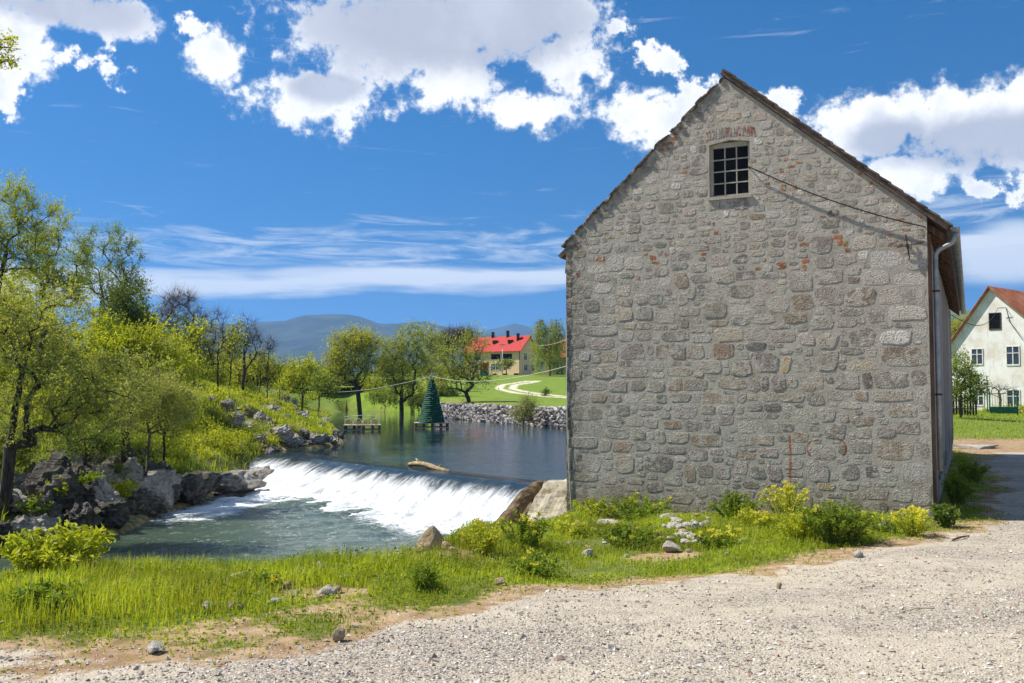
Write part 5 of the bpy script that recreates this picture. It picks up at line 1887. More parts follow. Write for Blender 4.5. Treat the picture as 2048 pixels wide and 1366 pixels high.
    # bushes behind the willows and along the far shore
    for k, (px, py, rx, ry, Y, lf) in enumerate(((770, 795, 34, 16, 112, 'leaf_green'), (860, 782, 26, 18, 108, 'leaf_yellow'), (838, 805, 20, 12, 104, 'leaf_dark'), (895, 790, 20, 12, 100, 'leaf_green'), (745, 770, 26, 12, 122, 'leaf_yellow'))):
        T('shore_bush', ['wide dark green bush on the far shore behind the golden willow', 'round yellow bush behind the green cone', 'shadowed bush between willow and green cone', 'green bush left of the leaning willow', 'yellow bush under the bridge end'][k],
          Y, [(px, py + ry), (px, py + ry * 0.4), (px, py)], [(px, py, rx, ry)], 60 + k, lf, 'bark', 60, 0.25, 0.13, 0.8, 5, 0.9, 0.05, 0.012, cat='bush')


plant_trees()


def bushes():
    """low bushes covering the left slope"""
    data = [(455, 880, 40, 22, 40), (500, 865, 34, 16, 44), (540, 880, 24, 14, 44), (585, 860, 26, 14, 48), (620, 865, 22, 12, 48), (410, 850, 34, 24, 42), (600, 800, 24, 14, 62), (520, 800, 26, 18, 60),
            (555, 790, 20, 14, 66), (470, 790, 30, 16, 56), (420, 790, 26, 18, 52), (500, 770, 26, 16, 66), (545, 765, 22, 12, 72), (640, 835, 18, 10, 60), (575, 815, 20, 10, 58), (380, 880, 36, 22, 36),
            (340, 880, 36, 22, 33), (330, 925, 26, 14, 31), (225, 920, 30, 22, 26), (165, 900, 34, 24, 25), (110, 925, 34, 24, 23.5), (180, 940, 26, 16, 25), (280, 925, 26, 16, 28), (448, 962, 16, 13, 31.5), (400, 815, 30, 20, 46),
            (450, 765, 26, 16, 62), (585, 775, 20, 12, 74), (630, 790, 20, 10, 74), (60, 960, 30, 26, 22.5), (290, 890, 30, 20, 30),
            (430, 870, 34, 24, 39), (385, 835, 36, 26, 44), (480, 875, 30, 18, 41), (520, 855, 26, 16, 46), (445, 835, 26, 18, 47), (560, 850, 24, 14, 50), (610, 845, 22, 12, 54), (500, 825, 24, 16, 54), (540, 805, 24, 16, 60), (360, 905, 30, 18, 33),
            (410, 905, 30, 14, 34), (150, 985, 24, 16, 23.5), (205, 975, 24, 18, 25), (90, 1000, 24, 20, 22), (250, 955, 24, 14, 26.5), (300, 955, 22, 12, 28.5), (360, 935, 22, 12, 31), (465, 900, 26, 12, 37), (510, 893, 22, 10, 38.5)]
    cols = ['leaf_yellow', 'leaf_green', 'leaf_yellow', 'leaf_olive', 'leaf_yellow']
    for k, (px, py, rx, ry, Y) in enumerate(data):
        rng = np.random.default_rng(700 + k)
        c = hit_ground(px, py + ry * 0.8, 18, 110)
        g = c[2]
        Y = c[1]
        m = Y / F_PX
        lf = cols[k % 5]
        size = 'wide' if rx * m > 0.72 else 'small'
        tone = {'leaf_yellow': 'fresh yellow green', 'leaf_green': 'mid green', 'leaf_olive': 'dull olive'}[lf]
        where = ('among the dark boulders at the water' if py >= 940 else 'under the left bank trees' if px < 380 else 'on the upper slope by the slender trees' if py < 805
                 else 'just above the far end of the weir' if py >= 870 else 'among the limestone lumps')
        root = empty('slope_bush', (c[0], c[1], g), '%s %s bush %s' % (size, tone, where), 'bush', '%s %s bushes %s' % (size, tone, where))
        h = max(1.75 * ry * m, 0.3)
        w = rx * m
        n = 46
        a, r = rng.uniform(0, 2 * PI, n), rng.random(n) ** 0.5
        tips = np.stack([np.cos(a) * r * w, np.sin(a) * r * w, h * (1 - 0.55 * r * r) * rng.uniform(0.6, 1.05, n)], 1)
        feet = tips * np.array((0.25, 0.25, 0)) + np.array((0, 0, -0.15))
        tv, tf = twig_geo(feet, tips - feet, np.linalg.norm(tips - feet, axis=1), 0.012)
        link('stems', np_mesh('stems', tv, tf, [MAT['twig']]), root)
        L = max(0.05, 0.0022 * Y)
        W = L * 0.55
        q = int(0.95 * PI * w * h / (0.5 * L * W)) + 60
        i = rng.integers(0, n, q)
        t = 1 - rng.random(q) ** 1.6 * 0.85
        p = feet[i] + (tips[i] - feet[i]) * t[:, None] + rng.normal(0, 0.10 * w + 0.02, (q, 3))
        p[:, 2] = np.maximum(p[:, 2], 0.02)
        v, f = leaf_geo(p, rng.normal(size=(q, 3)) + np.array((0, 0, 0.4)), L * rng.uniform(0.7, 1.2, q), W * rng.uniform(0.7, 1.2, q), rng)
        link('leaves', np_mesh('leaves', v, f, [MAT[lf]]), root)


bushes()


# ------------------------------------------------------------------ grass and gravel
def building_mask(x, y):
    dx, dy = x - B_L[0], y - B_L[1]
    u, w = dx * G_DIR[0] + dy * G_DIR[1], dx * S_DIR[0] + dy * S_DIR[1]
    return (u > -0.02) & (u < B_W + 0.05) & (w > -0.02) & (w < B_LEN)


def blades(x, y, z, L, W, rng, lean=0.45):
    n = len(x)
    a = rng.uniform(0, 2 * PI, n)
    d = np.stack([np.cos(a), np.sin(a), np.zeros(n)], 1)
    s = np.stack([-np.sin(a + rng.normal(0, 0.4, n)), np.cos(a), np.zeros(n)], 1)
    p0 = np.stack([x, y, z - 0.01], 1)
    k = rng.uniform(0.1, 1.0, n)[:, None] * lean
    L = L[:, None]
    W = W[:, None]
    p1 = p0 + np.array((0, 0, 1.0)) * L * 0.55 + d * L * 0.22 * k
    p2 = p0 + np.array((0, 0, 1.0)) * L * (1.0 - 0.35 * k) + d * L * 0.85 * k
    v = np.stack([p0 - s * W * 0.5, p0 + s * W * 0.5, p1 + s * W * 0.4, p1 - s * W * 0.4, p2], 1).reshape(-1, 3)
    o = np.arange(n)[:, None] * 5
    loops = np.concatenate([o + np.array([[0, 1, 2, 3]]), o + np.array([[3, 2, 4]])], 1).ravel()
    counts = np.tile(np.array([4, 3], np.int32), n)
    return v, loops, counts


def build_grass():
    rng = np.random.default_rng(77)
    # near bank and the strip beside the mill
    def sample(n, x0, x1, y0, y1):
        x, y = rng.uniform(x0, x1, n), rng.uniform(y0, y1, n)
        ge = line_side(x, y, GRAVEL_EDGE)
        sdw = poly_sd(x, y, WATER)
        left = line_side(x, y, RIVER) > 0
        rag = fbm2(x, y, 1.3, 4, 21) * 1.6
        patch = fbm2(x, y, 0.9, 3, 55)
        clump = fbm2(x, y, 4.5, 2, 56)
        e = ge + rag * 1.1
        p = smooth(0.05, 1.0, e) * smooth(-0.28, 0.02, patch + clump * 0.5) + 0.03 * smooth(-0.5, 0.1, e)
        for (cx, cy, r) in ((-1.1, 12.2, 0.85), (2.0, 12.9, 0.5), (5.2, 12.6, 0.55), (-2.0, 9.3, 0.5)):
            p = p * (1 - 0.93 * smooth(r, r * 0.5, np.hypot((x - cx) * 0.7, y - cy) + rag * 0.2))
        ok = (rng.random(n) < p) & (sdw > 0.1) & ~left & ~building_mask(x, y)
        return x[ok], y[ok], e[ok], patch[ok], sdw[ok]
    X, Y, E, PT, SD = [np.concatenate(t) for t in zip(sample(250000, -9, 9.5, 6.2, 17.5), sample(26000, -1.5, 3.0, 15, 22), sample(70000, 7.0, 16.0, 14.5, 34))]
    Z = height(X, Y)
    tall = smooth(0.3, 2.2, E) * (0.6 + 0.9 * smooth(-0.1, 0.2, PT)) 
    L = (0.035 + 0.105 * tall * rng.uniform(0.5, 1.5, len(X)) * (1 + 0.4 * smooth(-1.5, -3.5, X)))
    W = rng.uniform(0.005, 0.010, len(X)) * (0.8 + Y / 25)
    v, lo, co = blades(X, Y, Z, L, W, rng)
    o = link('grass', np_mesh('grass', v, None, [MAT['grass']], False, lo, co))
    tag(o, 'fresh green grass on the near river bank', kind='stuff')
    # dry stalks
    k = rng.choice(len(X), 2600, replace=False)
    v, lo, co = blades(X[k], Y[k], Z[k], L[k] * 1.25 + 0.03, W[k] * 0.6, rng, 0.8)
    tag(link('dry_stalks', np_mesh('dry_stalks', v, None, [MAT['dry_grass']], False, lo, co)), 'dry straw stalks among the grass', kind='stuff')
    # broad little leaves of clover and nettles close to the ground
    k = rng.choice(len(X), 30000, replace=False)
    p = np.stack([X[k], Y[k], Z[k] + rng.uniform(0.01, 0.12, len(k)) * (0.3 + tall[k])], 1)
    sz = rng.uniform(0.02, 0.05, len(k))
    v, f = leaf_geo(p, rng.normal(size=p.shape) * np.array((1, 1, 0.35)) + np.array((0, 0, 0.2)), sz, sz * 0.65, rng)
    tag(link('ground_herbs', np_mesh('ground_herbs', v, f, [MAT['leaf_green']])), 'low leafy herbs in the bank grass', kind='stuff')
    # the lawn before the white house
    n = 24000
    x, y = rng.uniform(12, 40, n), rng.uniform(41, 72, n)
    z = height(x, y)
    v, lo, co = blades(x, y, z, rng.uniform(0.05, 0.2, n), np.full(n, 0.03), rng, 0.8)
    tag(link('lawn_grass', np_mesh('lawn_grass', v, None, [MAT['grass']], False, lo, co)), 'unmown lawn before the white house', kind='stuff')
    # left slope: longer coarse grass
    n = 120000
    x, y = rng.uniform(-34, -7, n), rng.uniform(17, 95, n) 
    sdw = poly_sd(x, y, WATER)
    left = line_side(x, y, RIVER) > 0
    patch = fbm2(x, y, 0.5, 3, 58)
    ok = left & (sdw > 0.35) & (rng.random(n) < smooth(-0.25, 0.1, patch))
    x, y = x[ok], y[ok]
    z = height(x, y)
    L = rng.uniform(0.18, 0.5, len(x))
    W = 0.012 + 0.0007 * y
    v, lo, co = blades(x, y, z, L, W, rng, 0.7)
    tag(link('slope_grass', np_mesh('slope_grass', v, None, [MAT['grass']], False, lo, co)), 'rough grass on the left river slope', kind='stuff')


def build_gravel():
    rng = np.random.default_rng(78)
    n = 120000
    y = 3.3 + 13.0 * rng.random(n) ** 1.7
    x = (rng.random(n) * 2 - 1) * (0.6 + y * 0.58)
    ge = line_side(x, y, GRAVEL_EDGE)
    rag = fbm2(x, y, 1.3, 4, 21) * 1.6
    patch = fbm2(x, y, 0.7, 3, 90)
    rut = np.maximum(smooth(0.5, 0.12, np.abs(ge + 1.9 + rag * 0.18)), smooth(0.5, 0.12, np.abs(ge + 3.5 + rag * 0.18)))
    p = smooth(0.7, -0.6, ge + rag) * (0.35 + 0.65 * smooth(-0.16, 0.12, patch)) * (1 - 0.25 * rut)
    ok = rng.random(n) < p
    x, y = x[ok], y[ok]
    z = height(x, y)
    n = len(x)
    s = rng.lognormal(math.log(0.0078), 0.42, n)
    s = np.clip(s, 0.004, 0.032)
    base = np.array([(1, 0, 0), (0, 1, 0), (-1, 0, 0), (0, -1, 0), (0, 0, 1), (0, 0, -1)], float)
    a = rng.uniform(0, 2 * PI, n)
    c, sn = np.cos(a), np.sin(a)
    v = base[None] * rng.uniform(0.6, 1.3, (n, 6, 1)) * np.stack([rng.uniform(0.8, 1.5, n), rng.uniform(0.7, 1.1, n), rng.uniform(0.45, 0.85, n)], 1)[:, None, :]
    v = v + rng.normal(0, 0.16, v.shape)
    vx = v[..., 0] * c[:, None] - v[..., 1] * sn[:, None]
    vy = v[..., 0] * sn[:, None] + v[..., 1] * c[:, None]
    v = np.stack([vx, vy, v[..., 2]], -1) * s[:, None, None] + np.stack([x, y, z + s * 0.25], 1)[:, None]
    f = np.array([(0, 1, 4), (1, 2, 4), (2, 3, 4), (3, 0, 4), (1, 0, 5), (2, 1, 5), (3, 2, 5), (0, 3, 5)])
    F = (np.arange(n)[:, None, None] * 6 + f[None]).reshape(-1, 3)
    me = np_mesh('gravel', v.reshape(-1, 3), F, [MAT['pebble']])
    tag(link('gravel', me), 'loose crushed limestone chips', kind='stuff')


def mat_pebble():
    m, nt, out = new_mat('pebble')
    r = isl_rand(nt)
    c = ramp(nt, r, [(0.0, (0.15, 0.13, 0.11)), (0.2, (0.31, 0.27, 0.215)), (0.5, (0.46, 0.405, 0.325)), (0.8, (0.60, 0.55, 0.465)), (0.95, (0.64, 0.61, 0.56)), (1.0, (0.36, 0.17, 0.09))])
    finish(nt, out, c, 0.9, None, 0.0, 0.25)
    return m


MAT['pebble'] = mat_pebble()
build_grass()
build_gravel()

# ------------------------------------------------------------------ near bank: plants, stones
def near_bank():
    def G(px, py):
        return hit_ground(px, py, 5.0, 40)
    # (px, py of the foot, width px, height px, leaf, flowers, label)
    P = [
        (115, 1165, 210, 110, 'leaf_yellow', 0.0, 'bright leafy elder bush at the river edge with long pointed leaflets', 42, 0.105, 0.034, 34, 'elder_bush'),
        (700, 1122, 110, 40, 'leaf_green', 0.3, 'low clump of yellow topped spurge before the pool', 26, 0.05, 0.02, 24, 'spurge'),
        (1045, 1100, 120, 70, 'leaf_green', 0.35, 'tall spurge clump by the pale abutment slope', 30, 0.055, 0.02, 30, 'spurge'),
        (960, 1110, 90, 60, 'leaf_yellow', 0.35, 'yellowish spurge clump above the pointed boulder', 22, 0.05, 0.02, 24, 'spurge'),
        (1285, 1035, 170, 48, 'leaf_green', 0.1, 'dark nettle patch at the foot of the wall', 44, 0.06, 0.026, 26, 'nettle_patch'),
        (1210, 1030, 120, 36, 'leaf_yellow', 0.1, 'pale nettle patch at the left end of the wall', 30, 0.055, 0.024, 24, 'nettle_patch'),
        (1470, 1040, 110, 52, 'leaf_green', 0.0, 'dark herb clump against the middle of the wall', 34, 0.06, 0.024, 30, 'herb_clump'),
        (1575, 1040, 100, 72, 'leaf_yellow', 0.9, 'tall yellow flowering spurge in front of the red painted bar', 34, 0.05, 0.018, 26, 'spurge'),
        (1510, 1062, 90, 44, 'leaf_yellow', 0.4, 'low spurge with scattered flowers before the dark clump', 24, 0.05, 0.018, 24, 'spurge'),
        (1672, 1090, 160, 84, 'leaf_green', 0.05, 'dense round dark green bush before the right half of the wall', 80, 0.05, 0.018, 46, 'round_bush'),
        (1590, 1085, 100, 60, 'leaf_yellow', 0.1, 'feathery green clump beside the round bush', 36, 0.05, 0.014, 34, 'herb_clump'),
        (1828, 1072, 80, 56, 'leaf_yellow', 0.75, 'small spurge with yellow heads by the right wall corner', 20, 0.05, 0.018, 24, 'spurge'),
        (1775, 1068, 60, 30, 'leaf_green', 0.1, 'little weed tuft under the wall near the corner', 16, 0.045, 0.018, 20, 'weed_tuft'),
        (1260, 1095, 150, 44, 'leaf_green', 0.1, 'leafy weed mat left of the rubble heap', 40, 0.055, 0.024, 24, 'weed_mat'),
        (1135, 1075, 90, 36, 'leaf_yellow', 0.2, 'low weeds at the corner by the hanging cord', 22, 0.05, 0.02, 22, 'weed_tuft'),
        (845, 1185, 80, 52, 'leaf_green', 0.0, 'dark spiky tuft in the middle of the bank grass', 26, 0.10, 0.010, 22, 'grass_tuft'),
        (1070, 1155, 120, 44, 'leaf_green', 0.1, 'leafy clump on the slope below the spurge', 30, 0.055, 0.022, 24, 'weed_mat'),
        (1440, 1100, 110, 40, 'leaf_green', 0.35, 'weeds with small flowers right of the rubble heap', 28, 0.05, 0.02, 24, 'weed_mat'),
        (520, 1180, 90, 34, 'leaf_green', 0.05, 'leafy weeds beside the driftwood branch', 22, 0.05, 0.022, 22, 'weed_tuft'),
        (90, 1230, 160, 60, 'leaf_green', 0.0, 'dark thick weeds under the elder bush', 36, 0.07, 0.022, 24, 'weed_mat'),
        (1915, 1010, 60, 60, 'leaf_green', 0.0, 'shaded nettles growing along the plank wall', 34, 0.06, 0.026, 26, 'nettle_patch'),
        (1945, 965, 70, 40, 'leaf_green', 0.0, 'shaded weeds midway along the plank wall', 34, 0.07, 0.03, 24, 'weed_mat'),
        (1890, 1055, 60, 46, 'leaf_dark', 0.0, 'shaded dock leaves under the downpipe', 18, 0.09, 0.04, 14, 'dock_plant'),
    ]
    for k, (px, py, w, h, lf, fl, lab, st, ll, lw, per, nm) in enumerate(P):
        p = G(px, py)
        m = p[1] / F_PX
        u = (p[0] - B_L[0]) * G_DIR[0] + (p[1] - B_L[1]) * G_DIR[1]
        wv = (p[0] - B_L[0]) * S_DIR[0] + (p[1] - B_L[1]) * S_DIR[1]
        rad = w * m / 2
        if -0.3 < u < B_W + 0.1 and wv > -rad * 0.7 - 0.06:           # keep clear of the wall
            sh = wv + rad * 0.7 + 0.06
            p[0] -= S_DIR[0] * sh
            p[1] -= S_DIR[1] * sh
            p[2] = gz(p[0], p[1])
        plant(nm, lab, p, w * m * 1.05, h * m * 1.12, 900 + k, int(st * 1.5), lf, ll, lw * 1.25, int(per * 1.35), fl)
    R = [
        (858, 1103, 58, 44, 'tan_rock', 'pointed tan boulder on the bank above the pool', 'boulder'),
        (893, 1100, 24, 16, 'tan_rock', 'small tan stone right of the pointed boulder', 'stone'),
        (905, 1106, 18, 10, 'tan_rock', 'little flat tan stone beside the boulder', 'stone'),
        (790, 1122, 60, 14, 'white_rock', 'flat white stone lying before the pointed boulder', 'stone'),
        (830, 1128, 40, 10, 'white_rock', 'thin pale slab on the bare earth patch', 'stone'),
        (765, 1130, 30, 12, 'white_rock', 'small white stone at the edge of the bare earth', 'stone'),
        (870, 1118, 110, 10, 'tan_rock', 'broad low tan slab set in the bare earth', 'stone'),
        (1155, 1064, 36, 22, 'white_rock', 'white stone in the weeds near the wall corner', 'stone'),
        (1138, 1058, 14, 10, 'white_rock', 'tiny white stone next to the wall corner stone', 'stone'),
        (1175, 1116, 34, 18, 'white_rock', 'white stone showing through the slope grass', 'stone'),
        (1775, 1066, 34, 24, 'white_rock', 'blocky pale stone at the wall between bush and corner', 'stone'),
        (1340, 1105, 54, 22, 'white_rock', 'pale stone at the foot of the rubble heap', 'stone'),
        (1340, 1045, 46, 16, 'white_rock', 'long pale stone at the back of the rubble heap', 'stone'),
        (1215, 1052, 60, 12, 'white_rock', 'flat pale stone left of the rubble heap', 'stone'),
        (640, 1142, 22, 16, 'white_rock', 'small white stone left of the spurge clump', 'stone'),
        (615, 1158, 36, 10, 'tan_rock', 'flat tan stone in the trodden grass', 'stone'),
        (650, 1198, 44, 18, 'white_rock', 'pale stone at the lower edge of the grass', 'stone'),
        (700, 1163, 50, 10, 'white_rock', 'flat pale stone below the spurge clump', 'stone'),
        (470, 1172, 44, 14, 'white_rock', 'long white stone beside the driftwood', 'stone'),
        (415, 1190, 24, 10, 'white_rock', 'small white stone left of the driftwood', 'stone'),
        (677, 1282, 38, 20, 'tan_rock', 'rounded tan cobble on the gravel edge', 'stone'),
        (12, 1140, 24, 20, 'white_rock', 'white stone under the elder bush', 'stone'),
        (1000, 1172, 30, 12, 'tan_rock', 'tan stone in the bank grass below the dark tuft', 'stone'),
        (310, 1308, 40, 7, 'white_rock', 'thin white chip lying on the bare earth', 'stone'),
        (1558, 1178, 14, 8, 'tan_rock', 'small reddish cobble alone on the gravel', 'stone'),
    ]
    for k, (px, py, w, h, mt, lab, nm) in enumerate(R):
        p = G(px, py)
        m = p[1] / F_PX
        kw = dict(cuts=14, rough=0.14, sub=3)
        if k == 0:
            kw = dict(cuts=5, rough=0.10, sub=3)
        o = rock(nm, lab, (p[0], p[1], p[2] + 0.02), (w * m * 0.56, w * m * 0.42, max(h * m * 0.72, 0.045)), 500 + k, mt, sink=0.35, rz=0.2 * k, **kw)
        if k == 0:
            me = o.data
            for v in me.vertices:                     # draw it up to a point
                t = max(0.0, (v.co.z / (h * m * 0.62) + 0.4) / 1.4)
                v.co.x = v.co.x * (1.15 - 0.62 * t) + 0.05 * t
                v.co.y *= 1.1 - 0.6 * t
                v.co.z *= 1.1
            o.rotation_euler = (0, 0, 0.5)
    rg = np.random.default_rng(88)
    for k in range(34):                               # pale stones half sunk along the verge
        px = rg.uniform(380, 1800)
        py = np.interp(px, [0, 500, 900, 1200, 1500, 1800], [1215, 1195, 1150, 1115, 1095, 1085]) + rg.uniform(-36, 30)
        p = G(px, py)
        s = rg.uniform(0.04, 0.10)
        big = s > 0.07
        rock('stone', '%s pale stone half sunk in the verge between gravel and river' % ('fist sized' if not big else 'loaf sized'), (p[0], p[1], p[2] + 0.012), (s, s * 0.7, s * rg.uniform(0.4, 0.65)), 620 + k, 'white_rock' if k % 3 else 'tan_rock', '%s verge stones' % ('small' if not big else 'larger'), sub=2, cuts=9, rough=0.13)
    # the rubble heap by the wall: many broken stones
    rng = np.random.default_rng(21)
    for k in range(46):
        px, py = 1372 + rng.normal(0, 30), 1066 + rng.normal(0, 16)
        p = G(px, py)
        s = rng.uniform(0.04, 0.13)
        rock('rubble_stone', 'broken pale stone in the rubble heap below the wall', (p[0], p[1], p[2] + rng.uniform(0, 0.08)), (s, s * 0.75, s * rng.uniform(0.35, 0.7)), 560 + k, 'white_rock' if rng.random() < 0.75 else 'tan_rock', 'rubble heap stones', sub=2, cuts=8, rough=0.15)
    # driftwood and twigs
    p, q = G(448, 1182), G(488, 1166)
    mb = MB()
    a, b = np.array((p[0], p[1], p[2] + 0.05)), np.array((q[0], q[1], q[2] + 0.09))
    mb.tube([a, a * 0.6 + b * 0.4 + (0, 0, 0.03), b, b + (0.07, 0.03, 0.05)], [0.035, 0.032, 0.024, 0.01], 7)
    mb.tube([a * 0.4 + b * 0.6, a * 0.3 + b * 0.7 + (0.02, -0.06, 0.06)], [0.02, 0.008], 5)
    tag(mb.build('driftwood_branch', MAT['pale_wood'], None, True), 'short bleached driftwood branch lying in the bank grass', 'driftwood')
    p, q = G(1700, 1085 + 20), G(1762, 1078 + 18)
    p, q = G(1905, 1083), G(1938, 1076)
    mb = MB()
    mb.tube([(p[0], p[1], p[2] + 0.02), ((p[0] + q[0]) / 2, (p[1] + q[1]) / 2, (p[2] + q[2]) / 2 + 0.03), (q[0], q[1], q[2] + 0.02)], [0.016, 0.014, 0.008], 6)
    tag(mb.build('fallen_stick', MAT['brown_wood'], None, True), 'dark stick on the gravel near the wall corner', 'stick')
    p, q = G(1802, 1229), G(1870, 1222)
    mb = MB()
    mb.tube([(p[0], p[1], p[2] + 0.012), ((p[0] + q[0]) / 2, (p[1] + q[1]) / 2 + 0.02, p[2] + 0.02), (q[0], q[1], q[2] + 0.012)], [0.006, 0.006, 0.004], 5)
    tag(mb.build('fallen_stick', MAT['pale_wood'], None, True), 'thin pale straw stick out on the gravel', 'stick')


MAT['pale_wood'] = simple_mat('bleached_wood', (0.36, 0.30, 0.20), (0.56, 0.50, 0.38), 1.2, 0.9, 0.01, stretch=(8, 8, 2))
near_bank()


# ------------------------------------------------------------------ abutment and log at the weir
def abutment():
    rng = np.random.default_rng(15)
    # a ramp of pale masonry from the pond edge down to the pool beside the fall
    nu, nv = 34, 40
    A = np.array((WEIR_R[0] + 0.42, WEIR_R[1] - 0.10))
    c0 = A                              # top left, against the fall
    c1 = np.array((4.4, 25.4))          # top right, at the mill
    b0 = np.array((-0.10, 21.4))        # bottom left
    b1 = np.array((2.9, 19.6))
    U, Vv = np.meshgrid(np.linspace(0, 1, nu), np.linspace(0, 1, nv))
    X = (c0[0] * (1 - U) + c1[0] * U) * (1 - Vv) + (b0[0] * (1 - U) + b1[0] * U) * Vv
    Y = (c0[1] * (1 - U) + c1[1] * U) * (1 - Vv) + (b0[1] * (1 - U) + b1[1] * U) * Vv
    Z = -0.70 - 0.95 * smooth(0.10, 1.0, Vv) * (1 - 0.6 * U)
    n = fbm(np.stack([X.ravel() * 1.5 + Y.ravel() * 1.2, (X.ravel() - Y.ravel()) * 0.5, Z.ravel() * 3], 1), 4, 8).reshape(X.shape)
    lay = np.abs(((X * 0.75 - Y * 0.35 + n * 0.5) * 2.6) % 1 - 0.5) * 0.22
    Z = Z + n * 0.22 * smooth(0.0, 0.2, Vv) - lay * smooth(0.15, 0.3, Vv)
    top = np.stack([X, Y, Z], -1).reshape(-1, 3)
    bot = np.stack([X, Y, np.full(X.shape, -2.6)], -1).reshape(-1, 3)
    idx = np.arange(nu * nv).reshape(nv, nu)
    q = np.stack([idx[:-1, :-1], idx[1:, :-1], idx[1:, 1:], idx[:-1, 1:]], -1).reshape(-1, 4).tolist()
    ring = list(idx[0, :]) + list(idx[1:, -1]) + list(idx[-1, ::-1][1:]) + list(idx[::-1, 0][1:-1])
    N = len(top)
    for a, b in zip(ring, ring[1:] + ring[:1]):
        q.append((int(a), int(b), int(b) + N, int(a) + N))
    root = empty('abutment', (1.2, 23.6, -2.0), 'pale layered stone abutment sloping down between weir and mill', 'abutment')
    me = np_mesh('stone_slope', np.concatenate([top, bot]) - np.array((1.2, 23.6, -2.0)), [tuple(map(int, f)) for f in q], [MAT['abut']], False)
    link('stone_slope', me, root)
    me = rock_mesh('cap_block', 31, 3, (0.62, 0.45, 0.22), MAT['abut'], 14, 0.08, sharp=0.95)
    o = link('cap_block', me, root)
    o.location = (0.55, 1.55, 1.36)
    o.rotation_euler = (0, 0, 0.2)
    me = rock_mesh('cap_block', 32, 3, (0.55, 0.4, 0.2), MAT['abut'], 14, 0.08, sharp=0.95)
    o = link('cap_block', me, root)
    o.location = (1.75, 1.45, 1.36)
    # brown algae covered rim between fall and abutment
    mb = MB()
    rim = [np.array((WEIR_R[0] + 0.62, WEIR_R[1] + 0.15, -0.84)), np.array((WEIR_R[0] + 0.36, WEIR_R[1] - 0.35, -0.86)), np.array((WEIR_R[0] + 0.05, WEIR_R[1] - 1.0, -1.02)), np.array((WEIR_R[0] - 0.4, WEIR_R[1] - 2.2, -1.5)), np.array((WEIR_R[0] - 0.75, WEIR_R[1] - 3.4, -2.0))]
    rp = np.array(rim) - np.array((0.34, 0.12, 0.02))
    tt = np.linspace(0, 1, 40)
    pts = np.stack([np.interp(tt, np.linspace(0, 1, len(rp)), rp[:, k]) for k in range(3)], 1)
    mb.tube(pts, list(0.15 + 0.08 * tt), 14)
    vv = np.array(mb.v)
    vv = vv + (fbm(vv * 2.2, 4, 61) * 0.26)[:, None] * np.array((1, 0.6, 1.0)) + (fbm(vv * 8.0, 3, 62) * 0.10)[:, None]
    mb.v = [tuple(p) for p in vv]
    r = mb.build('wet_rim', MAT['wet_stone'], root)
    r.matrix_parent_inverse = Matrix.Translation(-Vector(root.location))
    # log stranded on the crest
    p, q = at_z(818, 928, -0.74), at_z(900, 939, -0.74)
    mb = MB()
    ps = [p * (1 - t) + q * t + np.array((0, 0, 0.06 * math.sin(t * 5))) for t in np.linspace(0, 1, 8)]
    mb.tube(ps, [0.05, 0.08, 0.085, 0.08, 0.09, 0.075, 0.07, 0.04], 8)
    mb.tube([ps[2], ps[2] + np.array((-0.15, 0.1, 0.16))], [0.05, 0.02], 5)
    mb.tube([ps[5], ps[5] + np.array((0.12, -0.1, 0.14))], [0.05, 0.02], 5)
    tag(mb.build('stranded_log', MAT['log'], None, True), 'tan broken log stranded on the weir crest', 'log')


MAT['abut'] = mat_rock('abutment_stone', (0.34, 0.28, 0.17), (0.56, 0.51, 0.40), (0.70, 0.66, 0.56), 0.0, 0.25, 1.2)
MAT['log'] = simple_mat('tan_log', (0.16, 0.10, 0.05), (0.48, 0.38, 0.22), 5, 0.9, 0.03)
abutment()


# ------------------------------------------------------------------ floating platforms, green cone
def platform(px, py, label):
    p = at_z(px, py + 4, Z_POND)
    root = empty('floating_platform', (p[0], p[1], Z_POND), label, 'platform', 'floating platforms on the pond', rz=0.12)
    W, D, H = 2.35, 1.7, 0.32
    for k in range(9):
        mb = MB()
        y0 = -D / 2 + k * D / 9
        mb.box((-W / 2, y0 + 0.01, H - 0.05), (W / 2, y0 + D / 9 - 0.01, H))
        mb.build('deck_board', MAT['deck'], root)
    for yy in (-D / 2 + 0.02, D / 2 - 0.10):
        mb = MB()
        mb.box((-W / 2, yy, -0.05), (W / 2, yy + 0.08, 0.03))
        mb.build('base_beam', MAT['deck'], root)
    for xx in (-W / 2 + 0.03, -W / 4, 0.0, W / 4, W / 2 - 0.15):
        mb = MB()
        mb.box((xx, -D / 2 + 0.01, 0.03), (xx + 0.12, D / 2 - 0.01, H - 0.052))
        mb.build('block', MAT['red_wood'], root)
    return root


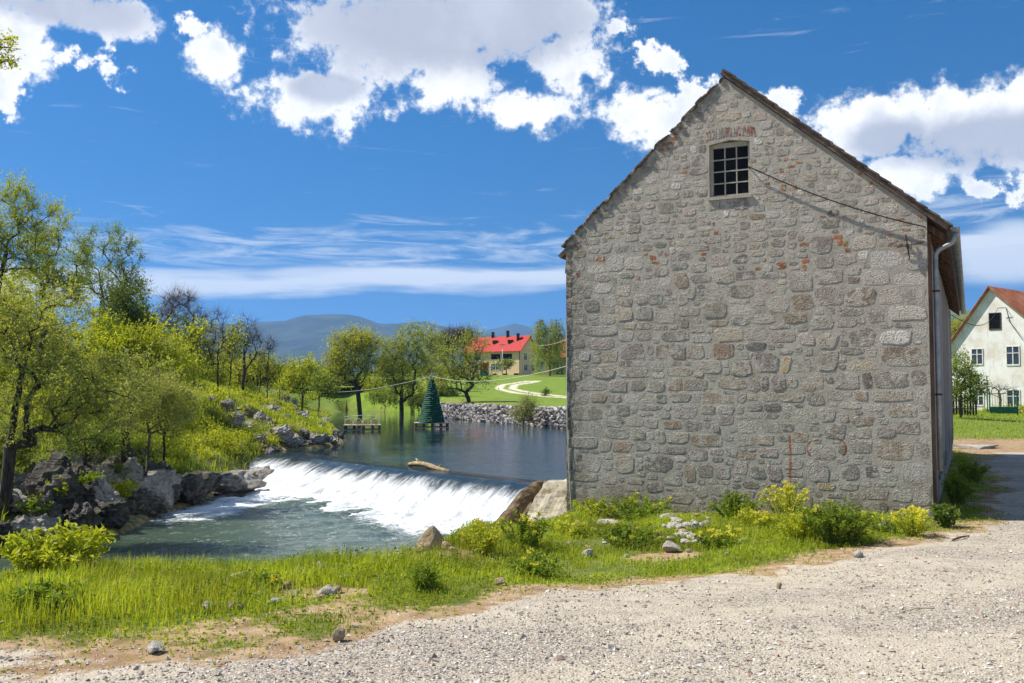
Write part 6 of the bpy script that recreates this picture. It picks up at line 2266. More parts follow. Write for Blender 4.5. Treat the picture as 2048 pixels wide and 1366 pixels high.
def pond_things():
    left = platform(725, 855, 'wooden raft with white hoop rails and twigs on the pond')
    for k in range(4):
        mb = MB()
        x0 = -1.1 + k * 0.55
        mb.tube([(x0 + 0.27 - 0.27 * math.cos(t), -0.55, 0.30 + 0.42 * math.sin(t) ** 0.7) for t in np.linspace(0.02, PI - 0.02, 9)], 0.018, 5)
        mb.build('hoop', MAT['white_paint'], left)
    mb = MB()
    mb.tube([(-1.1, -0.55, 0.3), (-1.1, -0.55, 0.85), (0, -0.55, 0.93), (1.1, -0.55, 0.85), (1.1, -0.55, 0.3)], 0.018, 5)
    mb.build('top_rail', MAT['white_paint'], left)
    rng = np.random.default_rng(4)
    st = np.stack([rng.uniform(-1, 1, 160), rng.uniform(-0.5, 0.6, 160), np.full(160, 0.3)], 1)
    dr = rng.normal(size=st.shape) * np.array((0.5, 0.5, 0.2)) + np.array((0, 0, 0.8))
    v, f = twig_geo(st, dr, rng.uniform(0.3, 0.75, 160), 0.012)
    link('dry_twigs', np_mesh('dry_twigs', v, f, [MAT['dry_grass']]), left)

    right = platform(863, 850, 'wooden raft carrying the green festive cone')
    c = right.location
    root = empty('cone_tree', (c.x, c.y, c.z + 0.322), 'dark green artificial festive cone tree with small lights and a wire star', 'festive tree')
    H, R = 2.95, 0.80
    # rings of garland, each a ragged torus
    n = 26
    for k in range(22):
        t = k / 22
        r = R * (1 - t) ** 0.92 + 0.05
        zz = H * t
        vs, fs = [], []
        m = 5
        for i in range(n):
            a = 2 * PI * i / n
            rr = r + rng.uniform(-0.03, 0.03)
            for j in range(m):
                w = 2 * PI * j / m
                q = 0.085
                vs.append(((rr + q * math.cos(w)) * math.cos(a), (rr + q * math.cos(w)) * math.sin(a), zz + 0.08 + q * math.sin(w) + rng.uniform(-0.02, 0.02)))
        for i in range(n):
            for j in range(m):
                fs.append((i * m + j, ((i + 1) % n) * m + j, ((i + 1) % n) * m + (j + 1) % m, i * m + (j + 1) % m))
        mb = MB().add(vs, fs)
        mb.build('garland_ring', MAT['garland'], root)
    mb = MB()
    mb.tube([(0, 0, 0.0), (0, 0, H * 0.98)], [R * 0.9, 0.04], 16)
    mb.build('cone_core', MAT['garland'], root)
    for k in range(44):
        t = (k + 0.5) / 44
        a = k * 2.4
        r = R * (1 - t) ** 0.92 + 0.13
        mb = MB()
        z0 = H * t + 0.06
        mb.tube([(r * math.cos(a), r * math.sin(a), z0 - 0.03), (r * math.cos(a), r * math.sin(a), z0 + 0.03)], 0.028, 5)
        mb.build('bauble', MAT['bauble'], root)
    mb = MB()
    for k in range(8):
        a = k * PI / 4
        L = 0.42 if k % 2 == 0 else 0.28
        mb.tube([(0, 0, H + 0.25), (math.cos(a) * L, 0, H + 0.25 + math.sin(a) * L)], [0.025, 0.012], 5)
    mb.tube([(0, 0, H - 0.1), (0, 0, H + 0.25)], 0.02, 5)
    mb.build('wire_star', MAT['star'], root)
    star = np.array((c.x, c.y, c.z + 0.322 + H + 0.25))

    def cable(label, a, b, sag, r=0.014):
        mb = MB()
        ps = [a * (1 - t) + b * t - np.array((0, 0, sag * 4 * t * (1 - t))) for t in np.linspace(0, 1, 21)]
        mb.tube(ps, r, 5)
        tag(mb.build('light_cable', MAT['pale_rope'], None, True), label, 'cable')
    lp = hit_ground(604, 800, 45, 90)
    mb = MB()
    mb.tube([(lp[0], lp[1], lp[2] - 0.2), (lp[0], lp[1], lp[2] + 0.9)], 0.05, 7)
    tag(mb.build('cable_stake', MAT['brown_wood'], None), 'short wooden stake holding the pond cable among the boulders', 'stake')
    cable('pale light cable from the left slope to the star of the cone', np.array((lp[0], lp[1], lp[2] + 0.85)), star, 0.5)
    rp = B_L + S_DIR * 9.0
    cable('pale light cable from the star of the cone to the mill', star, np.array((rp[0] + 0.05, rp[1], 3.6)), 0.9)
    cable('thin upper cable running from a lamp post behind the mill', at(1075, 690, 150), np.array((B_L[0] + S_DIR[0] * 5 + 0.03, B_L[1] + S_DIR[1] * 5, 3.75)), 0.4, 0.016)


MAT['deck'] = simple_mat('deck_wood', (0.42, 0.33, 0.24), (0.62, 0.53, 0.42), 1.5, 0.85, 0.006, vary=0.25, stretch=(1, 8, 8))
MAT['red_wood'] = simple_mat('red_brown_wood', (0.10, 0.035, 0.02), (0.24, 0.09, 0.05), 3, 0.85, 0.01, vary=0.3)
MAT['white_paint'] = simple_mat('white_paint', (0.62, 0.60, 0.55), (0.78, 0.77, 0.73), 4, 0.6, 0.0)
MAT['garland'] = simple_mat('green_garland', (0.004, 0.045, 0.022), (0.012, 0.11, 0.055), 18, 0.7, 0.03)
MAT['bauble'] = simple_mat('pale_bauble', (0.45, 0.48, 0.40), (0.7, 0.7, 0.6), 8, 0.4, 0.0)
MAT['star'] = simple_mat('star_wire', (0.40, 0.36, 0.30), (0.62, 0.58, 0.5), 8, 0.5, 0.0)
pond_things()


# ------------------------------------------------------------------ gabion wall
def gabion():
    rng = np.random.default_rng(9)
    line = [np.array(p, float) for p in ((14.5, 53.0), (9.5, 57.5), (3.6, 63.0), (-5.4, 86.0), (-7.4, 92.0))]
    root = empty('gabion_wall', (0.0, 72.0, -0.8), 'low grey wall of loose stones along the far water edge', 'wall')
    off = np.array((0.0, 72.0, -0.8))
    core = MB()
    V, Fc = [], []
    iv, jf = ico(1)
    cnt = 0
    for a, b in zip(line[:-1], line[1:]):
        d = b - a
        L = np.linalg.norm(d)
        d /= L
        nrm = np.array((-d[1], d[0]))
        if nrm @ (np.array((-6.0, 60.0)) - a) < 0:
            nrm = -nrm
        o = np.array((a[0], a[1], 0.0)) - off
        core.prism([(-1.0, -2.2), (0.0, -2.2), (-0.12, 0.52), (-1.0, 0.52)], (nrm[0], nrm[1], 0), (0, 0, 1), (d[0], d[1], 0), o, L + 0.02)
        n = int(L * 52)
        t, h = rng.uniform(0, L, n), rng.uniform(-1.0, 0.56, n)
        for k in range(n):
            s = rng.uniform(0.10, 0.2)
            c = np.array((a[0] + d[0] * t[k] + nrm[0] * (-0.03 - 0.04 * h[k]), a[1] + d[1] * t[k] + nrm[1] * (-0.03 - 0.04 * h[k]), h[k])) - off
            v = iv * s * np.array((1.15, 1.0, 0.75)) * rng.uniform(0.75, 1.2, (len(iv), 1)) + c
            V.append(v)
            Fc.append(jf + cnt)
            cnt += len(v)
    core.build('wall_core', MAT['gabion_core'], root)
    me = np_mesh('loose_stones', np.concatenate(V), np.concatenate(Fc), [MAT['gabion']])
    tag(link('loose_stones', me, root), kind='stuff')


def mat_gabion():
    m, nt, out = new_mat('gabion_stone')
    r = isl_rand(nt)
    c = ramp(nt, r, [(0.0, (0.10, 0.09, 0.08)), (0.4, (0.30, 0.27, 0.25)), (0.8, (0.50, 0.46, 0.43)), (1.0, (0.62, 0.58, 0.54))])
    finish(nt, out, c, 0.95, None, 0.0, 0.2)
    return m


MAT['gabion'] = mat_gabion()
MAT['gabion_core'] = simple_mat('gabion_core', (0.06, 0.055, 0.05), (0.13, 0.12, 0.11), 3, 0.95, 0.03)
gabion()


# ------------------------------------------------------------------ houses
def gabled_house(name, label, corner, ga, gw, la, ln, z0, eave, ridge, mats, over=0.4, ridge_t=0.5, seam=0):
    """corner = nearest corner; ga/gw gable direction and width; la/ln length direction and length"""
    root = empty(name, (corner[0], corner[1], z0), label, 'house')
    ga, la = np.array((ga[0], ga[1], 0.0)), np.array((la[0], la[1], 0.0))
    up = np.array((0, 0, 1.0))
    mb = MB()
    prof = [(0, -0.6), (gw, -0.6), (gw, eave - z0), (gw * ridge_t, ridge - z0), (0, eave - z0)]
    mb.prism(prof, ga, up, la, (0, 0, 0), ln)
    mb.build('walls', mats['wall'], root)
    roof = MB()
    th = 0.16
    ez, rz_ = eave - z0, ridge - z0
    for side in (0, 1):
        u0 = gw * ridge_t
        u1 = gw + over if side else -over
        sl = (rz_ - ez) / (abs((gw if side else 0) - u0))
        z1 = ez - over * sl
        a = [(u0, rz_ + 0.02), (u1, z1 + 0.02), (u1, z1 + th), (u0, rz_ + th + 0.02)]
        if side == 1:
            a = a[::-1]
        roof.prism(a, ga, up, la, -la * over, ln + 2 * over)
    r = roof.build('roof', mats['roof'], root)
    if seam:
        for side in (0, 1):
            u0 = gw * ridge_t
            u1 = gw + over if side else -over
            sl = (rz_ - ez) / (abs((gw if side else 0) - u0))
            z1 = ez - over * sl
            k = 0.0
            while k < ln + over:
                m = MB()
                p0 = ga * u0 + up * (rz_ + th + 0.03) + la * (k - over)
                p1 = ga * u1 + up * (z1 + th + 0.01) + la * (k - over)
                m.tube([p0, p1], 0.04, 4)
                m.build('roof_seam', mats['roof'], r)
                k += seam
    def win(face, s, zc, w, h, frame, pane, bars=True, depth=0.06):
        """window on the gable ('g') or long side ('l'); s = distance along it from the corner"""
        d, n = (ga, -la) if face == 'g' else (la, -ga)
        o = d * s + up * (zc - z0)
        f = MB()
        b = 0.07
        for (a0, a1, c0, c1) in ((-w / 2 - b, -w / 2, -h / 2 - b, h / 2 + b), (w / 2, w / 2 + b, -h / 2 - b, h / 2 + b), (-w / 2, w / 2, h / 2, h / 2 + b), (-w / 2 - b, w / 2 + b, -h / 2 - b - 0.04, -h / 2)):
            q = [o + d * a0 + up * c0, o + d * a1 + up * c0, o + d * a1 + up * c1, o + d * a0 + up * c1]
            f.add([x + n * depth for x in q] + [x - n * 0.1 for x in q], [(0, 1, 2, 3), (7, 6, 5, 4), (0, 4, 5, 1), (1, 5, 6, 2), (2, 6, 7, 3), (3, 7, 4, 0)])
        if bars:
            for (a0, a1, c0, c1) in ((-0.035, 0.035, -h / 2, h / 2), (-w / 2, w / 2, h * 0.12, h * 0.12 + 0.06)):
                q = [o + d * a0 + up * c0, o + d * a1 + up * c0, o + d * a1 + up * c1, o + d * a0 + up * c1]
                f.add([x + n * depth * 0.8 for x in q] + [x + n * 0.012 for x in q], [(0, 1, 2, 3), (7, 6, 5, 4), (0, 4, 5, 1), (1, 5, 6, 2), (2, 6, 7, 3), (3, 7, 4, 0)])
        wn = f.build('window', frame, root)
        g = MB()
        q = [o + d * -w / 2 + up * -h / 2, o + d * w / 2 + up * -h / 2, o + d * w / 2 + up * h / 2, o + d * -w / 2 + up * h / 2]
        g.add([x + n * 0.012 for x in q], [(0, 1, 2, 3)])
        g.build('pane', pane, wn)
    return root, win, r


def houses():
    wall_cream = simple_mat('cream_render', (0.76, 0.52, 0.30), (0.82, 0.58, 0.35), 2, 0.9, 0.01)
    red = simple_mat('red_roof', (0.38, 0.022, 0.016), (0.48, 0.045, 0.03), 3, 0.75, 0.01)
    M = {'wall': wall_cream, 'roof': red}
    z0 = 4.95
    c = at(1040, 750, 190)
    ga, la = (0.57, 0.822), (-0.822, 0.57)
    root, win, roof = gabled_house('red_roofed_house', 'cream two storey house with a bright red roof on the far rise', c, ga, 6.4, la, 14.0, z0, z0 + 5.1, z0 + 7.9, M, 0.5)
    fr, pn, dk = MAT['white_paint'], MAT['house_glass'], MAT['dark_glass']
    for (s, z, w, h, p, b) in ((3.2, 3.75, 2.6, 1.15, dk, False), (6.0, 3.75, 2.4, 1.15, dk, False), (6.0, 1.7, 2.2, 1.2, pn, True), (10.5, 3.75, 1.4, 1.2, pn, True), (10.5, 1.7, 1.4, 1.2, pn, True), (0.9, 0.1, 1.2, 0.5, dk, False), (3.6, 0.1, 1.0, 0.5, dk, False), (6.2, 0.1, 1.0, 0.5, dk, False)):
        win('l', s, z0 + z, w, h, fr if b else wall_cream, p, b)
    for (s, z, w, h) in ((1.9, 3.75, 1.0, 1.3), (2.0, 1.5, 1.1, 1.1), (4.6, 1.5, 1.0, 1.1), (4.5, 3.9, 0.5, 0.5)):
        win('g', s, z0 + z, w, h, fr, pn)
    la3, ga3 = np.array((la[0], la[1], 0)), np.array((ga[0], ga[1], 0))
    for (s, t, h) in ((2.0, 0.35, 1.3), (5.2, 0.5, 1.2), (9.0, 0.5, 1.0)):
        o = ga3 * 6.4 * t + la3 * s
        zr = (z0 + 5.1 + 2.8 * t * 2) - z0
        mb = MB()
        mb.box((o[0] - 0.3, o[1] - 0.3, zr - 0.3), (o[0] + 0.3, o[1] + 0.3, zr + h))
        mb.box((o[0] - 0.38, o[1] - 0.38, zr + h), (o[0] + 0.38, o[1] + 0.38, zr + h + 0.12))
        mb.build('chimney', MAT['dark_wood'], root)
    for s in (3.6, 7.4):
        o = ga3 * 6.4 * 0.28 + la3 * s
        zr = 5.1 + 2.8 * 0.56
        mb = MB()
        mb.box((o[0] - 0.55, o[1] - 0.5, zr - 0.1), (o[0] + 0.55, o[1] + 0.5, zr + 0.55))
        mb.build('dormer_vent', MAT['dark_wood'], root)
    mb = MB()
    mb.tube([(-0.08, -0.08, 0), (-0.08, -0.08, 5.0)], 0.07, 6)
    mb.build('downpipe', MAT['dark_wood'], root)
    # brown roofed neighbour behind the weeping willow
    c2 = at(1088, 748, 215)
    M2 = {'wall': simple_mat('tan_render', (0.40, 0.30, 0.2), (0.5, 0.38, 0.26), 2, 0.9, 0.01), 'roof': simple_mat('brown_tile_roof', (0.26, 0.07, 0.03), (0.36, 0.12, 0.06), 3, 0.85, 0.02)}
    r2, w2, _ = gabled_house('brown_roofed_house', 'tan house with a rust brown roof behind the weeping willow', c2, (0.35, 0.937), 9.0, (0.937, -0.35), 16.0, 5.0, 9.6, 13.6, M2, 0.5)
    w2('l', 3.0, 7.6, 1.3, 1.3, fr, pn)
    w2('l', 7.0, 7.6, 1.3, 1.3, fr, pn)
    # red and green kiosk, bin, lamp
    p = at(969, 738, 168)
    g = gz(p[0], p[1])
    root = empty('kiosk', (p[0], p[1], g), 'small red and green painted kiosk left of the red roofed house', 'kiosk')
    mb = MB()
    mb.box((-0.75, -0.6, -0.2), (0.75, 0.6, 1.0))
    mb.build('green_base', MAT['teal_paint'], root)
    mb = MB()
    mb.box((-0.72, -0.57, 1.0), (0.72, 0.57, 2.2))
    mb.box((-0.85, -0.7, 2.2), (0.85, 0.7, 2.32))
    mb.build('red_top', MAT['red_paint'], root)
    p = at(1119, 749, 180)
    g = gz(p[0], p[1])
    root = empty('waste_container', (p[0], p[1], g), 'dark green waste container near the weeping willow', 'bin')
    mb = MB()
    mb.add([(-0.6, -0.45, 0.15), (0.6, -0.45, 0.15), (0.6, 0.45, 0.15), (-0.6, 0.45, 0.15), (-0.75, -0.55, 1.15), (0.75, -0.55, 1.15), (0.75, 0.55, 1.15), (-0.75, 0.55, 1.15)],
           [(0, 3, 2, 1), (4, 5, 6, 7), (0, 1, 5, 4), (1, 2, 6, 5), (2, 3, 7, 6), (3, 0, 4, 7)])
    mb.build('body', MAT['bin_green'], root)
    mb = MB()
    mb.box((-0.8, -0.6, 1.16), (0.8, 0.6, 1.3))
    mb.build('lid', MAT['bin_green'], root)
    for xx in (-0.45, 0.45):
        mb = MB()
        mb.tube([(xx, -0.3, 0.1), (xx, -0.22, 0.1)], 0.1, 8)
        mb.build('wheel', MAT['dark_wood'], root)
    for (px, pyb, pyt, Y, lab) in ((1005, 750, 690, 184, 'grey street lamp before the red roofed house'), (747, 762, 711, 128, 'white lamp pole standing at the bridge')):
        p = at(px, pyb, Y)
        g = gz(p[0], p[1])
        h = at(px, pyt, Y)[2] - g
        root = empty('street_lamp', (p[0], p[1], g), lab, 'street lamp')
        mb = MB()
        mb.tube([(0, 0, -0.3), (0, 0, h * 0.6), (0, 0, h)], [0.11, 0.085, 0.06], 8)
        mb.build('pole', MAT['white_paint'], root, True)
        mb = MB()
        mb.box((-0.55, -0.12, h - 0.02), (0.55, 0.12, h + 0.12))
        mb.build('lamp_head', MAT['zinc'], root)

    # white house with the rusty roof, right
    wall_w = MAT['old_white']
    a = math.radians(50)
    gd = np.array((math.cos(a), -math.sin(a)))            # gable, left to right
    bd = np.array((math.sin(a), math.cos(a)))             # along the ridge, away
    rid = np.array((40.46, 80.0))
    Lc = rid - gd * 3.55
    Mh = {'wall': wall_w, 'roof': MAT['rust_roof']}
    root, win, roof = gabled_house('white_house', 'old white rendered house with a rusty sheet roof', (Lc[0], Lc[1]), gd, 8.6, bd, 12.0, 0.0, 5.6, 10.35, Mh, 0.35, 3.55 / 8.6, 0.55)

    def uv(px, py):
        r = ray(px, py)
        n = np.array((bd[0], bd[1], 0))
        k = np.dot(np.array((Lc[0], Lc[1], 0)) - EYE, n) / np.dot(r, n)
        p = EYE + r * k
        return float(np.dot(p[:2] - Lc, gd)), float(p[2])
    for (px, py, w, h, bars) in ((1990, 642, 0.85, 1.25, False), (1954.5, 713, 0.85, 1.25, True), (2026, 711, 0.95, 1.45, True), (1957, 796, 0.8, 1.15, True), (2027, 797, 0.95, 1.35, True), (2080, 640, 0.8, 1.2, False)):
        s, z = uv(px, py)
        win('g', s, z, w, h, MAT['white_paint'] if bars else MAT['dark_wood'], MAT['house_glass'] if bars else MAT['dark_glass'], bars)
    for s, zz in ((2.0, 4.0), (5.0, 4.0), (2.0, 1.4), (5.0, 1.4), (8.5, 4.0)):
        pass
    # service bracket and its wires on the gable
    s, z = uv(2012, 616)
    g3 = np.array((gd[0], gd[1], 0))
    n3 = -np.array((bd[0], bd[1], 0))
    o = g3 * s + np.array((0, 0, z))
    mb = MB()
    mb.tube([o, o + n3 * 0.4, o + n3 * 0.4 - g3 * 0.5], 0.03, 5)
    s2, z2 = uv(2046, 680)
    mb.tube([o, g3 * (s + 0.3) + np.array((0, 0, z - 1.2)) + n3 * 0.05, g3 * s2 + np.array((0, 0, z2)) + n3 * 0.05], 0.025, 5)
    mb.build('wire_bracket', MAT['cable'], root)
    w0 = np.array((Lc[0], Lc[1], 0)) + o + n3 * 0.4 - g3 * 0.5
    ml = np.array((B_R[0] + S_DIR[0] * 16 + G_DIR[0] * 0.1, B_R[1] + S_DIR[1] * 16 + G_DIR[1] * 0.1, 4.1))
    mb = MB()
    mb.tube([ml * (1 - t) + w0 * t - np.array((0, 0, 0.8 * 4 * t * (1 - t))) for t in np.linspace(0, 1, 15)], 0.018, 4)
    tag(mb.build('overhead_wire', MAT['cable'], None), 'slack black wire from the mill eave to the white house', 'wire')
    # pale flat roofed building behind it, with a hedge
    p = at(1925, 700, 125)
    root = empty('pale_shed', (p[0], p[1], 0.3), 'long pale building glimpsed behind the white house', 'building')
    mb = MB()
    mb.box((-8, 0, -0.5), (14, 9, 10.6))
    mb.build('walls', wall_cream, root)
    mb = MB()
    mb.box((-8.6, -0.6, 10.6), (14.6, 9.6, 12.0))
    mb.build('flat_roof', MAT['white_paint'], root)


MAT['house_glass'] = simple_mat('house_glass', (0.03, 0.035, 0.045), (0.06, 0.07, 0.09), 2, 0.12, 0.0, 0.5)
MAT['dark_wood'] = simple_mat('dark_wood', (0.03, 0.02, 0.015), (0.07, 0.045, 0.03), 4, 0.8, 0.0)
MAT['teal_paint'] = simple_mat('teal_paint', (0.02, 0.17, 0.14), (0.04, 0.24, 0.2), 3, 0.7, 0.0)
MAT['red_paint'] = simple_mat('red_paint', (0.45, 0.02, 0.03), (0.55, 0.05, 0.05), 3, 0.7, 0.0)
MAT['bin_green'] = simple_mat('bin_green', (0.01, 0.07, 0.04), (0.02, 0.10, 0.06), 3, 0.6, 0.0)


def mat_old_white():
    m, nt, out = new_mat('old_white_render')
    P = coord(nt, 'Object')
    n1 = noise(nt, P, 0.45, 6, 0.65)
    n2 = noise(nt, scaled(nt, P, (3, 3, 0.6)), 1.0, 5, 0.7)
    c = mix(nt, n1.step(0.42, 0.66), (0.82, 0.78, 0.74), (0.66, 0.58, 0.50))
    c = mix(nt, n2.step(0.56, 0.72) * 0.5, c, (0.40, 0.32, 0.26))
    finish(nt, out, c, 0.95, n2, 0.02, 0.2)
    return m


def mat_rust():
    m, nt, out = new_mat('rusty_sheet')
    P = coord(nt, 'Object')
    n1 = noise(nt, P, 0.9, 6, 0.7)
    n2 = noise(nt, scaled(nt, P, (1, 1, 4)), 3.0, 5, 0.7)
    c = mix(nt, n1.step(0.35, 0.6), (0.26, 0.075, 0.03), (0.42, 0.15, 0.065))
    c = mix(nt, (n1 * 0.5 + n2 * 0.5).step(0.54, 0.64) * 0.8, c, (0.52, 0.44, 0.40))
    finish(nt, out, c, 0.7, n2, 0.01, 0.4)
    return m


MAT['old_white'] = mat_old_white()
MAT['rust_roof'] = mat_rust()
houses()


# ------------------------------------------------------------------ right hand garden
def garden():
    T = make_tree
    T('hedge_tree', 'leafy shrub tree between the mill and the white house', 52, [(1921, 852), (1921, 800), (1922, 770)], [(1920, 735, 22, 30), (1932, 770, 30, 28), (1915, 795, 24, 26), (1950, 775, 16, 12)], 80, 'leaf_green', 'bark', 100, 0.13, 0.07, 0.55, 6, 0.7, 0.08, 0.01)
    T('back_tree', 'yellowish tree standing behind the white house', 105, [(1918, 790), (1918, 730), (1918, 690)], [(1915, 668, 34, 34), (1940, 660, 24, 24)], 81, 'leaf_olive', 'bark', 90, 0.25, 0.13, 0.8, 5, 1.2, 0.15, 0.02)
    T('garden_vine', 'bare twisted vine trained before the white house wall', 71, [(2000, 832), (2001, 800), (1996, 780)], [(1985, 772, 14, 6), (2015, 778, 22, 6), (1972, 785, 8, 8)], 82, None, 'bark_grey', 26, twigs=4, twig_len=0.7, r_max=0.12, r_tip=0.02, up=0.8)
    for k, (px, py, rx, ry, Y) in enumerate(((1965, 828, 20, 8, 68), (2005, 826, 26, 9, 68), (2045, 822, 20, 10, 68), (1925, 835, 22, 12, 58))):
        T('garden_bush', ['low clipped bush left of the green gate', 'low bush behind the green gate', 'low bush at the right end of the green gate', 'shadowed bush at the dark picket fence'][k], Y, [(px, py + ry), (px, py), (px, py - 2)], [(px, py, rx, ry)], 83 + k, 'leaf_yellow' if k < 3 else 'leaf_dark', 'bark', 40, 0.15, 0.08, 0.8, 5, 0.5, 0.03, 0.01, cat='bush')
    # green gate
    p = at(2008, 840, 60)
    g = gz(p[0], p[1])
    root = empty('garden_gate', (p[0], p[1], g), 'green metal garden gate with a solid lower panel', 'gate')
    W, H = 1.75, 1.35
    for x in (-W / 2, W / 2):
        mb = MB()
        mb.tube([(x, 0, -0.2), (x, 0, H + 0.15)], 0.045, 7)
        mb.build('post', MAT['gate_green'], root)
    for z in (0.12, 0.5, H):
        mb = MB()
        mb.tube([(-W / 2, 0, z), (W / 2, 0, z)], 0.025, 6)
        mb.build('rail', MAT['gate_green'], root)
    mb = MB()
    mb.box((-W / 2 + 0.05, -0.015, 0.13), (W / 2 - 0.05, 0.015, 0.49))
    mb.build('panel', MAT['gate_green'], root)
    for k in range(9):
        x = -W / 2 + W * (k + 1) / 10
        mb = MB()
        mb.tube([(x, 0, 0.5), (x, 0, H)], 0.010, 5)
        mb.build('bar', MAT['gate_green'], root)
    # tall frame beside the gate
    q = at(1968, 840, 61)
    g2 = gz(q[0], q[1])
    mb = MB()
    mb.tube([(q[0] - 0.8, q[1], g2 - 0.2), (q[0] - 0.8, q[1], g2 + 2.3), (q[0] + 0.25, q[1], g2 + 2.35), (q[0] + 0.25, q[1], g2 - 0.2)], 0.035, 6)
    tag(mb.build('garden_arch', MAT['gate_green'], None), 'thin dark metal arch left of the green gate', 'arch')
    # picket fence in the shade
    for k in range(9):
        px = 1908 + k * 5.6
        q = at(px, 845, 55)
        if k == 0:
            fx, fy = q[0], q[1]
            fr = empty('picket_fence', (fx, fy, gz(fx, fy)), 'dark weathered picket fence under the shrub tree', 'fence')
        mb = MB()
        z = gz(q[0], q[1]) - fr.location.z
        mb.box((q[0] - fx - 0.05, q[1] - fy - 0.02, z - 0.1), (q[0] - fx + 0.05, q[1] - fy + 0.02, z + 1.15 + 0.06 * math.sin(k * 2.1)))
        mb.build('picket', MAT['dark_wood'], fr)
    mb = MB()
    q0, q1 = at(1908, 845, 55), at(1953, 845, 55)
    z = gz(q0[0], q0[1]) - fr.location.z
    mb.tube([(0, 0.04, z + 0.8), (q1[0] - fx, q1[1] - fy + 0.04, z + 0.8)], 0.03, 4)
    mb.tube([(0, 0.04, z + 0.35), (q1[0] - fx, q1[1] - fy + 0.04, z + 0.35)], 0.03, 4)
    mb.build('rail', MAT['dark_wood'], fr)
    # concrete slab in the lane
    p = hit_ground(1940, 897, 20, 60)
    o = link('concrete_slab', rock_mesh('concrete_slab', 77, 3, (1.5, 0.8, 0.22), MAT['white_rock'], 10, 0.04, sharp=0.95))
    o.location = (p[0], p[1], p[2] + 0.02)
    tag(o, 'broken concrete slab at the far end of the plank wall', 'slab')


MAT['gate_green'] = simple_mat('gate_green', (0.015, 0.10, 0.05), (0.03, 0.16, 0.09), 5, 0.6, 0.0)
garden()


# ------------------------------------------------------------------ bridge and far woods
def bridge():
    a, b = at(470, 765, 128), at(815, 766, 134)
    c = (a + b) / 2
    d = unit(b - a)
    d[2] = 0
    L = float(np.linalg.norm(b - a))
    zt = 3.35
    root = empty('road_bridge', (c[0], c[1], 0.0), 'low dark road bridge with a thin railing far up the river', 'bridge', rz=math.atan2(d[1], d[0]))
    mb = MB()
    mb.box((-L / 2, -2.5, zt - 0.95), (L / 2, 2.5, zt))
    mb.build('deck', MAT['bridge_dark'], root)
    for x in (-L * 0.28, L * 0.02, L * 0.3):
        mb = MB()
        mb.box((x - 0.4, -2.2, -1.6), (x + 0.4, 2.2, zt - 0.952))
        mb.build('pier', MAT['bridge_dark'], root)
    for yy in (-2.4,):
        for k in range(int(L / 1.5) + 1):
            mb = MB()
            x = -L / 2 + k * 1.5
            mb.box((x - 0.04, yy - 0.04, zt), (x + 0.04, yy + 0.04, zt + 1.05))
            mb.build('railing_post', MAT['bridge_dark'], root)
        for z in (zt + 0.5, zt + 1.0):
            mb = MB()
            mb.box((-L / 2, yy - 0.03, z), (L / 2, yy + 0.03, z + 0.06))
            mb.build('railing', MAT['bridge_dark'], root)
    # woods beyond, too far to tell the trees apart
    rng = np.random.default_rng(12)
    V, Fs, n0 = [], [], 0
    n = 26000
    px = rng.uniform(-900, 1180, n)
    Y = rng.uniform(240, 330, n)
    top = 742 + 10 * np.sin(px * 0.021) + 9 * fbm(np.stack([px * 0.02, px * 0, px * 0], 1), 3, 4) * 2 - np.where(px < 480, 18, 0) + np.where(px > 960, 8, 0)
    x = (px - 1024) / F_PX * Y
    zt = 1.65 + (783 - top) / F_PX * Y
    z = 3.4 + (zt - 3.4) * rng.random(n) ** 0.6
    p = np.stack([x, Y, z], 1)
    v, f = leaf_geo(p, rng.normal(size=p.shape), np.full(n, 1.3), np.full(n, 0.9), rng)
    tag(link('far_woods', np_mesh('far_woods', v, f, [MAT['leaf_green']])), 'belt of far green woods behind the bridge', kind='stuff')


MAT['bridge_dark'] = simple_mat('bridge_dark', (0.03, 0.028, 0.026), (0.07, 0.062, 0.055), 1, 0.9, 0.0)
bridge()


# a branch of a nearer tree reaching into the top left of the picture
make_tree('overhanging_tree', 'tree at the left with one leafy twig reaching in against the sky', 13.0, [(-420, 1120), (-380, 700), (-250, 350), (-120, 160), (-40, 110)],
          [(10, 86, 26, 10), (8, 122, 22, 10)] * 9 + [(-90, 90, 70, 40), (-200, 200, 80, 60)], 99, 'leaf_gold', 'bark', 60, 0.06, 0.03, 0.10, 5, 0.16, 0.12, 0.006, 0.1)


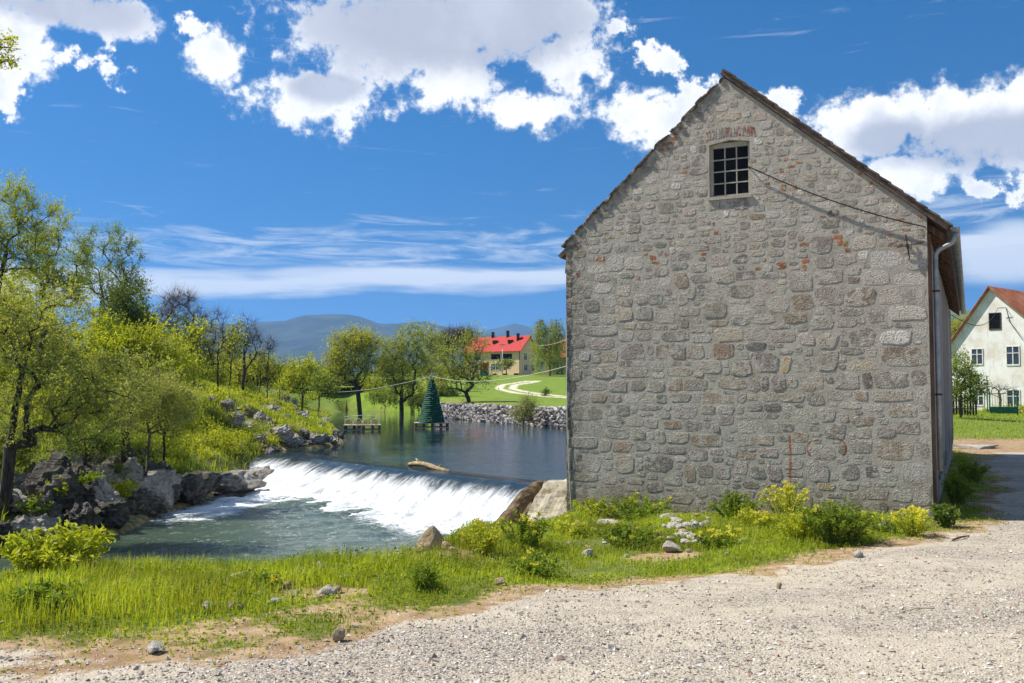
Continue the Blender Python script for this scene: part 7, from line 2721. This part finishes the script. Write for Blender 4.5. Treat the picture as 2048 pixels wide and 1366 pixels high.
# ------------------------------------------------------------------ mountains and the air between
def mountains():
    def rangef(name, label, D, prof, seed, depth):
        az = np.linspace(math.radians(-75), math.radians(75), 420)
        px = 1024 + F_PX * np.tan(az)
        yy = np.interp(px, [p[0] for p in prof], [p[1] - 7 for p in prof])
        H = (783 - yy) / F_PX * D / np.cos(az) * 1.0
        t = np.concatenate([np.linspace(0, 1, 40), np.linspace(1.03, 1.7, 16)])
        A, Tt = np.meshgrid(az, t)
        R = (D - depth + depth * Tt) / np.cos(A)
        prof_t = np.where(Tt <= 1, Tt ** 0.85, 1 - (Tt - 1) * 1.2)
        X, Y = R * np.sin(A), R * np.cos(A)
        g = fbm2(X, Y, 0.0021, 5, seed)
        Z = 3.0 + H[None, :] * prof_t * (1 + g * 0.8 * Tt * (1 - Tt) * 2.2 * (Tt < 0.97)) + fbm2(X, Y, 0.006, 3, seed + 3) * 7 * (Tt > 0.05)
        Z = np.where(Tt < 0.01, -2.0, Z)
        idx = np.arange(A.size).reshape(A.shape)
        q = np.stack([idx[:-1, :-1], idx[:-1, 1:], idx[1:, 1:], idx[1:, :-1]], -1).reshape(-1, 4)
        o = link(name, np_mesh(name, np.stack([X, Y, Z], -1).reshape(-1, 3), q, [MAT['mountain']], True))
        tag(o, label, kind='structure')
    rangef('mountain_ridge', 'long wooded mountain ridge behind the river valley', 5200,
           [(-8000, 690), (-1500, 668), (0, 670), (300, 664), (480, 660), (520, 656), (570, 652), (605, 641), (690, 638), (715, 641), (760, 656), (795, 655), (850, 651), (885, 661), (930, 664), (960, 672), (1000, 680), (1100, 692), (1400, 705), (2600, 690), (8000, 690)], 5, 1700)
    rangef('mountain_ridge', 'farther blue mountain ridge right of the first', 7000,
           [(-8000, 700), (600, 700), (900, 682), (965, 670), (1000, 662), (1030, 654), (1062, 662), (1130, 676), (1300, 670), (1700, 662), (2048, 670), (3000, 664), (8000, 690)], 8, 1300)
    me = MB().box((-9700, -9700, -5), (9700, 9900, 560)).build('haze', None)
    m = bpy.data.materials.new('haze')
    m.use_nodes = True
    nt = m.node_tree
    nt.nodes.clear()
    out = nt.nodes.new('ShaderNodeOutputMaterial')
    v = nt.nodes.new('ShaderNodeVolumePrincipled')
    v.inputs['Color'].default_value = (0.26, 0.50, 1.0, 1)
    v.inputs['Density'].default_value = 0.0001
    v.inputs['Anisotropy'].default_value = 0.1
    nt.links.new(v.outputs[0], out.inputs['Volume'])
    me.data.materials.append(m)
    tag(me, 'thin blue valley haze', kind='stuff')


MAT['mountain'] = simple_mat('mountain_woods', (0.010, 0.022, 0.016), (0.045, 0.062, 0.036), 0.006, 0.95, 0.0)
mountains()
